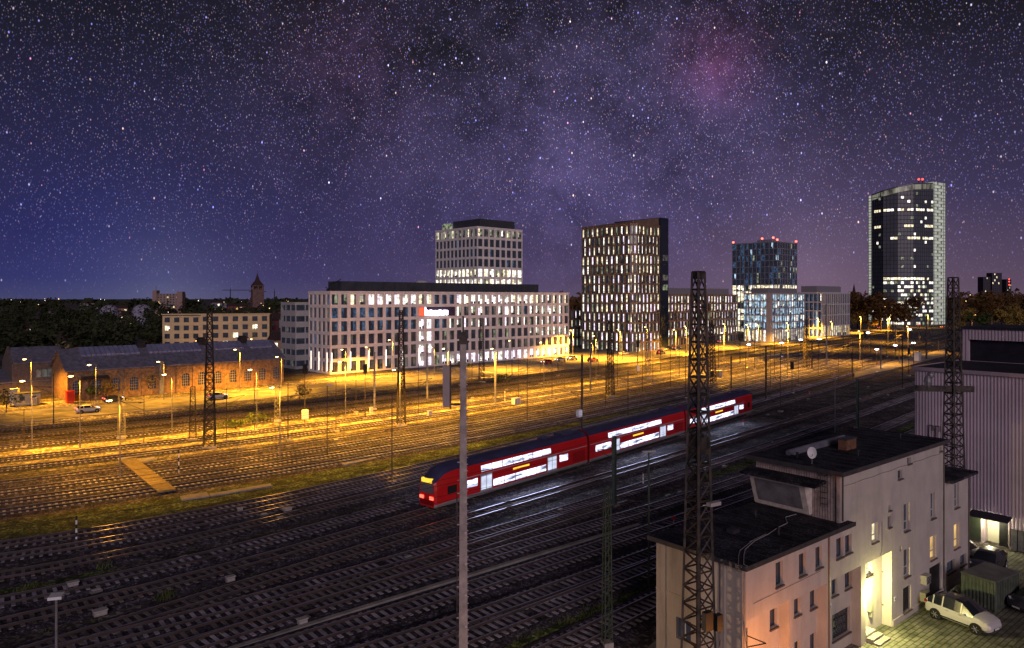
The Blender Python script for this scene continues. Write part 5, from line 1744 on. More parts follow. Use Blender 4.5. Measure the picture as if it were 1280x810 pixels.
    if cab:
        def nose(a, zz, o=0.0):  # point on front face
            return (x0 + .12 - .16 * o, a, .36 + (zz - .36))
        bb = MB(); bb.box(x0 - .03, x0 + .0, -.98, .98, .55, 1.05); bb.build('buffer_beam', M_tred2, co)
        bb = MB(); bb.hexa([(x0 - .04, -.98, 1.75), (x0 - .015, -.98, 1.75), (x0 - .015, .98, 1.75), (x0 - .04, .98, 1.75), (x0 + .0, -.9, 2.78), (x0 + .03, -.9, 2.78), (x0 + .03, .9, 2.78), (x0 + .0, .9, 2.78)])
        bb.build('windscreen', mat('cab_glass', (.16, .14, .15), .2, var=0, spec=.5), co)
        bb = MB(); bb.box(x0 - .10, x0 + .5, -.72, .72, 2.82, 3.24)
        bb.build('destination_display', E_ty, co)
        for sy_ in (-1, 1):
            bb = MB(); bb.box(x0 - .10, x0 - .02, sy_ * .72 - .26, sy_ * .72 + .26, 1.14, 1.44); bb.build('tail_light', E_tr, co)
    return co


line14 = ground_line(TR[13][0], 480, 1000, 3, step=.5)


def idx_u(line, u):
    return min(range(len(line)), key=lambda i: abs(line[i].x / line[i].y * F + 640 - u))


i0 = idx_u(line14, 533)
p0 = line14[i0]
i_end = min(len(line14) - 1, i0 + int(81 / .5))
train = empty('passenger_train', (p0.x, p0.y, .38), 0, 'red double-deck passenger train with bright windows running through the yard', 'train')
cur = p0
LC = 26.6
jj = i0
for k in range(3):
    while jj < len(line14) - 1 and (line14[jj] - cur).length < LC + .4: jj += 1
    nx = line14[jj]
    an = math.atan2(nx.y - cur.y, nx.x - cur.x)
    co = coach(train, 0, LC, k == 0)
    co.location = (cur.x - p0.x, cur.y - p0.y, 0); co.rotation_euler = (0, 0, an)
    cur = cur + (nx - cur).normalized() * (LC + .45)
last = co
# red end of the last coach
bb = MB(); bb.box(LC - 3.0, LC + .02, -1.405, -1.392, .8, 3.6); bb.build('end_panel', M_tred, last)
bb = MB(); bb.box(LC - 1.9, LC - 1.0, -1.43, -1.406, 1.5, 2.4); bb.build('cab_window', M_under, last)

# ------------------------------------------------------------------ masts


def lattice(mb, h, w0, w1, r, bays, cross=True, z0=0.0, rot=0.0):
    c, s = math.cos(rot), math.sin(rot)
    def cor(k, z):
        w = (w0 + (w1 - w0) * (z / h)) / 2
        x, y = ((-w, -w), (w, -w), (w, w), (-w, w))[k % 4]
        return (x * c - y * s, x * s + y * c, z)
    for i in range(bays):
        za, zb_ = z0 + (h - z0) * i / bays, z0 + (h - z0) * (i + 1) / bays
        for k in range(4):
            mb.tube(cor(k, za), cor(k + 1, zb_), r * .6, n=4, cap=False)
            if cross: mb.tube(cor(k + 1, za), cor(k, zb_), r * .6, n=4, cap=False)
            mb.tube(cor(k, zb_), cor(k + 1, zb_), r * .6, n=4, cap=False)
    legs = []
    for k in range(4):
        l = MB(); l.tube(cor(k, 0), cor(k, h), r, n=4); legs.append(l)
    return legs


def big_mast(u, Y, vtop, w0, w1, label, r=.07, bays=16, rz=.3, arms=(), m=None, head=0.0, cross=True):
    m = m or M_steel
    p = at(u, Y); h = zat(vtop, Y)
    e = empty('lattice_mast', p, rz, label, 'mast', 'steel lattice masts of the yard')
    br_ = MB(); legs = lattice(br_, h, w0, w1, r, bays, cross)
    for l in legs: l.build('leg', m, e)
    br_.build('lattice', m, e)
    if head:
        b_ = MB(); b_.box(-w1 * .55, w1 * .55, -w1 * .55, w1 * .55, h - head, h); b_.build('head_plate', m, e)
    b_ = MB(); b_.box(-w0 * .62, w0 * .62, -w0 * .62, w0 * .62, 0, .35); b_.build('footing', M_conc2, e)
    return e, h


m1, h1 = big_mast(873, 37.5, 340, 1.34, .44, 'tallest black lattice mast, standing against the end wall of the pale house', r=.085, bays=26, rz=.55, head=.35, cross=False)
b = MB(); b.box(-.36, .36, -.36, .36, h1 * .60, h1 * .60 + .9); b.build('junction_plate', M_steel, m1)
b = MB(); b.box(.1, .85, -.75, -.45, 11.4, 11.58, 0); b.tube((.0, -.3, 11.4), (.45, -.6, 11.45), .03); b.build('floodlight', [mat('lamp_housing', (.4, .38, .36), .5, var=0)], m1)
b = MB(); b.box(-.6, -.1, -1.1, -.8, 5.4, 6.3); b.box(.2, .6, -1.1, -.8, 5.2, 6.0); b.tube((-.8, -.9, 5.3), (.8, -.9, 5.3), .04); b.build('equipment_box', M_darkmetal, m1)
b = MB(); b.tube((0, 0, 0), (0, 0, h1 - .4), .13, .09, n=6); b.build('cable_duct', M_steel, m1)
pm2 = at(1191.5, 63.5)
m2, h2 = big_mast(1191.5, 63.5, 347, 1.5, .55, 'black lattice mast rising between the pale house and the warehouse, with a wide crossbeam', r=.085, bays=26, rz=.35, cross=False)
b = MB(); zc_ = zat(485.5, 63.5)
b.hexa([(-3.3, -.5, zc_ - .25), (1.5, -.5, zc_ - .25), (1.5, -.2, zc_ - .25), (-3.3, -.2, zc_ - .25), (-3.3, -.5, zc_ + .25), (1.5, -.5, zc_ + .25), (1.5, -.2, zc_ + .25), (-3.3, -.2, zc_ + .25)])
o = b.build('crossbeam', M_steel, m2); o.rotation_euler = (0, 0, -.5)
b = MB(); b.ball((-3.4, -.35, zc_ + .75), .3, .3, .55); b.ball((-3.1, -.35, zc_ + 1.3), .28, .28, .3); b.build('horn_speaker', M_galv, m2)
big_mast(262, G(262, 560).y, 390, 1.6, .6, 'black lattice mast in front of the brick shed', r=.085, bays=18)
big_mast(501.5, G(501.5, 532).y, 388, 1.4, .55, 'black lattice mast in front of the middle of the long beige block', r=.085, bays=18)
big_mast(763, G(763, 496).y, 400, 1.4, .75, 'lattice mast in front of the dark bronze tower', r=.09, bays=16)
big_mast(889.5, G(889.5, 480).y, 403, 1.7, .75, 'lattice mast standing just right of the tallest black mast', r=.09, bays=16)
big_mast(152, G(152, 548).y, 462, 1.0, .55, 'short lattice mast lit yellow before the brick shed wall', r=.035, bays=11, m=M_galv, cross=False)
big_mast(241, G(241, 551).y, 483, 1.0, .6, 'short dark lattice mast just left of the tall one by the shed', r=.04, bays=11, cross=False)
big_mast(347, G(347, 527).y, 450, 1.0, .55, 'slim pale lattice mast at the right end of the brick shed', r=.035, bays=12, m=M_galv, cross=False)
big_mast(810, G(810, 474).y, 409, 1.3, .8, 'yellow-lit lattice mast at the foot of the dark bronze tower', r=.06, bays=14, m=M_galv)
big_mast(602, G(602, 478).y, 398, 1.3, .8, 'slim lattice mast in front of the right half of the beige block', r=.06, bays=14)
big_mast(1008, G(1008, 462).y, 398, 1.4, .75, 'lattice mast in front of the blue-lit glass block', r=.08, bays=14)
big_mast(759, 46.0, 611, .50, .34, 'green lattice mast rising at the bottom of the picture among the near tracks', r=.035, bays=12, m=M_green, cross=False)
# the pale riveted pole with a panel
Yp = 36.5; p = at(579, Yp); hp = zat(430, Yp)
e = empty('concrete_pole', p, .1, 'tall pale pole with climbing bolts and a hanging rectangular panel', 'pole')
b = MB(); b.box(-.30, .30, -.22, .22, -.0, hp * .35)
b.v = []; b.f = []; b.m = []
b.hexa([(-.24, -.2, 0), (.24, -.2, 0), (.24, .2, 0), (-.24, .2, 0), (-.145, -.13, hp), (.145, -.13, hp), (.145, .13, hp), (-.145, .13, hp)])
b.build('shaft', M_conc, e)
b = MB(); z = .5
while z < hp - .3:
    w_ = .24 - .095 * z / hp
    b.tube((w_ - .02, -.14, z), (w_ + .06, -.14, z), .022, n=5); z += .33
z = 1.
while z < hp - 1:
    w_ = .24 - .095 * z / hp
    b.tube((w_ * .6, -.25 + .08 * z / hp, z), (w_ * .6, -.12, z), .06, n=8); b.tube((-w_ - .12, -.1, z + .4), (-w_, -.1, z + .4), .03, n=5); z += 1.55
b.build('climbing_bolts', mat('bolt_pale', (.5, .45, .42), .5, var=0), e)
b = MB(); b.box(-.34, -.28, -.05, .05, 0, hp * .62); b.build('side_conduit', M_steel, e)
b = MB(); b.tube((0, 0, hp), (0, 0, zat(395, Yp)), .045); b.tube((-.3, 0, hp + .12), (.3, 0, hp + .12), .05); b.box(-.2, .2, -.17, .17, hp, hp + .35); b.box(-.12, .12, -.1, .1, hp + .35, hp + .6); b.build('finial', M_steel, e)
zt_, zb_ = zat(457, Yp), zat(508, Yp)
b = MB(); b.box(-1.02, -.68, -.12, .02, zb_, zt_); b.build('panel', mat('panel_grey', (.34, .27, .25), .6, var=.1), e)
b = MB(); b.box(-.675, -.60, -.14, .04, zb_ - .1, zt_ + .1); b.tube((-.95, 0, zt_ - .05), (0, 0, zt_ + .02), .05); b.tube((-.7, 0, zb_ + .12), (0, 0, zb_ + .12), .05); b.tube((-.05, 0, zb_ + .12), (-.05, 0, zb_ - 1.2), .03); b.build('panel_bracket', M_steel, e)

# smaller masts, poles and signals: (u, base row, top row, kind, label)
PO = [
    (67, 532, 468, 'pole', 'thin dark pole beside the road in front of the brick annex'),
    (360, 551, 478, 'pole', 'thin dark pole between the shed end and the beige block'),
    (381, 531, 455, 'signal', 'mast with white cabinet left of the beige block'),
    (409, 572, 482, 'lamp', 'thin dark lamp pole between tracks below the beige block corner'),
    (490, 604, 492, 'pole', 'long thin pole standing beside the grass strip'),
    (456.5, 524, 455, 'signal', 'thin signal mast with dark head near the beige block corner'),
    (468, 512, 440, 'beam', 'thick pale catenary post close to the beige block'),
    (534, 500, 430, 'beam', 'catenary post left of the pale pole with the panel'),
    (619, 506, 440, 'beam', 'catenary post right of the pale pole with the panel'),
    (659, 528, 448, 'pole', 'dark catenary pole below the right end of the beige block'),
    (697.5, 470, 408, 'pole', 'thin pole near the parked cars by the beige block'),
    (727.5, 540, 443, 'beam', 'thick dark pole with a white box, below the dark tower'),
    (738, 490, 428, 'beam', 'yellow-lit concrete catenary post left of the tower mast'),
    (785, 522, 463, 'pole', 'thin pole with cross arm right of the tower mast'),
    (778, 450, 418, 'pole', 'short thin pole on the junction before the dark tower'),
    (797, 468, 425, 'signal', 'twin-headed signal in front of the dark bronze tower'),
    (826, 465, 412, 'pole', 'thin pole before the glass stair core'),
    (857, 498, 430, 'pole', 'thin pole left of the tallest black mast'),
    (914, 487, 445, 'beam', 'dark stubby post beyond the rear of the train'),
    (925, 455, 408, 'pole', 'thin pole in front of the low brown block'),
    (943, 462, 425, 'pole', 'thin pole between the brown and blue-lit blocks'),
    (957.5, 500, 432, 'beam', 'thick dark catenary post right of the train end'),
    (968, 470, 420, 'pole', 'thin pole right of the thick dark catenary post'),
    (975.5, 515, 440, 'pole', 'tall thin pole on the tracks below the blue-lit block'),
    (990, 492, 452, 'signal', 'dark-headed signal below the blue-lit block'),
    (1015, 462, 424, 'beam', 'stout post below the white fin block'),
    (1033, 457, 380, 'beam', 'tall pale concrete post in front of the white fin block'),
    (1054, 440, 408, 'pole', 'thin pole at the right end of the white fin block'),
    (1066, 475, 418, 'pole', 'thin pole left of the island platform end'),
    (1072, 536, 474, 'green', 'thick dark green post between the tracks, by the high house roof'),
    (1065, 468, 441, 'signal', 'dark signal at the tip of the island platform'),
    (1081, 438, 414, 'signal', 'small far signal beyond the island platform'),
    (1101, 462, 430, 'beam', 'pale short post on the island platform'),
    (1120, 440, 395, 'pole', 'thin pole in front of the glass tower foot'),
    (1128, 487, 420, 'beam', 'catenary post on the tracks left of the warehouse'),
    (1136, 470, 434, 'signal', 'black signal head beside the warehouse corner'),
    (1149, 442, 400, 'pole', 'thin pole left of the glass tower stair strip'),
    (1158, 450, 408, 'beam', 'stout post just left of the black mast crossbeam'),
    (1173, 440, 402, 'pole', 'thin pole close to the black mast by the warehouse'),
    (768, 634, 545, 'green', 'thick green post standing in the weeds in front of the train'),
    (640, 470, 420, 'pole', 'thin pole in front of the pink-lit ground floor windows'),
    (575, 482, 425, 'pole', 'slim pole behind the pale pole with the panel'),
    (878, 455, 415, 'pole', 'thin pole behind the tallest black mast'),
    (1090, 425, 398, 'pole', 'tiny far pole before the dark trees'),
]
for (u, vb, vt) in ((30, 560, 500), (180, 556, 492), (283, 552, 486), (318, 540, 478), (420, 540, 470), (445, 516, 450), (523, 520, 452), (556, 506, 446), (590, 498, 440), (633, 488, 436), (648, 500, 444), (676, 480, 430), (690, 500, 444), (706, 488, 434), (748, 470, 424), (757, 510, 450), (772, 484, 430), (803, 492, 438), (816, 480, 428), (838, 486, 432), (849, 472, 424), (867, 468, 420), (884, 492, 440), (898, 462, 418), (932, 484, 440), (950, 452, 412), (963, 486, 438), (984, 474, 430), (998, 482, 438), (1023, 470, 428), (1040, 450, 412), (1048, 484, 440), (1060, 446, 410), (1078, 460, 420), (1088, 448, 412), (1108, 446, 410), (1124, 456, 418), (1142, 462, 422), (1165, 432, 400)):
    PO.append((u, vb, vt, 'thin', 'thin dark pole among the tracks between road and train'))
arm_rng = random.Random(9)
tops = []
for (u, vb, vt, kd, lab) in PO:
    p = G(u, vb); h = zat(vt, p.y); sc_ = max(1.0, p.y / 170)
    nm = {'thin': 'thin_pole', 'pole': 'catenary_pole', 'beam': 'catenary_post', 'signal': 'railway_signal', 'lamp': 'yard_lamp', 'green': 'steel_post'}[kd]
    e = empty(nm, p, arm_rng.uniform(.2, .9), lab, {'thin': 'pole', 'pole': 'pole', 'beam': 'post', 'signal': 'signal', 'lamp': 'lamp', 'green': 'post'}[kd])
    tops.append((p.x, p.y, h))
    if kd == 'thin': e['group'] = 'thin poles among the tracks'
    b = MB()
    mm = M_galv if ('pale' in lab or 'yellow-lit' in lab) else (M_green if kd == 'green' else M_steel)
    if kd == 'beam':
        w = .17 * sc_
        b.box(-w, w, -w * .5, -w * .35, 0, h); b.box(-w, w, w * .35, w * .5, 0, h); b.box(-.04, .04, -w * .35, w * .35, 0, h)
    elif kd == 'green':
        w = .17
        b.box(-w, -w * .5, -w, w, 0, h); b.box(w * .5, w, -w, w, 0, h); b.box(-w * .5, w * .5, -.05, .05, 0, h)
    else:
        b.tube((0, 0, 0), (0, 0, h), (.085 if kd != 'thin' else .06) * sc_, (.06 if kd != 'thin' else .045) * sc_, n=6)
    b.build('post', mm, e)
    b = MB(); b.box(-.4, .4, -.4, .4, 0, .3); b.build('footing', M_conc2, e)
    if kd in ('beam', 'green') or (kd in ('pole', 'thin') and arm_rng.random() < .5):
        b = MB(); sg = -1 if arm_rng.random() < .5 else 1; z = min(h * .82, 6.6)
        b.tube((0, 0, z), (sg * 2.8, 0, z + .3), .04 * sc_, n=4); b.tube((0, 0, z - 1.1), (sg * 2.8, 0, z + .3), .035 * sc_, n=4); b.tube((0, 0, z - 1.0), (sg * 3.1, 0, z - .9), .025 * sc_, n=4); b.tube((sg * .35, 0, z + .03), (sg * .75, 0, z + .07), .09 * sc_, n=6)
        b.build('cantilever', mm, e)
    if kd == 'signal':
        b = MB(); b.box(-.35 * sc_, .35 * sc_, -.18, .12, h - 1.7 * sc_, h); b.box(-.28 * sc_, .28 * sc_, -.2, -.18, h - 1.6 * sc_, h - .1, 1); b.build('signal_head', [M_darkmetal, M_black], e)
        if 'cabinet' in lab or 'twin' in lab:
            b = MB(); b.box(-.5, .5, -.4, .2, 1.0, 2.6); b.build('cabinet', M_white, e)
    if kd == 'lamp':
        b = MB(); b.box(-.1, .8, -.12, .12, h, h + .14); b.build('lamp_head', mat('lamp_housing', (.4, .38, .36), .5, var=0), e)
    if 'white box' in lab:
        b = MB(); b.box(-1.1, -.25, -.3, .3, 2.6, 3.7); b.build('cabinet', M_white, e)
# cool yard lamps (unlit or reflecting): T-shaped heads
for u, vb, vt, lab, mm in ((811, 732, 565, 'slim unlit lamp post with twin head in front of the train', M_green), (1044, 560, 470, 'pale lamp post with flat T head just beyond the high black roof', M_galv), (70.5, 0, 747, 'single lamp post with a flat square head at the bottom left', M_galv)):
    if vb: p = G(u, vb); h = zat(vt, p.y)
    else: p = at(u, 35.5); h = zat(vt, 35.5)
    e = empty('lamp_post', p, .3, lab, 'lamp post')
    b = MB(); b.tube((0, 0, 0), (0, 0, h), .09, .06, n=8); b.build('post', mm, e)
    b = MB()
    if vb: b.box(-.55, .55, -.12, .12, h, h + .11)
    else: b.box(-.3, .3, -.32, .32, h, h + .14)
    b.build('lamp_head', M_white if not vb else MATS['lamp_housing'], e)

# ------------------------------------------------------------------ overhead wires
for i, (k, lab) in enumerate(((6, 'contact wire over the seventh track from the road'), (11, 'contact wire over the second track beyond the train'), (15, 'contact wire over the second track in front of the train'), (18, 'contact wire over the track beside the cable trough'), (4, 'contact wire over the fifth track from the road'), (7, 'contact wire over the eighth track from the road'), (10, 'contact wire over the third track beyond the train'), (13, 'contact wire over the track of the red train'), (2, 'contact wire over the third siding from the road'), (17, 'contact wire over the third track in front of the train'))):
    ln_ = TRACKLINES[k]
    b = MB()
    for j in range(0, len(ln_) - 4, 4):
        a, c = ln_[j], ln_[j + 4]
        b.tube((*a, 5.6), (*c, 5.6), .018, n=3, cap=False)
        s0 = 1.3 - .9 * math.sin(math.pi * ((j / 4) % 6) / 6); s1 = 1.3 - .9 * math.sin(math.pi * (((j / 4) % 6) + 1) / 6)
        b.tube((*a, 5.6 + s0), (*c, 5.6 + s1), .018, n=3, cap=False)
        b.tube((*a, 5.6), (*a, 5.6 + s0), .006, n=3, cap=False)
    tag(b.build('overhead_wire', M_darkmetal), lab, 'overhead wire', 'overhead wires')

# ------------------------------------------------------------------ lit street and yard lamps
LAMPS = [  # u, base row, head row, power, label
    (39, 504, 449, 2600, 'sodium lamp post beside the site hut at the far left'),
    (300, 491, 437, 3600, 'sodium lamp post shining on the right end of the brick shed'),
    (491, 474, 425, 2600, 'sodium lamp post in front of the left half of the beige block'),
    (543, 471, 434, 1500, 'sodium lamp post below the bright sign'),
    (716, 446, 413, 3000, 'sodium lamp post between the beige block and the dark tower'),
    (809, 452, 409, 3000, 'sodium lamp post in front of the rounded tower corner'),
    (741, 449, 429, 1800, 'low bright sodium lamp at the junction kerb'),
    (352, 488, 446, 2600, 'sodium lamp post in the gap between shed and beige block'),
    (858, 441, 408, 3000, 'sodium lamp post before the low brown block'),
    (906, 434, 405, 2600, 'sodium lamp post before the right end of the brown block'),
    (1023, 422, 398, 2600, 'sodium lamp post at the white fin block corner'),
    (1076, 416, 396, 2600, 'sodium lamp post right of the white fin block'),
    (1112, 413, 396, 2600, 'sodium lamp post beneath the glass tower'),
    (1160, 410, 394, 2600, 'sodium lamp post at the foot of the tower stair strip'),
    (1215, 409, 392, 2600, 'left sodium lamp post under the park trees'),
    (1262, 409, 392, 2600, 'right sodium lamp post under the park trees'),
    (100, 560, 470, 1700, 'extra yard lamp at the left edge of the pale gravel strip'),  # from here on extra yard lamps, put in to light the gravel
    (215, 545, 468, 2300, 'extra yard lamp on the gravel in front of the shed'),
    (321, 536, 462, 3600, 'extra yard lamp on the gravel right of the shed mast'),
    (432, 528, 452, 4400, 'extra yard lamp on the gravel below the beige block corner'),
    (560, 512, 436, 4000, 'extra yard lamp on the gravel hidden partly by the pale pole'),
    (680, 492, 428, 3800, 'extra yard lamp on the gravel below the right end of the beige block'),
    (745, 480, 420, 3400, 'extra yard lamp on the gravel before the dark tower'),
    (845, 465, 412, 3400, 'extra yard lamp on the gravel before the brown block'),
    (935, 450, 406, 3200, 'extra yard lamp among the far tracks before the blue-lit block'),
    (1040, 436, 402, 3000, 'extra yard lamp among the far tracks before the white block'),
    (1110, 428, 400, 3000, 'extra yard lamp among the far tracks before the dark trees'),
]
LAMPS += [
    (250, 447, 426, 2600, 'street lamp behind the brick shed lighting the cream block'),
    (318, 448, 424, 2600, 'street lamp behind the right end of the brick shed'),
    (985, 462, 413, 3600, 'added yard lamp among the tracks right of the thick catenary post'),  # this and the next three are added to brighten the gravel and tracks
    (905, 470, 416, 3400, 'added yard lamp among the tracks beyond the rear of the train'),
    (620, 508, 436, 3400, 'added yard lamp on the gravel right of the pale pole'),
    (500, 545, 462, 3000, 'added yard lamp on the gravel below the mast in front of the beige block'),
]
LAMPS += [  # added as broad fill, except the two along the beige block's base
    (120, 515, 456, 1500, 'added sodium lamp post at the left front of the brick shed'),
    (205, 500, 452, 1400, 'added sodium lamp post before the middle of the brick shed'),
    (432, 472, 437, 4200, 'sodium lamp post at the left base of the beige block'),
    (462, 468, 434, 3600, 'second sodium lamp post along the foot of the beige block'),
    (640, 462, 426, 2200, 'added sodium lamp post at the right half of the beige block'),
    (775, 447, 412, 2600, 'added sodium lamp post at the tower junction'),
    (948, 437, 406, 2800, 'added sodium lamp post at the kerb before the blue-lit block'),
    (985, 430, 404, 2600, 'added sodium lamp post in the street trees by the blue-lit block'),
    (40, 560, 476, 1600, 'added yard lamp near the left picture edge'),
    (150, 600, 500, 1500, 'added yard lamp close to the timber crossing'),
    (350, 575, 484, 1500, 'added yard lamp between the crossing and the grass strip'),
    (1075, 455, 414, 2800, 'added yard lamp by the island platform tip'),
    (1135, 440, 408, 2600, 'added yard lamp beyond the warehouse corner'),
]
def v_on_gravel(vb, u): return vb > poly4((u - 600) / 600, fit([(0, 540), (240, 516), (460, 494), (640, 473), (800, 453), (930, 437), (1060, 422), (1160, 410)], 2))


SODIUM = (1.0, .43, .03)
for (u, vb, vt, pw, lab) in LAMPS:
    p = G(u, vb); h = zat(vt, p.y); far_ = max(1, p.y / 200)
    e = empty('street_lamp', p, -RZ, lab, 'street lamp')
    b = MB(); b.tube((0, 0, 0), (0, 0, h), .09 * far_, .05 * far_, n=6); b.tube((0, 0, h), (0, -1.0, h + .12), .05 * far_, n=5); b.build('post', M_galv, e)
    b = MB(); b.box(-.14 * far_, .14 * far_, -1.6, -.8, h + .10, h + .24); b.build('lamp_head', MATS['lamp_housing'], e)
    b = MB(); b.ball((0, -1.2, h + .08), .16 * far_, .34, .13); b.build('bulb', E_sodium, e)
    l = lamp('lamp_light', (0, -1.2, h - .25), pw * ((8.0 if u < 780 else 12.0) if v_on_gravel(vb, u) else (28.0 if u > 600 else 12.0)) * (h / 10) ** 1.5, SODIUM, e, r=.3, spot=150)
# cool pinkish lamps around the stations
for i, (u, vb, vt, lab) in enumerate(((936, 447, 431, 'pinkish lamp left of the blue-lit block'), (977, 444, 429, 'pinkish lamp in front of the blue-lit block'), (1001, 441, 425, 'brightest pinkish lamp in front of the blue-lit block'), (1024, 438, 424, 'pinkish lamp before the white block corner'), (1096, 458, 437, 'pinkish lamp on the island platform'), (1119, 450, 432, 'pinkish lamp just beyond the island platform'), (1142, 444, 429, 'pinkish lamp right of the island platform'), (1137, 425, 412, 'pinkish lamp at the tower foot'), (1085, 424, 416, 'pinkish far lamp by the trees'))):
    p = G(u, vb); h = zat(vt, p.y); e = empty('platform_lamp', p, 0, lab, 'platform lamp', 'pinkish platform lamps')
    b = MB(); b.tube((0, 0, 0), (0, 0, h), .12, .08); b.build('post', M_steel, e)
    b = MB(); b.ball((0, 0, h + .1), .9 * p.y / 330, .4, .28 * p.y / 330, n=10); b.build('lamp_head', E_cool, e)
    if i in (1, 4, 7): lamp('lamp_light', (0, 0, h - .8), 500, (1, .8, .95), e, r=.3)

# ------------------------------------------------------------------ cars
M_cglass = mat('car_glass', (.015, .018, .025), .08, var=0, spec=.8)
M_tyre = mat('tyre', (.012, .012, .012), .8, var=0)
M_rim = mat('rim', (.35, .35, .36), .3, metal=.8, var=0)
E_head = emit('headlight', (1, .93, 1.0), 10, False)
E_headoff = mat('headlight_off', (.55, .55, .58), .15, var=0)
M_tailoff = mat('tail_glass', (.25, .01, .01), .2, var=0)
E_brake = emit('brake_light', (1, .08, .05), 8, False)


def make_car(label, paint, L=4.4, Wd=1.84, Hh=1.62, lit=False, glassroof=False, name='parked_car'):
    e = empty(name, (0, 0, 0), 0, label, 'car')
    k = L / 4.4
    # x, zlow, zbelt, ztop, halfwidth
    st = [(-2.2, .45, .80, .86, .66), (-2.12, .32, .92, 1.10, .80), (-1.95, .26, 1.0, 1.22, .87), (-1.55, .24, 1.02, 1.52, .91), (-.9, .24, 1.01, 1.62, .92), (-.1, .24, .99, 1.64, .92), (.35, .24, .98, 1.58, .92), (1.15, .24, .98, 1.06, .91), (1.6, .25, .93, .99, .88), (2.0, .28, .82, .86, .80), (2.17, .36, .66, .70, .64), (2.22, .42, .58, .60, .5)]
    body = MB(); glass = MB(); ws = MB(); rw_ = MB()
    rings = []
    for (x, zl, zb_, zt_, hw_) in st:
        hw_ *= Wd / 1.84; top = zt_ * Hh / 1.64
        cab = zt_ > 1.3
        tw = hw_ * (.74 if cab else .90)
        half = [(hw_ * .86, zl), (hw_, zl + .16), (hw_ * 1.0, (zl + zb_) / 2 + .08), (hw_ * .965, zb_), (tw, top - .03), (tw * .6, top + .03), (0, top + .045)]
        ring = [(-y, z) for y, z in half] + [(y, z) for y, z in reversed(half[:-1])]
        rings.append([(x * k, y, z) for y, z in ring])
    nrg = len(rings[0])
    for s in range(len(rings) - 1):
        c0 = st[s][3] > 1.3; c1 = st[s + 1][3] > 1.3
        for i in range(nrg - 1):
            q = (rings[s][i], rings[s][i + 1], rings[s + 1][i + 1], rings[s + 1][i])
            beltband = i in (3, nrg - 5)
            topband = i in (4, 5, nrg - 6, nrg - 7)
            if beltband and (c0 or c1): glass.quad(*q)
            elif topband and (c0 != c1): (ws if s > 5 else rw_).quad(*q)
            elif topband and c0 and c1 and glassroof: rw_.quad(*q)
            else: body.quad(*q)
    body.poly(rings[0][::-1]); body.poly(rings[-1])
    # pillars
    for s in (3, 4, 6):
        for sg in (1, -1):
            i = 3 if sg == 1 else nrg - 5
            a, c = rings[s][i], rings[s][i + 1]
            o_ = .012 * (-1 if a[1] < 0 else 1)
            body.quad((a[0] - .04, a[1] + o_, a[2]), (a[0] + .05, a[1] + o_, a[2]), (c[0] + .05, c[1] + o_, c[2]), (c[0] - .04, c[1] + o_, c[2]))
    o = body.build('body', paint, e, True)
    for sg in (-1, 1):
        mb_ = MB(); mb_.ball((.62 * k, sg * (.98 * Wd / 1.84), 1.02), .07, .10, .07); mb_.build('wing_mirror', paint, o, True)
        for hx in (-.55, .35):
            mb_ = MB(); mb_.box(hx * k - .1, hx * k + .1, sg * .93 * Wd / 1.84 - .015, sg * .93 * Wd / 1.84 + .015, .86, .89); mb_.build('door_handle', M_rim, o)
    glass.build('side_windows', M_cglass, e, True); ws.build('windscreen', M_cglass, e, True); rw_.build('roof_glass' if glassroof else 'rear_window', M_cglass, e, True)
    mb_ = MB()
    for s in range(2): mb_.box(-1.9 * k, 1.9 * k, (-1 if s else 1) * .925 * Wd / 1.84 - .01, (-1 if s else 1) * .925 * Wd / 1.84 + .01, .34, .42)
    mb_.build('sill_trim', M_black, e)
    for wx in (-1.36 * k, 1.34 * k):
        for sg in (-1, 1):
            w_ = MB(); yy = sg * .80 * Wd / 1.84; w_.tube((wx, yy - .11, .33), (wx, yy + .115, .33), .34, n=20)
            wo_ = w_.build('wheel', M_tyre, e)
            w_ = MB(); w_.tube((wx, sg * .905 * Wd / 1.84, .33), (wx, sg * .935 * Wd / 1.84, .33), .40, n=20); w_.build('wheel_arch', M_black, e)
            w_ = MB()
            yo = sg * .94 * Wd / 1.84
            w_.tube((wx, yo - .004, .33), (wx, yo + .004 * 2, .33), .335, n=20)
            w_.build('tyre', M_tyre, wo_)
            w_ = MB()
            for q_ in range(6):
                an = q_ * math.pi / 3; w_.tube((wx, yo + sg * .02, .33), (wx + .22 * math.cos(an), yo + sg * .02, .33 + .22 * math.sin(an)), .035, .03, n=4)
            w_.tube((wx, yo + sg * .01, .33), (wx, yo + sg * .035, .33), .06, n=8)
            w_.build('rim', M_rim, wo_)
    for sg in (-1, 1):
        w_ = MB(); w_.hexa([(1.95 * k, sg * .42, .68), (2.13 * k, sg * .42, .62), (1.80 * k, sg * .80, .74), (1.75 * k, sg * .70, .76), (1.92 * k, sg * .42, .86), (2.06 * k, sg * .42, .74), (1.82 * k, sg * .835, .90), (1.70 * k, sg * .72, .92)] if sg > 0 else [(1.75 * k, sg * .70, .76), (1.80 * k, sg * .80, .74), (2.13 * k, sg * .42, .62), (1.95 * k, sg * .42, .68), (1.70 * k, sg * .72, .92), (1.82 * k, sg * .835, .90), (2.06 * k, sg * .42, .74), (1.92 * k, sg * .42, .86)])
        w_.build('headlight', E_head if lit else E_headoff, e)
        w_ = MB(); w_.box(-2.17 * k, -2.0 * k, min(sg * .5, sg * .84), max(sg * .5, sg * .84), .92, 1.08); w_.build('tail_light', E_brake if lit else M_tailoff, e)
    w_ = MB(); w_.box(2.10 * k, 2.225 * k, -.38, .38, .40, .54); w_.build('grille', M_black, e)
    w_ = MB(); w_.box(2.2 * k, 2.235 * k, -.26, .26, .42, .53); w_.build('number_plate', M_white, e)
    return e


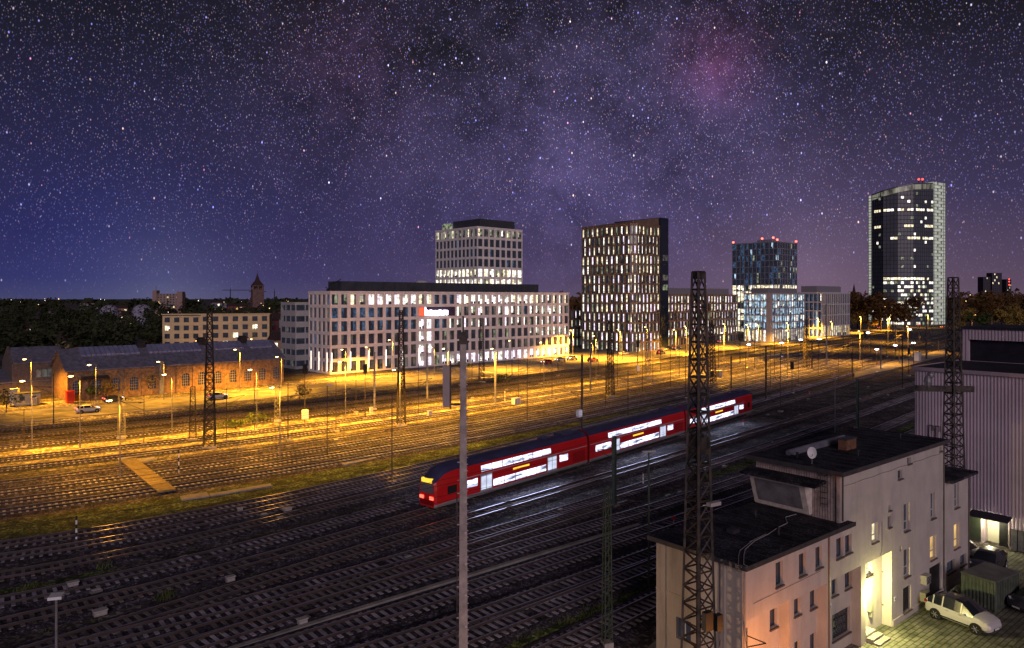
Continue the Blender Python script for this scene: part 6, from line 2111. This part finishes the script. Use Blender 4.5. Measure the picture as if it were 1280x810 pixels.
def mpaint(n, c): return mat('paint_' + n, c, .28, metal=.15, var=0, spec=.6)


wr, wf = G(1169, 773.7), G(1222, 794)
car1 = make_car('white crossover car with dark glass roof parked beside the pale house', mpaint('white', (.62, .60, .58)), L=4.3, Hh=1.70, glassroof=True)
mid = (wr + wf) / 2
yawc = math.atan2(wf.y - wr.y, wf.x - wr.x)
off = Vector((-math.sin(yawc), math.cos(yawc), 0)) * .8      # wheels seen are the near (right) side
car1.location = (mid.x + off.x, mid.y + off.y, .055); car1.rotation_euler = (0, 0, yawc)
car2 = make_car('dark estate car with shiny roof behind the metal container', mpaint('dark', (.03, .03, .04)), L=4.5, Hh=1.55)
p = G(1247, 720); car2.location = (p.x, p.y + 1.2, .055); car2.rotation_euler = (0, 0, R(222))
car3 = make_car('silver car half hidden behind the far corner of the pale house', mpaint('silver', (.45, .45, .48)), L=4.1, Hh=1.5)
p = G(1210, 700); car3.location = (p.x - .2, p.y + .6, .055); car3.rotation_euler = (0, 0, R(300))
car4 = make_car('dark car cut by the right edge of the picture', mpaint('dark', (.03, .03, .04)), L=4.4, Hh=1.5)
p = G(1287, 765); car4.location = (p.x + .8, p.y + .3, .055); car4.rotation_euler = (0, 0, R(200))
# road traffic, copies of one low-lit car
proto = make_car('white car with lit headlights on the road before the brick shed', mpaint('white2', (.5, .48, .46)), L=4.3, Hh=1.5, lit=True, name='car')
proto['group'] = 'cars on the road'
index_kids(proto)
paints = [mpaint('white2', (.5, .48, .46)), mpaint('red', (.35, .02, .02)), mpaint('black', (.02, .02, .02)), mpaint('grey', (.2, .2, .22)), mpaint('blue', (.03, .06, .2))]
CARS = [(272, 499, 0, 0, None), (110, 516, 0, 0, 'pale car on the road left of the short lattice mast'), (683, 455, 1, 180, 'red car near the right end of the beige block'), (700, 452, 0, 180, 'white car second in the row by the beige block'), (715, 450, 3, 180, 'grey car third in the row by the beige block'), (741, 452, 1, 0, 'red car at the kerb below the low bright lamp'),
        (780, 444, 0, 0, 'bright white car in front of the dark tower'), (829, 438.5, 3, 10, 'grey car with lit headlights right of the tower mast'), (846, 437.5, 4, 0, 'blue car before the start of the brown block'), (826, 443, 2, 0, 'black car nearer the camera before the stair core'), (902, 429, 0, 0, 'white car before the end of the brown block'), (935, 423.5, 0, 0, 'white car right under the blue-lit block corner'),
        (1001, 420, 3, 0, 'grey car below the blue-lit block'), (1037, 417, 0, 0, 'white car below the white fin block'), (1060, 413, 1, 0, 'red car at the right end of the white fin block'), (1100, 411, 0, 0, 'white car under the dark trees'), (1150, 408, 1, 0, 'red car at the foot of the glass tower'),
        (143, 503.0, 2, 0, 'dark car parked at the brick shed wall'), (1178, 410, 3, 0, 'grey car right of the glass tower foot')]
for i, (u, v, pi_, rot, lab) in enumerate(CARS):
    c = proto if i == 0 else copy_tree(proto)
    p = G(u, v)
    c.location = (p.x, p.y, .04); c.rotation_euler = (0, 0, RZ + R(rot))
    if lab: c['label'] = lab
    if i:
        for ch in c.children_recursive if hasattr(c, 'children_recursive') else []: pass
cars_all = [o for o in bpy.data.objects if o.name.startswith('car') and o.get('group') == 'cars on the road']
cars_all.sort(key=lambda o: 0)
kids_by_parent = {}
for o in bpy.data.objects:
    if o.parent: kids_by_parent.setdefault(o.parent.name, []).append(o)
for c in cars_all:
    best = min(CARS, key=lambda q: (G(q[0], q[1]).xy - c.location.xy).length)
    def paintit(o):
        for k in kids_by_parent.get(o.name, []):
            if k.type == 'MESH' and k.name.split('.')[0] in ('body', 'wing_mirror'):
                k.material_slots[0].link = 'OBJECT'; k.material_slots[0].material = paints[best[2]]
            paintit(k)
    paintit(c)

# ------------------------------------------------------------------ container and odd things in the yard
p = G(1244, 767); q = G(1202, 753)
ang = math.atan2(p.y - q.y, p.x - q.x)
ct = empty('metal_container', q, ang, 'ribbed green-grey metal container between the two cars', 'container')
Lc = (p.xy - q.xy).length; hC = 2.15; dC = 3.5
b = MB(); b.box(.05, Lc - .05, .05, dC - .05, .1, hC - .05)
k = .0
while k < Lc - .1: b.box(k + .06, k + .17, -.01, .05, .16, hC - .12); k += .24
k = .1
while k < dC - .1: b.box(Lc - .05, Lc + .01, k, k + .11, .16, hC - .12); k += .24
M_cont = mat('container_green', (.10, .12, .09), .6, var=.3, scale=2)
b.build('shell', M_cont, ct)
b = MB()
for x in (0, Lc - .06):
    for y in (0, dC - .06): b.box(x - .02, x + .08, y - .02, y + .08, .0, hC)
b.build('corner_posts', M_cont, ct)
b = MB(); b.box(-.06, Lc + .06, -.06, dC + .06, hC + .001, hC + .07); b.build('lid', mat('container_lid', (.12, .13, .12), .45, metal=.3, var=.3, scale=1.5), ct)
# bicycle rack like hoops beside the container
hp_ = G(1196, 752); b = MB()
for k in range(4):
    x, y = hp_.x + k * .22, hp_.y + k * .2 + .3
    n = 9
    for i in range(n):
        a0 = math.pi * i / n; a1 = math.pi * (i + 1) / n
        b.tube((x - .3 * math.cos(a0), y + .2 * math.cos(a0), .05 + .75 * math.sin(a0)), (x - .3 * math.cos(a1), y + .2 * math.cos(a1), .05 + .75 * math.sin(a1)), .02, n=5)
tag(b.build('bicycle_rack', M_galv), 'bent-tube bicycle rack between the white car and the container', 'rack')

# cabinets and boxes in the yard
BOX = [(645, 506, 1.6, 1.4, M_white, 'pale grey cabinet on the gravel right of the pale pole'), (888, 472, 2.0, 2.0, mat('yellow_cab', (.55, .5, .3), .6, var=.1), 'yellowish cabinet with two dark slots beyond the train end'), (899, 471.5, 1.8, 1.8, M_galv, 'grey cabinet beside the yellowish one'),
       (877, 474, 1.0, 1.2, M_white, 'small white cabinet left of the yellowish one'), (91, 735, .7, .45, M_conc2, 'small pale box on the track bed above the bottom-left lamp'), (288, 729, .6, .5, M_conc2, 'pale rounded box between near tracks at lower left'),
       (378, 782, .6, .45, M_conc2, 'pale box next to the cable trough'), (125, 770, .8, .4, M_conc2, 'pale track box right of the bottom-left lamp'), (359, 640, .8, .4, M_conc2, 'pale point machine above the dark tracks'), (300, 640, .5, .4, M_conc2, 'small pale stone box left of the point machine'),
       (42, 506.5, 1.0, 1.5, M_white, 'white cabinet at the verge by the road, far left'), (1147, 452, 2.4, 3.2, M_white, 'white equipment cabin at the island platform'), (537, 521, .8, 1.1, M_white, 'small white cabinet under the panel pole'), (464, 517, .6, 1.2, M_white, 'white slim cabinet at the foot of a signal')]
for (u, v, w, h, m_, lab) in BOX:
    p = G(u, v); e = empty('equipment_cabinet', p, RZ, lab, 'cabinet')
    b = MB(); b.box(-w / 2, w / 2, -w * .3, w * .3, .08, h); b.build('cabinet_body', m_, e)
    b = MB(); b.box(-w / 2 - .05, w / 2 + .05, -w * .3 - .05, w * .3 + .05, h + .001, h + .06); b.build('lid', MATS['lamp_housing'], e)
    b = MB(); b.box(-w * .42, -w * .03, -w * .3 - .02, -w * .3 - .003, .2, h - .1); b.box(w * .03, w * .42, -w * .3 - .02, -w * .3 - .003, .2, h - .1); b.build('door', M_darkmetal if 'slots' in lab else MATS['lamp_housing'], e)
# white kilometre/striped posts and point machines
for (u, vb, vt, lab) in ((95.5, 676, 645, 'black and white striped post in the dark grass'), (223.5, 592, 562, 'black and white striped post beside the timber crossing'), (804, 607, 592, 'pair-like yellow track marker in front of the train'), (631, 503, 489, 'white triangular marker by the dark sidings')):
    p = G(u, vb); h = zat(vt, p.y); e = empty('marker_post', p, .4, lab, 'marker post')
    b = MB(); n = 6
    for k in range(n): b.box(-.07, .07, -.04, .04, h * k / n, h * (k + 1) / n - .001, k % 2)
    b.build('post', [M_white, M_black] if 'striped' in lab else [mat('marker_yellow', (.5, .45, .2), .6, var=0), M_white], e)
rj = random.Random(12)
spots = [(120, 742), (330, 646), (350, 650), (540, 620), (860, 640), (905, 585), (1000, 520), (1035, 530), (985, 545), (700, 640), (835, 622), (850, 618), (965, 555), (940, 515), (1010, 500), (1075, 500), (1110, 495), (960, 520), (880, 590), (1050, 512), (1085, 485), (640, 590), (230, 700), (510, 700), (830, 668), (300, 562), (420, 552), (360, 560)]
for i, (u, v) in enumerate(spots):
    p = G(u, v); e = empty('point_machine', (p.x, p.y, .0), RZ + .1, 'low grey point machine lying beside the rails', 'point machine', 'point machines between the tracks')
    if i == 0:
        b = MB(); b.box(-.4, .4, -.2, .2, .1, .3); b.box(.4, 1.3, -.04, .04, .16, .2); pm_a = b.build('housing', mat('machine_grey', (.16, .15, .15), .7, var=.3), e)
        b = MB(); b.box(-.3, .3, -.15, .15, .301, .35); pm_b = b.build('cover', MATS['lamp_housing'], e)
    else:
        for src in (pm_a, pm_b):
            c = src.copy(); COL.objects.link(c); c.parent = e
# red/white small point signals
for u, v, lab in ((842, 628 + 30, 'small red and white marker disc beside the near tracks'), (929, 532, 'tiny red marker by the rear of the train'), (1012, 494, 'tiny red marker right of the train end')):
    p = G(u, v); e = empty('track_marker', p, .2, lab, 'marker')
    b = MB(); b.tube((0, 0, 0), (0, 0, .7), .03); b.build('post', M_white, e)
    b = MB(); b.tube((0, -.02, .8), (0, .02, .8), .22, n=12); b.build('disc', mat('marker_red', (.5, .03, .03), .5, var=0), e)

# ------------------------------------------------------------------ vegetation
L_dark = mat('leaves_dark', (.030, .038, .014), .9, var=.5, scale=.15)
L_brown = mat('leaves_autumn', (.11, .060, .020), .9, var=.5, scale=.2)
L_lit = mat('leaves_lamplit', (.26, .18, .04), .9, var=.4, scale=.3)  # lamp-lit foliage: the sodium yellow is put into the leaf colour
L_green = mat('leaves_green', (.06, .085, .02), .9, var=.4, scale=.3)
M_bark = mat('bark', (.06, .045, .03), .9, var=.3, scale=2)


def leaves(mb, c, rx, rz, n, s, rg, mi=0):
    """leaf clumps through the crown volume, denser towards an uneven outer shell"""
    lobes = [(Vector((rg.gauss(0, .45), rg.gauss(0, .45), rg.uniform(-.5, .7))), rg.uniform(.35, .62)) for _ in range(9)]
    for _ in range(n):
        lc, lr = rg.choice(lobes)
        d = Vector((rg.gauss(0, 1), rg.gauss(0, 1), rg.gauss(0, 1))).normalized() * lr * rg.uniform(.55, 1.0) ** .5
        q = lc + d
        p = Vector((c[0] + q.x * rx, c[1] + q.y * rx, c[2] + q.z * rz))
        a = Vector((rg.gauss(0, 1), rg.gauss(0, 1), rg.gauss(0, .6))).normalized(); b_ = a.orthogonal().normalized()
        b_ = (b_ + Vector((rg.gauss(0, .4), rg.gauss(0, .4), rg.gauss(0, .4)))).normalized()
        ss = s * rg.uniform(.6, 1.4)
        mb.quad(p - a * ss, p - b_ * ss * .6, p + a * ss, p + b_ * ss * .6, mi)


def tree(u, Y, h, w, leaf, label, n=900, s=.45, vb=None, group=None, seed=0, cat='tree', name='tree'):
    p = at(u, Y) if Y else G(u, vb)
    rg = random.Random(int(u * 13 + h * 7 + seed))
    e = empty(name, p, rg.uniform(0, 3), label, cat, group)
    b_ = MB(); b_.tube((0, 0, 0), (.1, 0, h * .45), h * .022 + .05, h * .012 + .03, n=7)
    for k in range(6):
        an = k * 1.05 + rg.random(); z0 = h * rg.uniform(.28, .5)
        mid_ = Vector((math.cos(an) * w * .2, math.sin(an) * w * .2, z0 + h * .15))
        b_.tube((.05, 0, z0), mid_, h * .01 + .02, h * .006 + .02, n=5); b_.tube(mid_, mid_ + Vector((math.cos(an) * w * .18, math.sin(an) * w * .18, h * .2)), h * .006 + .02, .02, n=5)
    b_.build('trunk', M_bark, e)
    b_ = MB(); leaves(b_, (0, 0, h * .62), w * .55, h * .40, n, s, rg)
    b_.build('crown', leaf, e)
    return e


# big dark-brown trees before the glass tower
for i, (u, Y, h, w) in enumerate(((1072, 520, 26, 17), (1085, 500, 27, 20), (1101, 490, 24, 22), (1116, 480, 23, 22), (1131, 478, 22, 18), (1066, 560, 27, 14))):
    tree(u, Y, h, w, L_brown, '%s of the large dark autumn trees before the glass tower, counting from the left' % ('second', 'third', 'fourth', 'fifth', 'sixth', 'first')[i], n=1500, s=.8, group='large autumn trees before the glass tower')
for i, (u, vb, h, w) in enumerate(((936, 424, 9, 6), (964, 424, 9, 6), (983, 422, 8, 5), (1022, 420, 10, 6), (947, 423, 8, 5), (1075, 413, 12, 9), (1089, 412, 9, 8))):
    tree(u, None, h, w, L_lit, ('small yellow-lit street tree under the left face of the blue-lit block', 'small yellow-lit street tree at the grey corner pier', 'small yellow-lit street tree under the right face of the blue-lit block', 'yellow-lit street tree at the white block corner', 'second small yellow-lit tree under the left face of the blue-lit block', 'yellow-lit tree right of the white fin block', 'yellow-lit tree between the white fin block and the big dark trees')[i], vb=vb, n=500, s=.45)
for i, (u, Y, h, w) in enumerate(((1199, 480, 11, 9), (1213, 500, 15, 12), (1228, 470, 12, 9), (1240, 540, 24, 15), (1252, 470, 14, 10), (1266, 500, 17, 12), (1277, 470, 15, 11), (1290, 520, 18, 13), (1206, 600, 20, 14), (1262, 620, 25, 16))):
    tree(u, Y, h, w, (L_lit, L_lit, L_green, L_brown, L_lit, L_lit, L_lit, L_brown, L_brown, L_brown)[i], '%s of the park trees above the warehouse roof, counting from the left' % ('first', 'third', 'fourth', 'fifth', 'sixth', 'eighth', 'ninth', 'tenth', 'second', 'seventh')[i], n=900, s=.65, group='park trees right of the glass tower')
for i, (u, vb, h, w, lf) in enumerate(((8, 516, 4.5, 4, L_green), (100, 499, 5, 4, L_lit), (113, 501, 3.0, 3, L_green), (185, 493, 4.5, 4, L_lit), (197, 489, 5, 4, L_lit), (318, 527, 1.6, 4, L_green), (628, 478, 2.2, 5, L_green), (294, 536, 1.8, 4, L_green), (375, 500, 3, 4, L_lit), (133, 500, 4, 4, L_lit), (575, 462, 3, 4, L_green))):
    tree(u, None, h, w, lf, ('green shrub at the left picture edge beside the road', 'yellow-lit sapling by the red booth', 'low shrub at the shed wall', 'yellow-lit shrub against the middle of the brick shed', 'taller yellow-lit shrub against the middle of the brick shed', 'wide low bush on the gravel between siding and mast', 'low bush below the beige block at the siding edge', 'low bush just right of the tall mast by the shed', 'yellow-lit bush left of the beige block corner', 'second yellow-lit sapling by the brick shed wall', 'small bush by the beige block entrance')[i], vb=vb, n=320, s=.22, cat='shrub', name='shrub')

# dark wood on the left, and far woods along the horizon
rg = random.Random(77)
b = MB()
for _ in range(210):
    Y = rg.uniform(225, 620); u = rg.uniform(-120, 215 if Y < 330 else 400)
    if 195 < u < 345 and Y < 330: continue
    if u > 325 and Y < 420: continue
    h = rg.uniform(8, 13) * (1.0 if Y < 400 else 1.25)
    p = at(u, Y)
    leaves(b, (p.x, p.y, h * .55), rg.uniform(4, 6.5), h * .55, 260, .8, rg)
tag(b.build('woodland', L_dark), 'dark wood behind the brick shed filling the left middle distance', 'wood', kind='stuff')
b = MB()
for _ in range(420):
    Y = rg.uniform(750, 2400); u = rg.uniform(-200, 1480)
    h = rg.uniform(13, 20)
    if u > 1180: h += 5
    p = at(u, Y)
    leaves(b, (p.x, p.y, h * .55), rg.uniform(9, 18), h * .5, 60, 4.0, rg)
tag(b.build('far_woodland', L_dark), 'far low line of trees along the horizon', 'wood', kind='stuff')
b = MB()
for _ in range(60):
    Y = rg.uniform(650, 900); u = rg.uniform(1186, 1400)
    p = at(u, Y); h = rg.uniform(20, 25)
    leaves(b, (p.x, p.y, h * .55), rg.uniform(8, 12), h * .55, 150, 2.0, rg)
for _ in range(16):
    Y = rg.uniform(520, 640); u = rg.choice([rg.uniform(685, 730), rg.uniform(1000, 1080)])
    p = at(u, Y); h = rg.uniform(22, 26)
    leaves(b, (p.x, p.y, h * .55), rg.uniform(8, 11), h * .5, 130, 2.0, rg)
tag(b.build('woodland', L_brown), 'brownish wood behind the park trees at the right', 'wood', kind='stuff')
# street lights seen far away
rg = random.Random(5)
for i in range(46):
    if i < 26: u = rg.uniform(2, 365); Y = rg.uniform(280, 1600)
    else: u = rg.uniform(1065, 1279); Y = rg.uniform(430, 900)
    v = None
    p = at(u, Y); h = rg.uniform(15, 20) if i < 26 else rg.uniform(9, 25)
    e = empty('distant_lamp', p, 0, 'tiny distant street light among the trees', 'street lamp', 'distant street lights')
    b = MB(); b.tube((0, 0, 0), (0, 0, h), .1, .06, n=4); b.build('post', M_steel, e)
    b = MB(); r_ = Y * .00035 * rg.uniform(.7, 1.5); b.ball((0, 0, h), r_, r_, r_, 6, 4); b.build('lamp_head', emit('far_lamp_a', (1, .62, .25), 5, False) if rg.random() < .7 else emit('far_lamp_b', (1, .85, .9), 5, False), e)

# weeds between the tracks
rg = random.Random(8)
b = MB()
def tuft(u, v, n=14, s=.22):
    p = G(u, v)
    for _ in range(n):
        a = rg.uniform(0, 6.28); d = rg.random() ** .5 * s * 1.8
        x, y = p.x + math.cos(a) * d, p.y + math.sin(a) * d
        hh = s * rg.uniform(.4, 1.1); w_ = .02 + s * .05; a2 = rg.uniform(0, 3.14)
        dx, dy = math.cos(a2) * w_, math.sin(a2) * w_; lx, ly = rg.uniform(-.1, .1), rg.uniform(-.1, .1)
        b.quad((x - dx, y - dy, 0), (x + dx, y + dy, 0), (x + lx + dx * .3, y + ly + dy * .3, hh), (x + lx - dx * .3, y + ly - dy * .3, hh))
for _ in range(420):
    k = rg.random()
    if k < .30: u = rg.uniform(600, 950); v = 672 - (u - 600) * .30 + rg.gauss(0, 4)
    elif k < .55: u = rg.uniform(0, 900); v = 668 - u * .18 - (u / 900) ** 2 * 12 + rg.gauss(0, 6)
    elif k < .75: u = rg.uniform(640, 850); v = 800 - (u - 640) * .42 + rg.gauss(0, 9)
    elif k < .85: u = rg.uniform(1040, 1145); v = 552 - (u - 1040) * .22 + rg.gauss(0, 6)
    else: u = rg.uniform(0, 700); v = rg.uniform(660, 800) - u * .1
    if v > 395: tuft(u, v, 18, rg.uniform(.12, .28))
for (u, v) in ((130, 709), (205, 748), (40, 735), (28, 742), (210, 744)): tuft(u, v, 90, .35)
tag(b.build('weeds', mat('weed_green', (.09, .11, .035), .9, var=.3, scale=.5)), 'tufts of weeds growing between the tracks', 'weeds', kind='stuff')


# ordinal labels for look-alikes, counted from the left of the picture
def nth(i):
    return '%d%s' % (i, 'th' if 10 <= i % 100 <= 20 else {1: 'st', 2: 'nd', 3: 'rd'}.get(i % 10, 'th'))


for grp, txt in (('thin poles among the tracks', 'thin dark pole among the tracks, %s from the left of its kind'),
                 ('distant street lights', 'tiny distant street light among the trees, %s from the left'),
                 ('point machines between the tracks', 'low grey point machine beside the rails, %s from the left')):
    obs = [o for o in bpy.data.objects if o.parent is None and o.get('group') == grp]
    obs.sort(key=lambda o: o.location.x / max(o.location.y, 1))
    for i, o in enumerate(obs): o['label'] = txt % nth(i + 1)
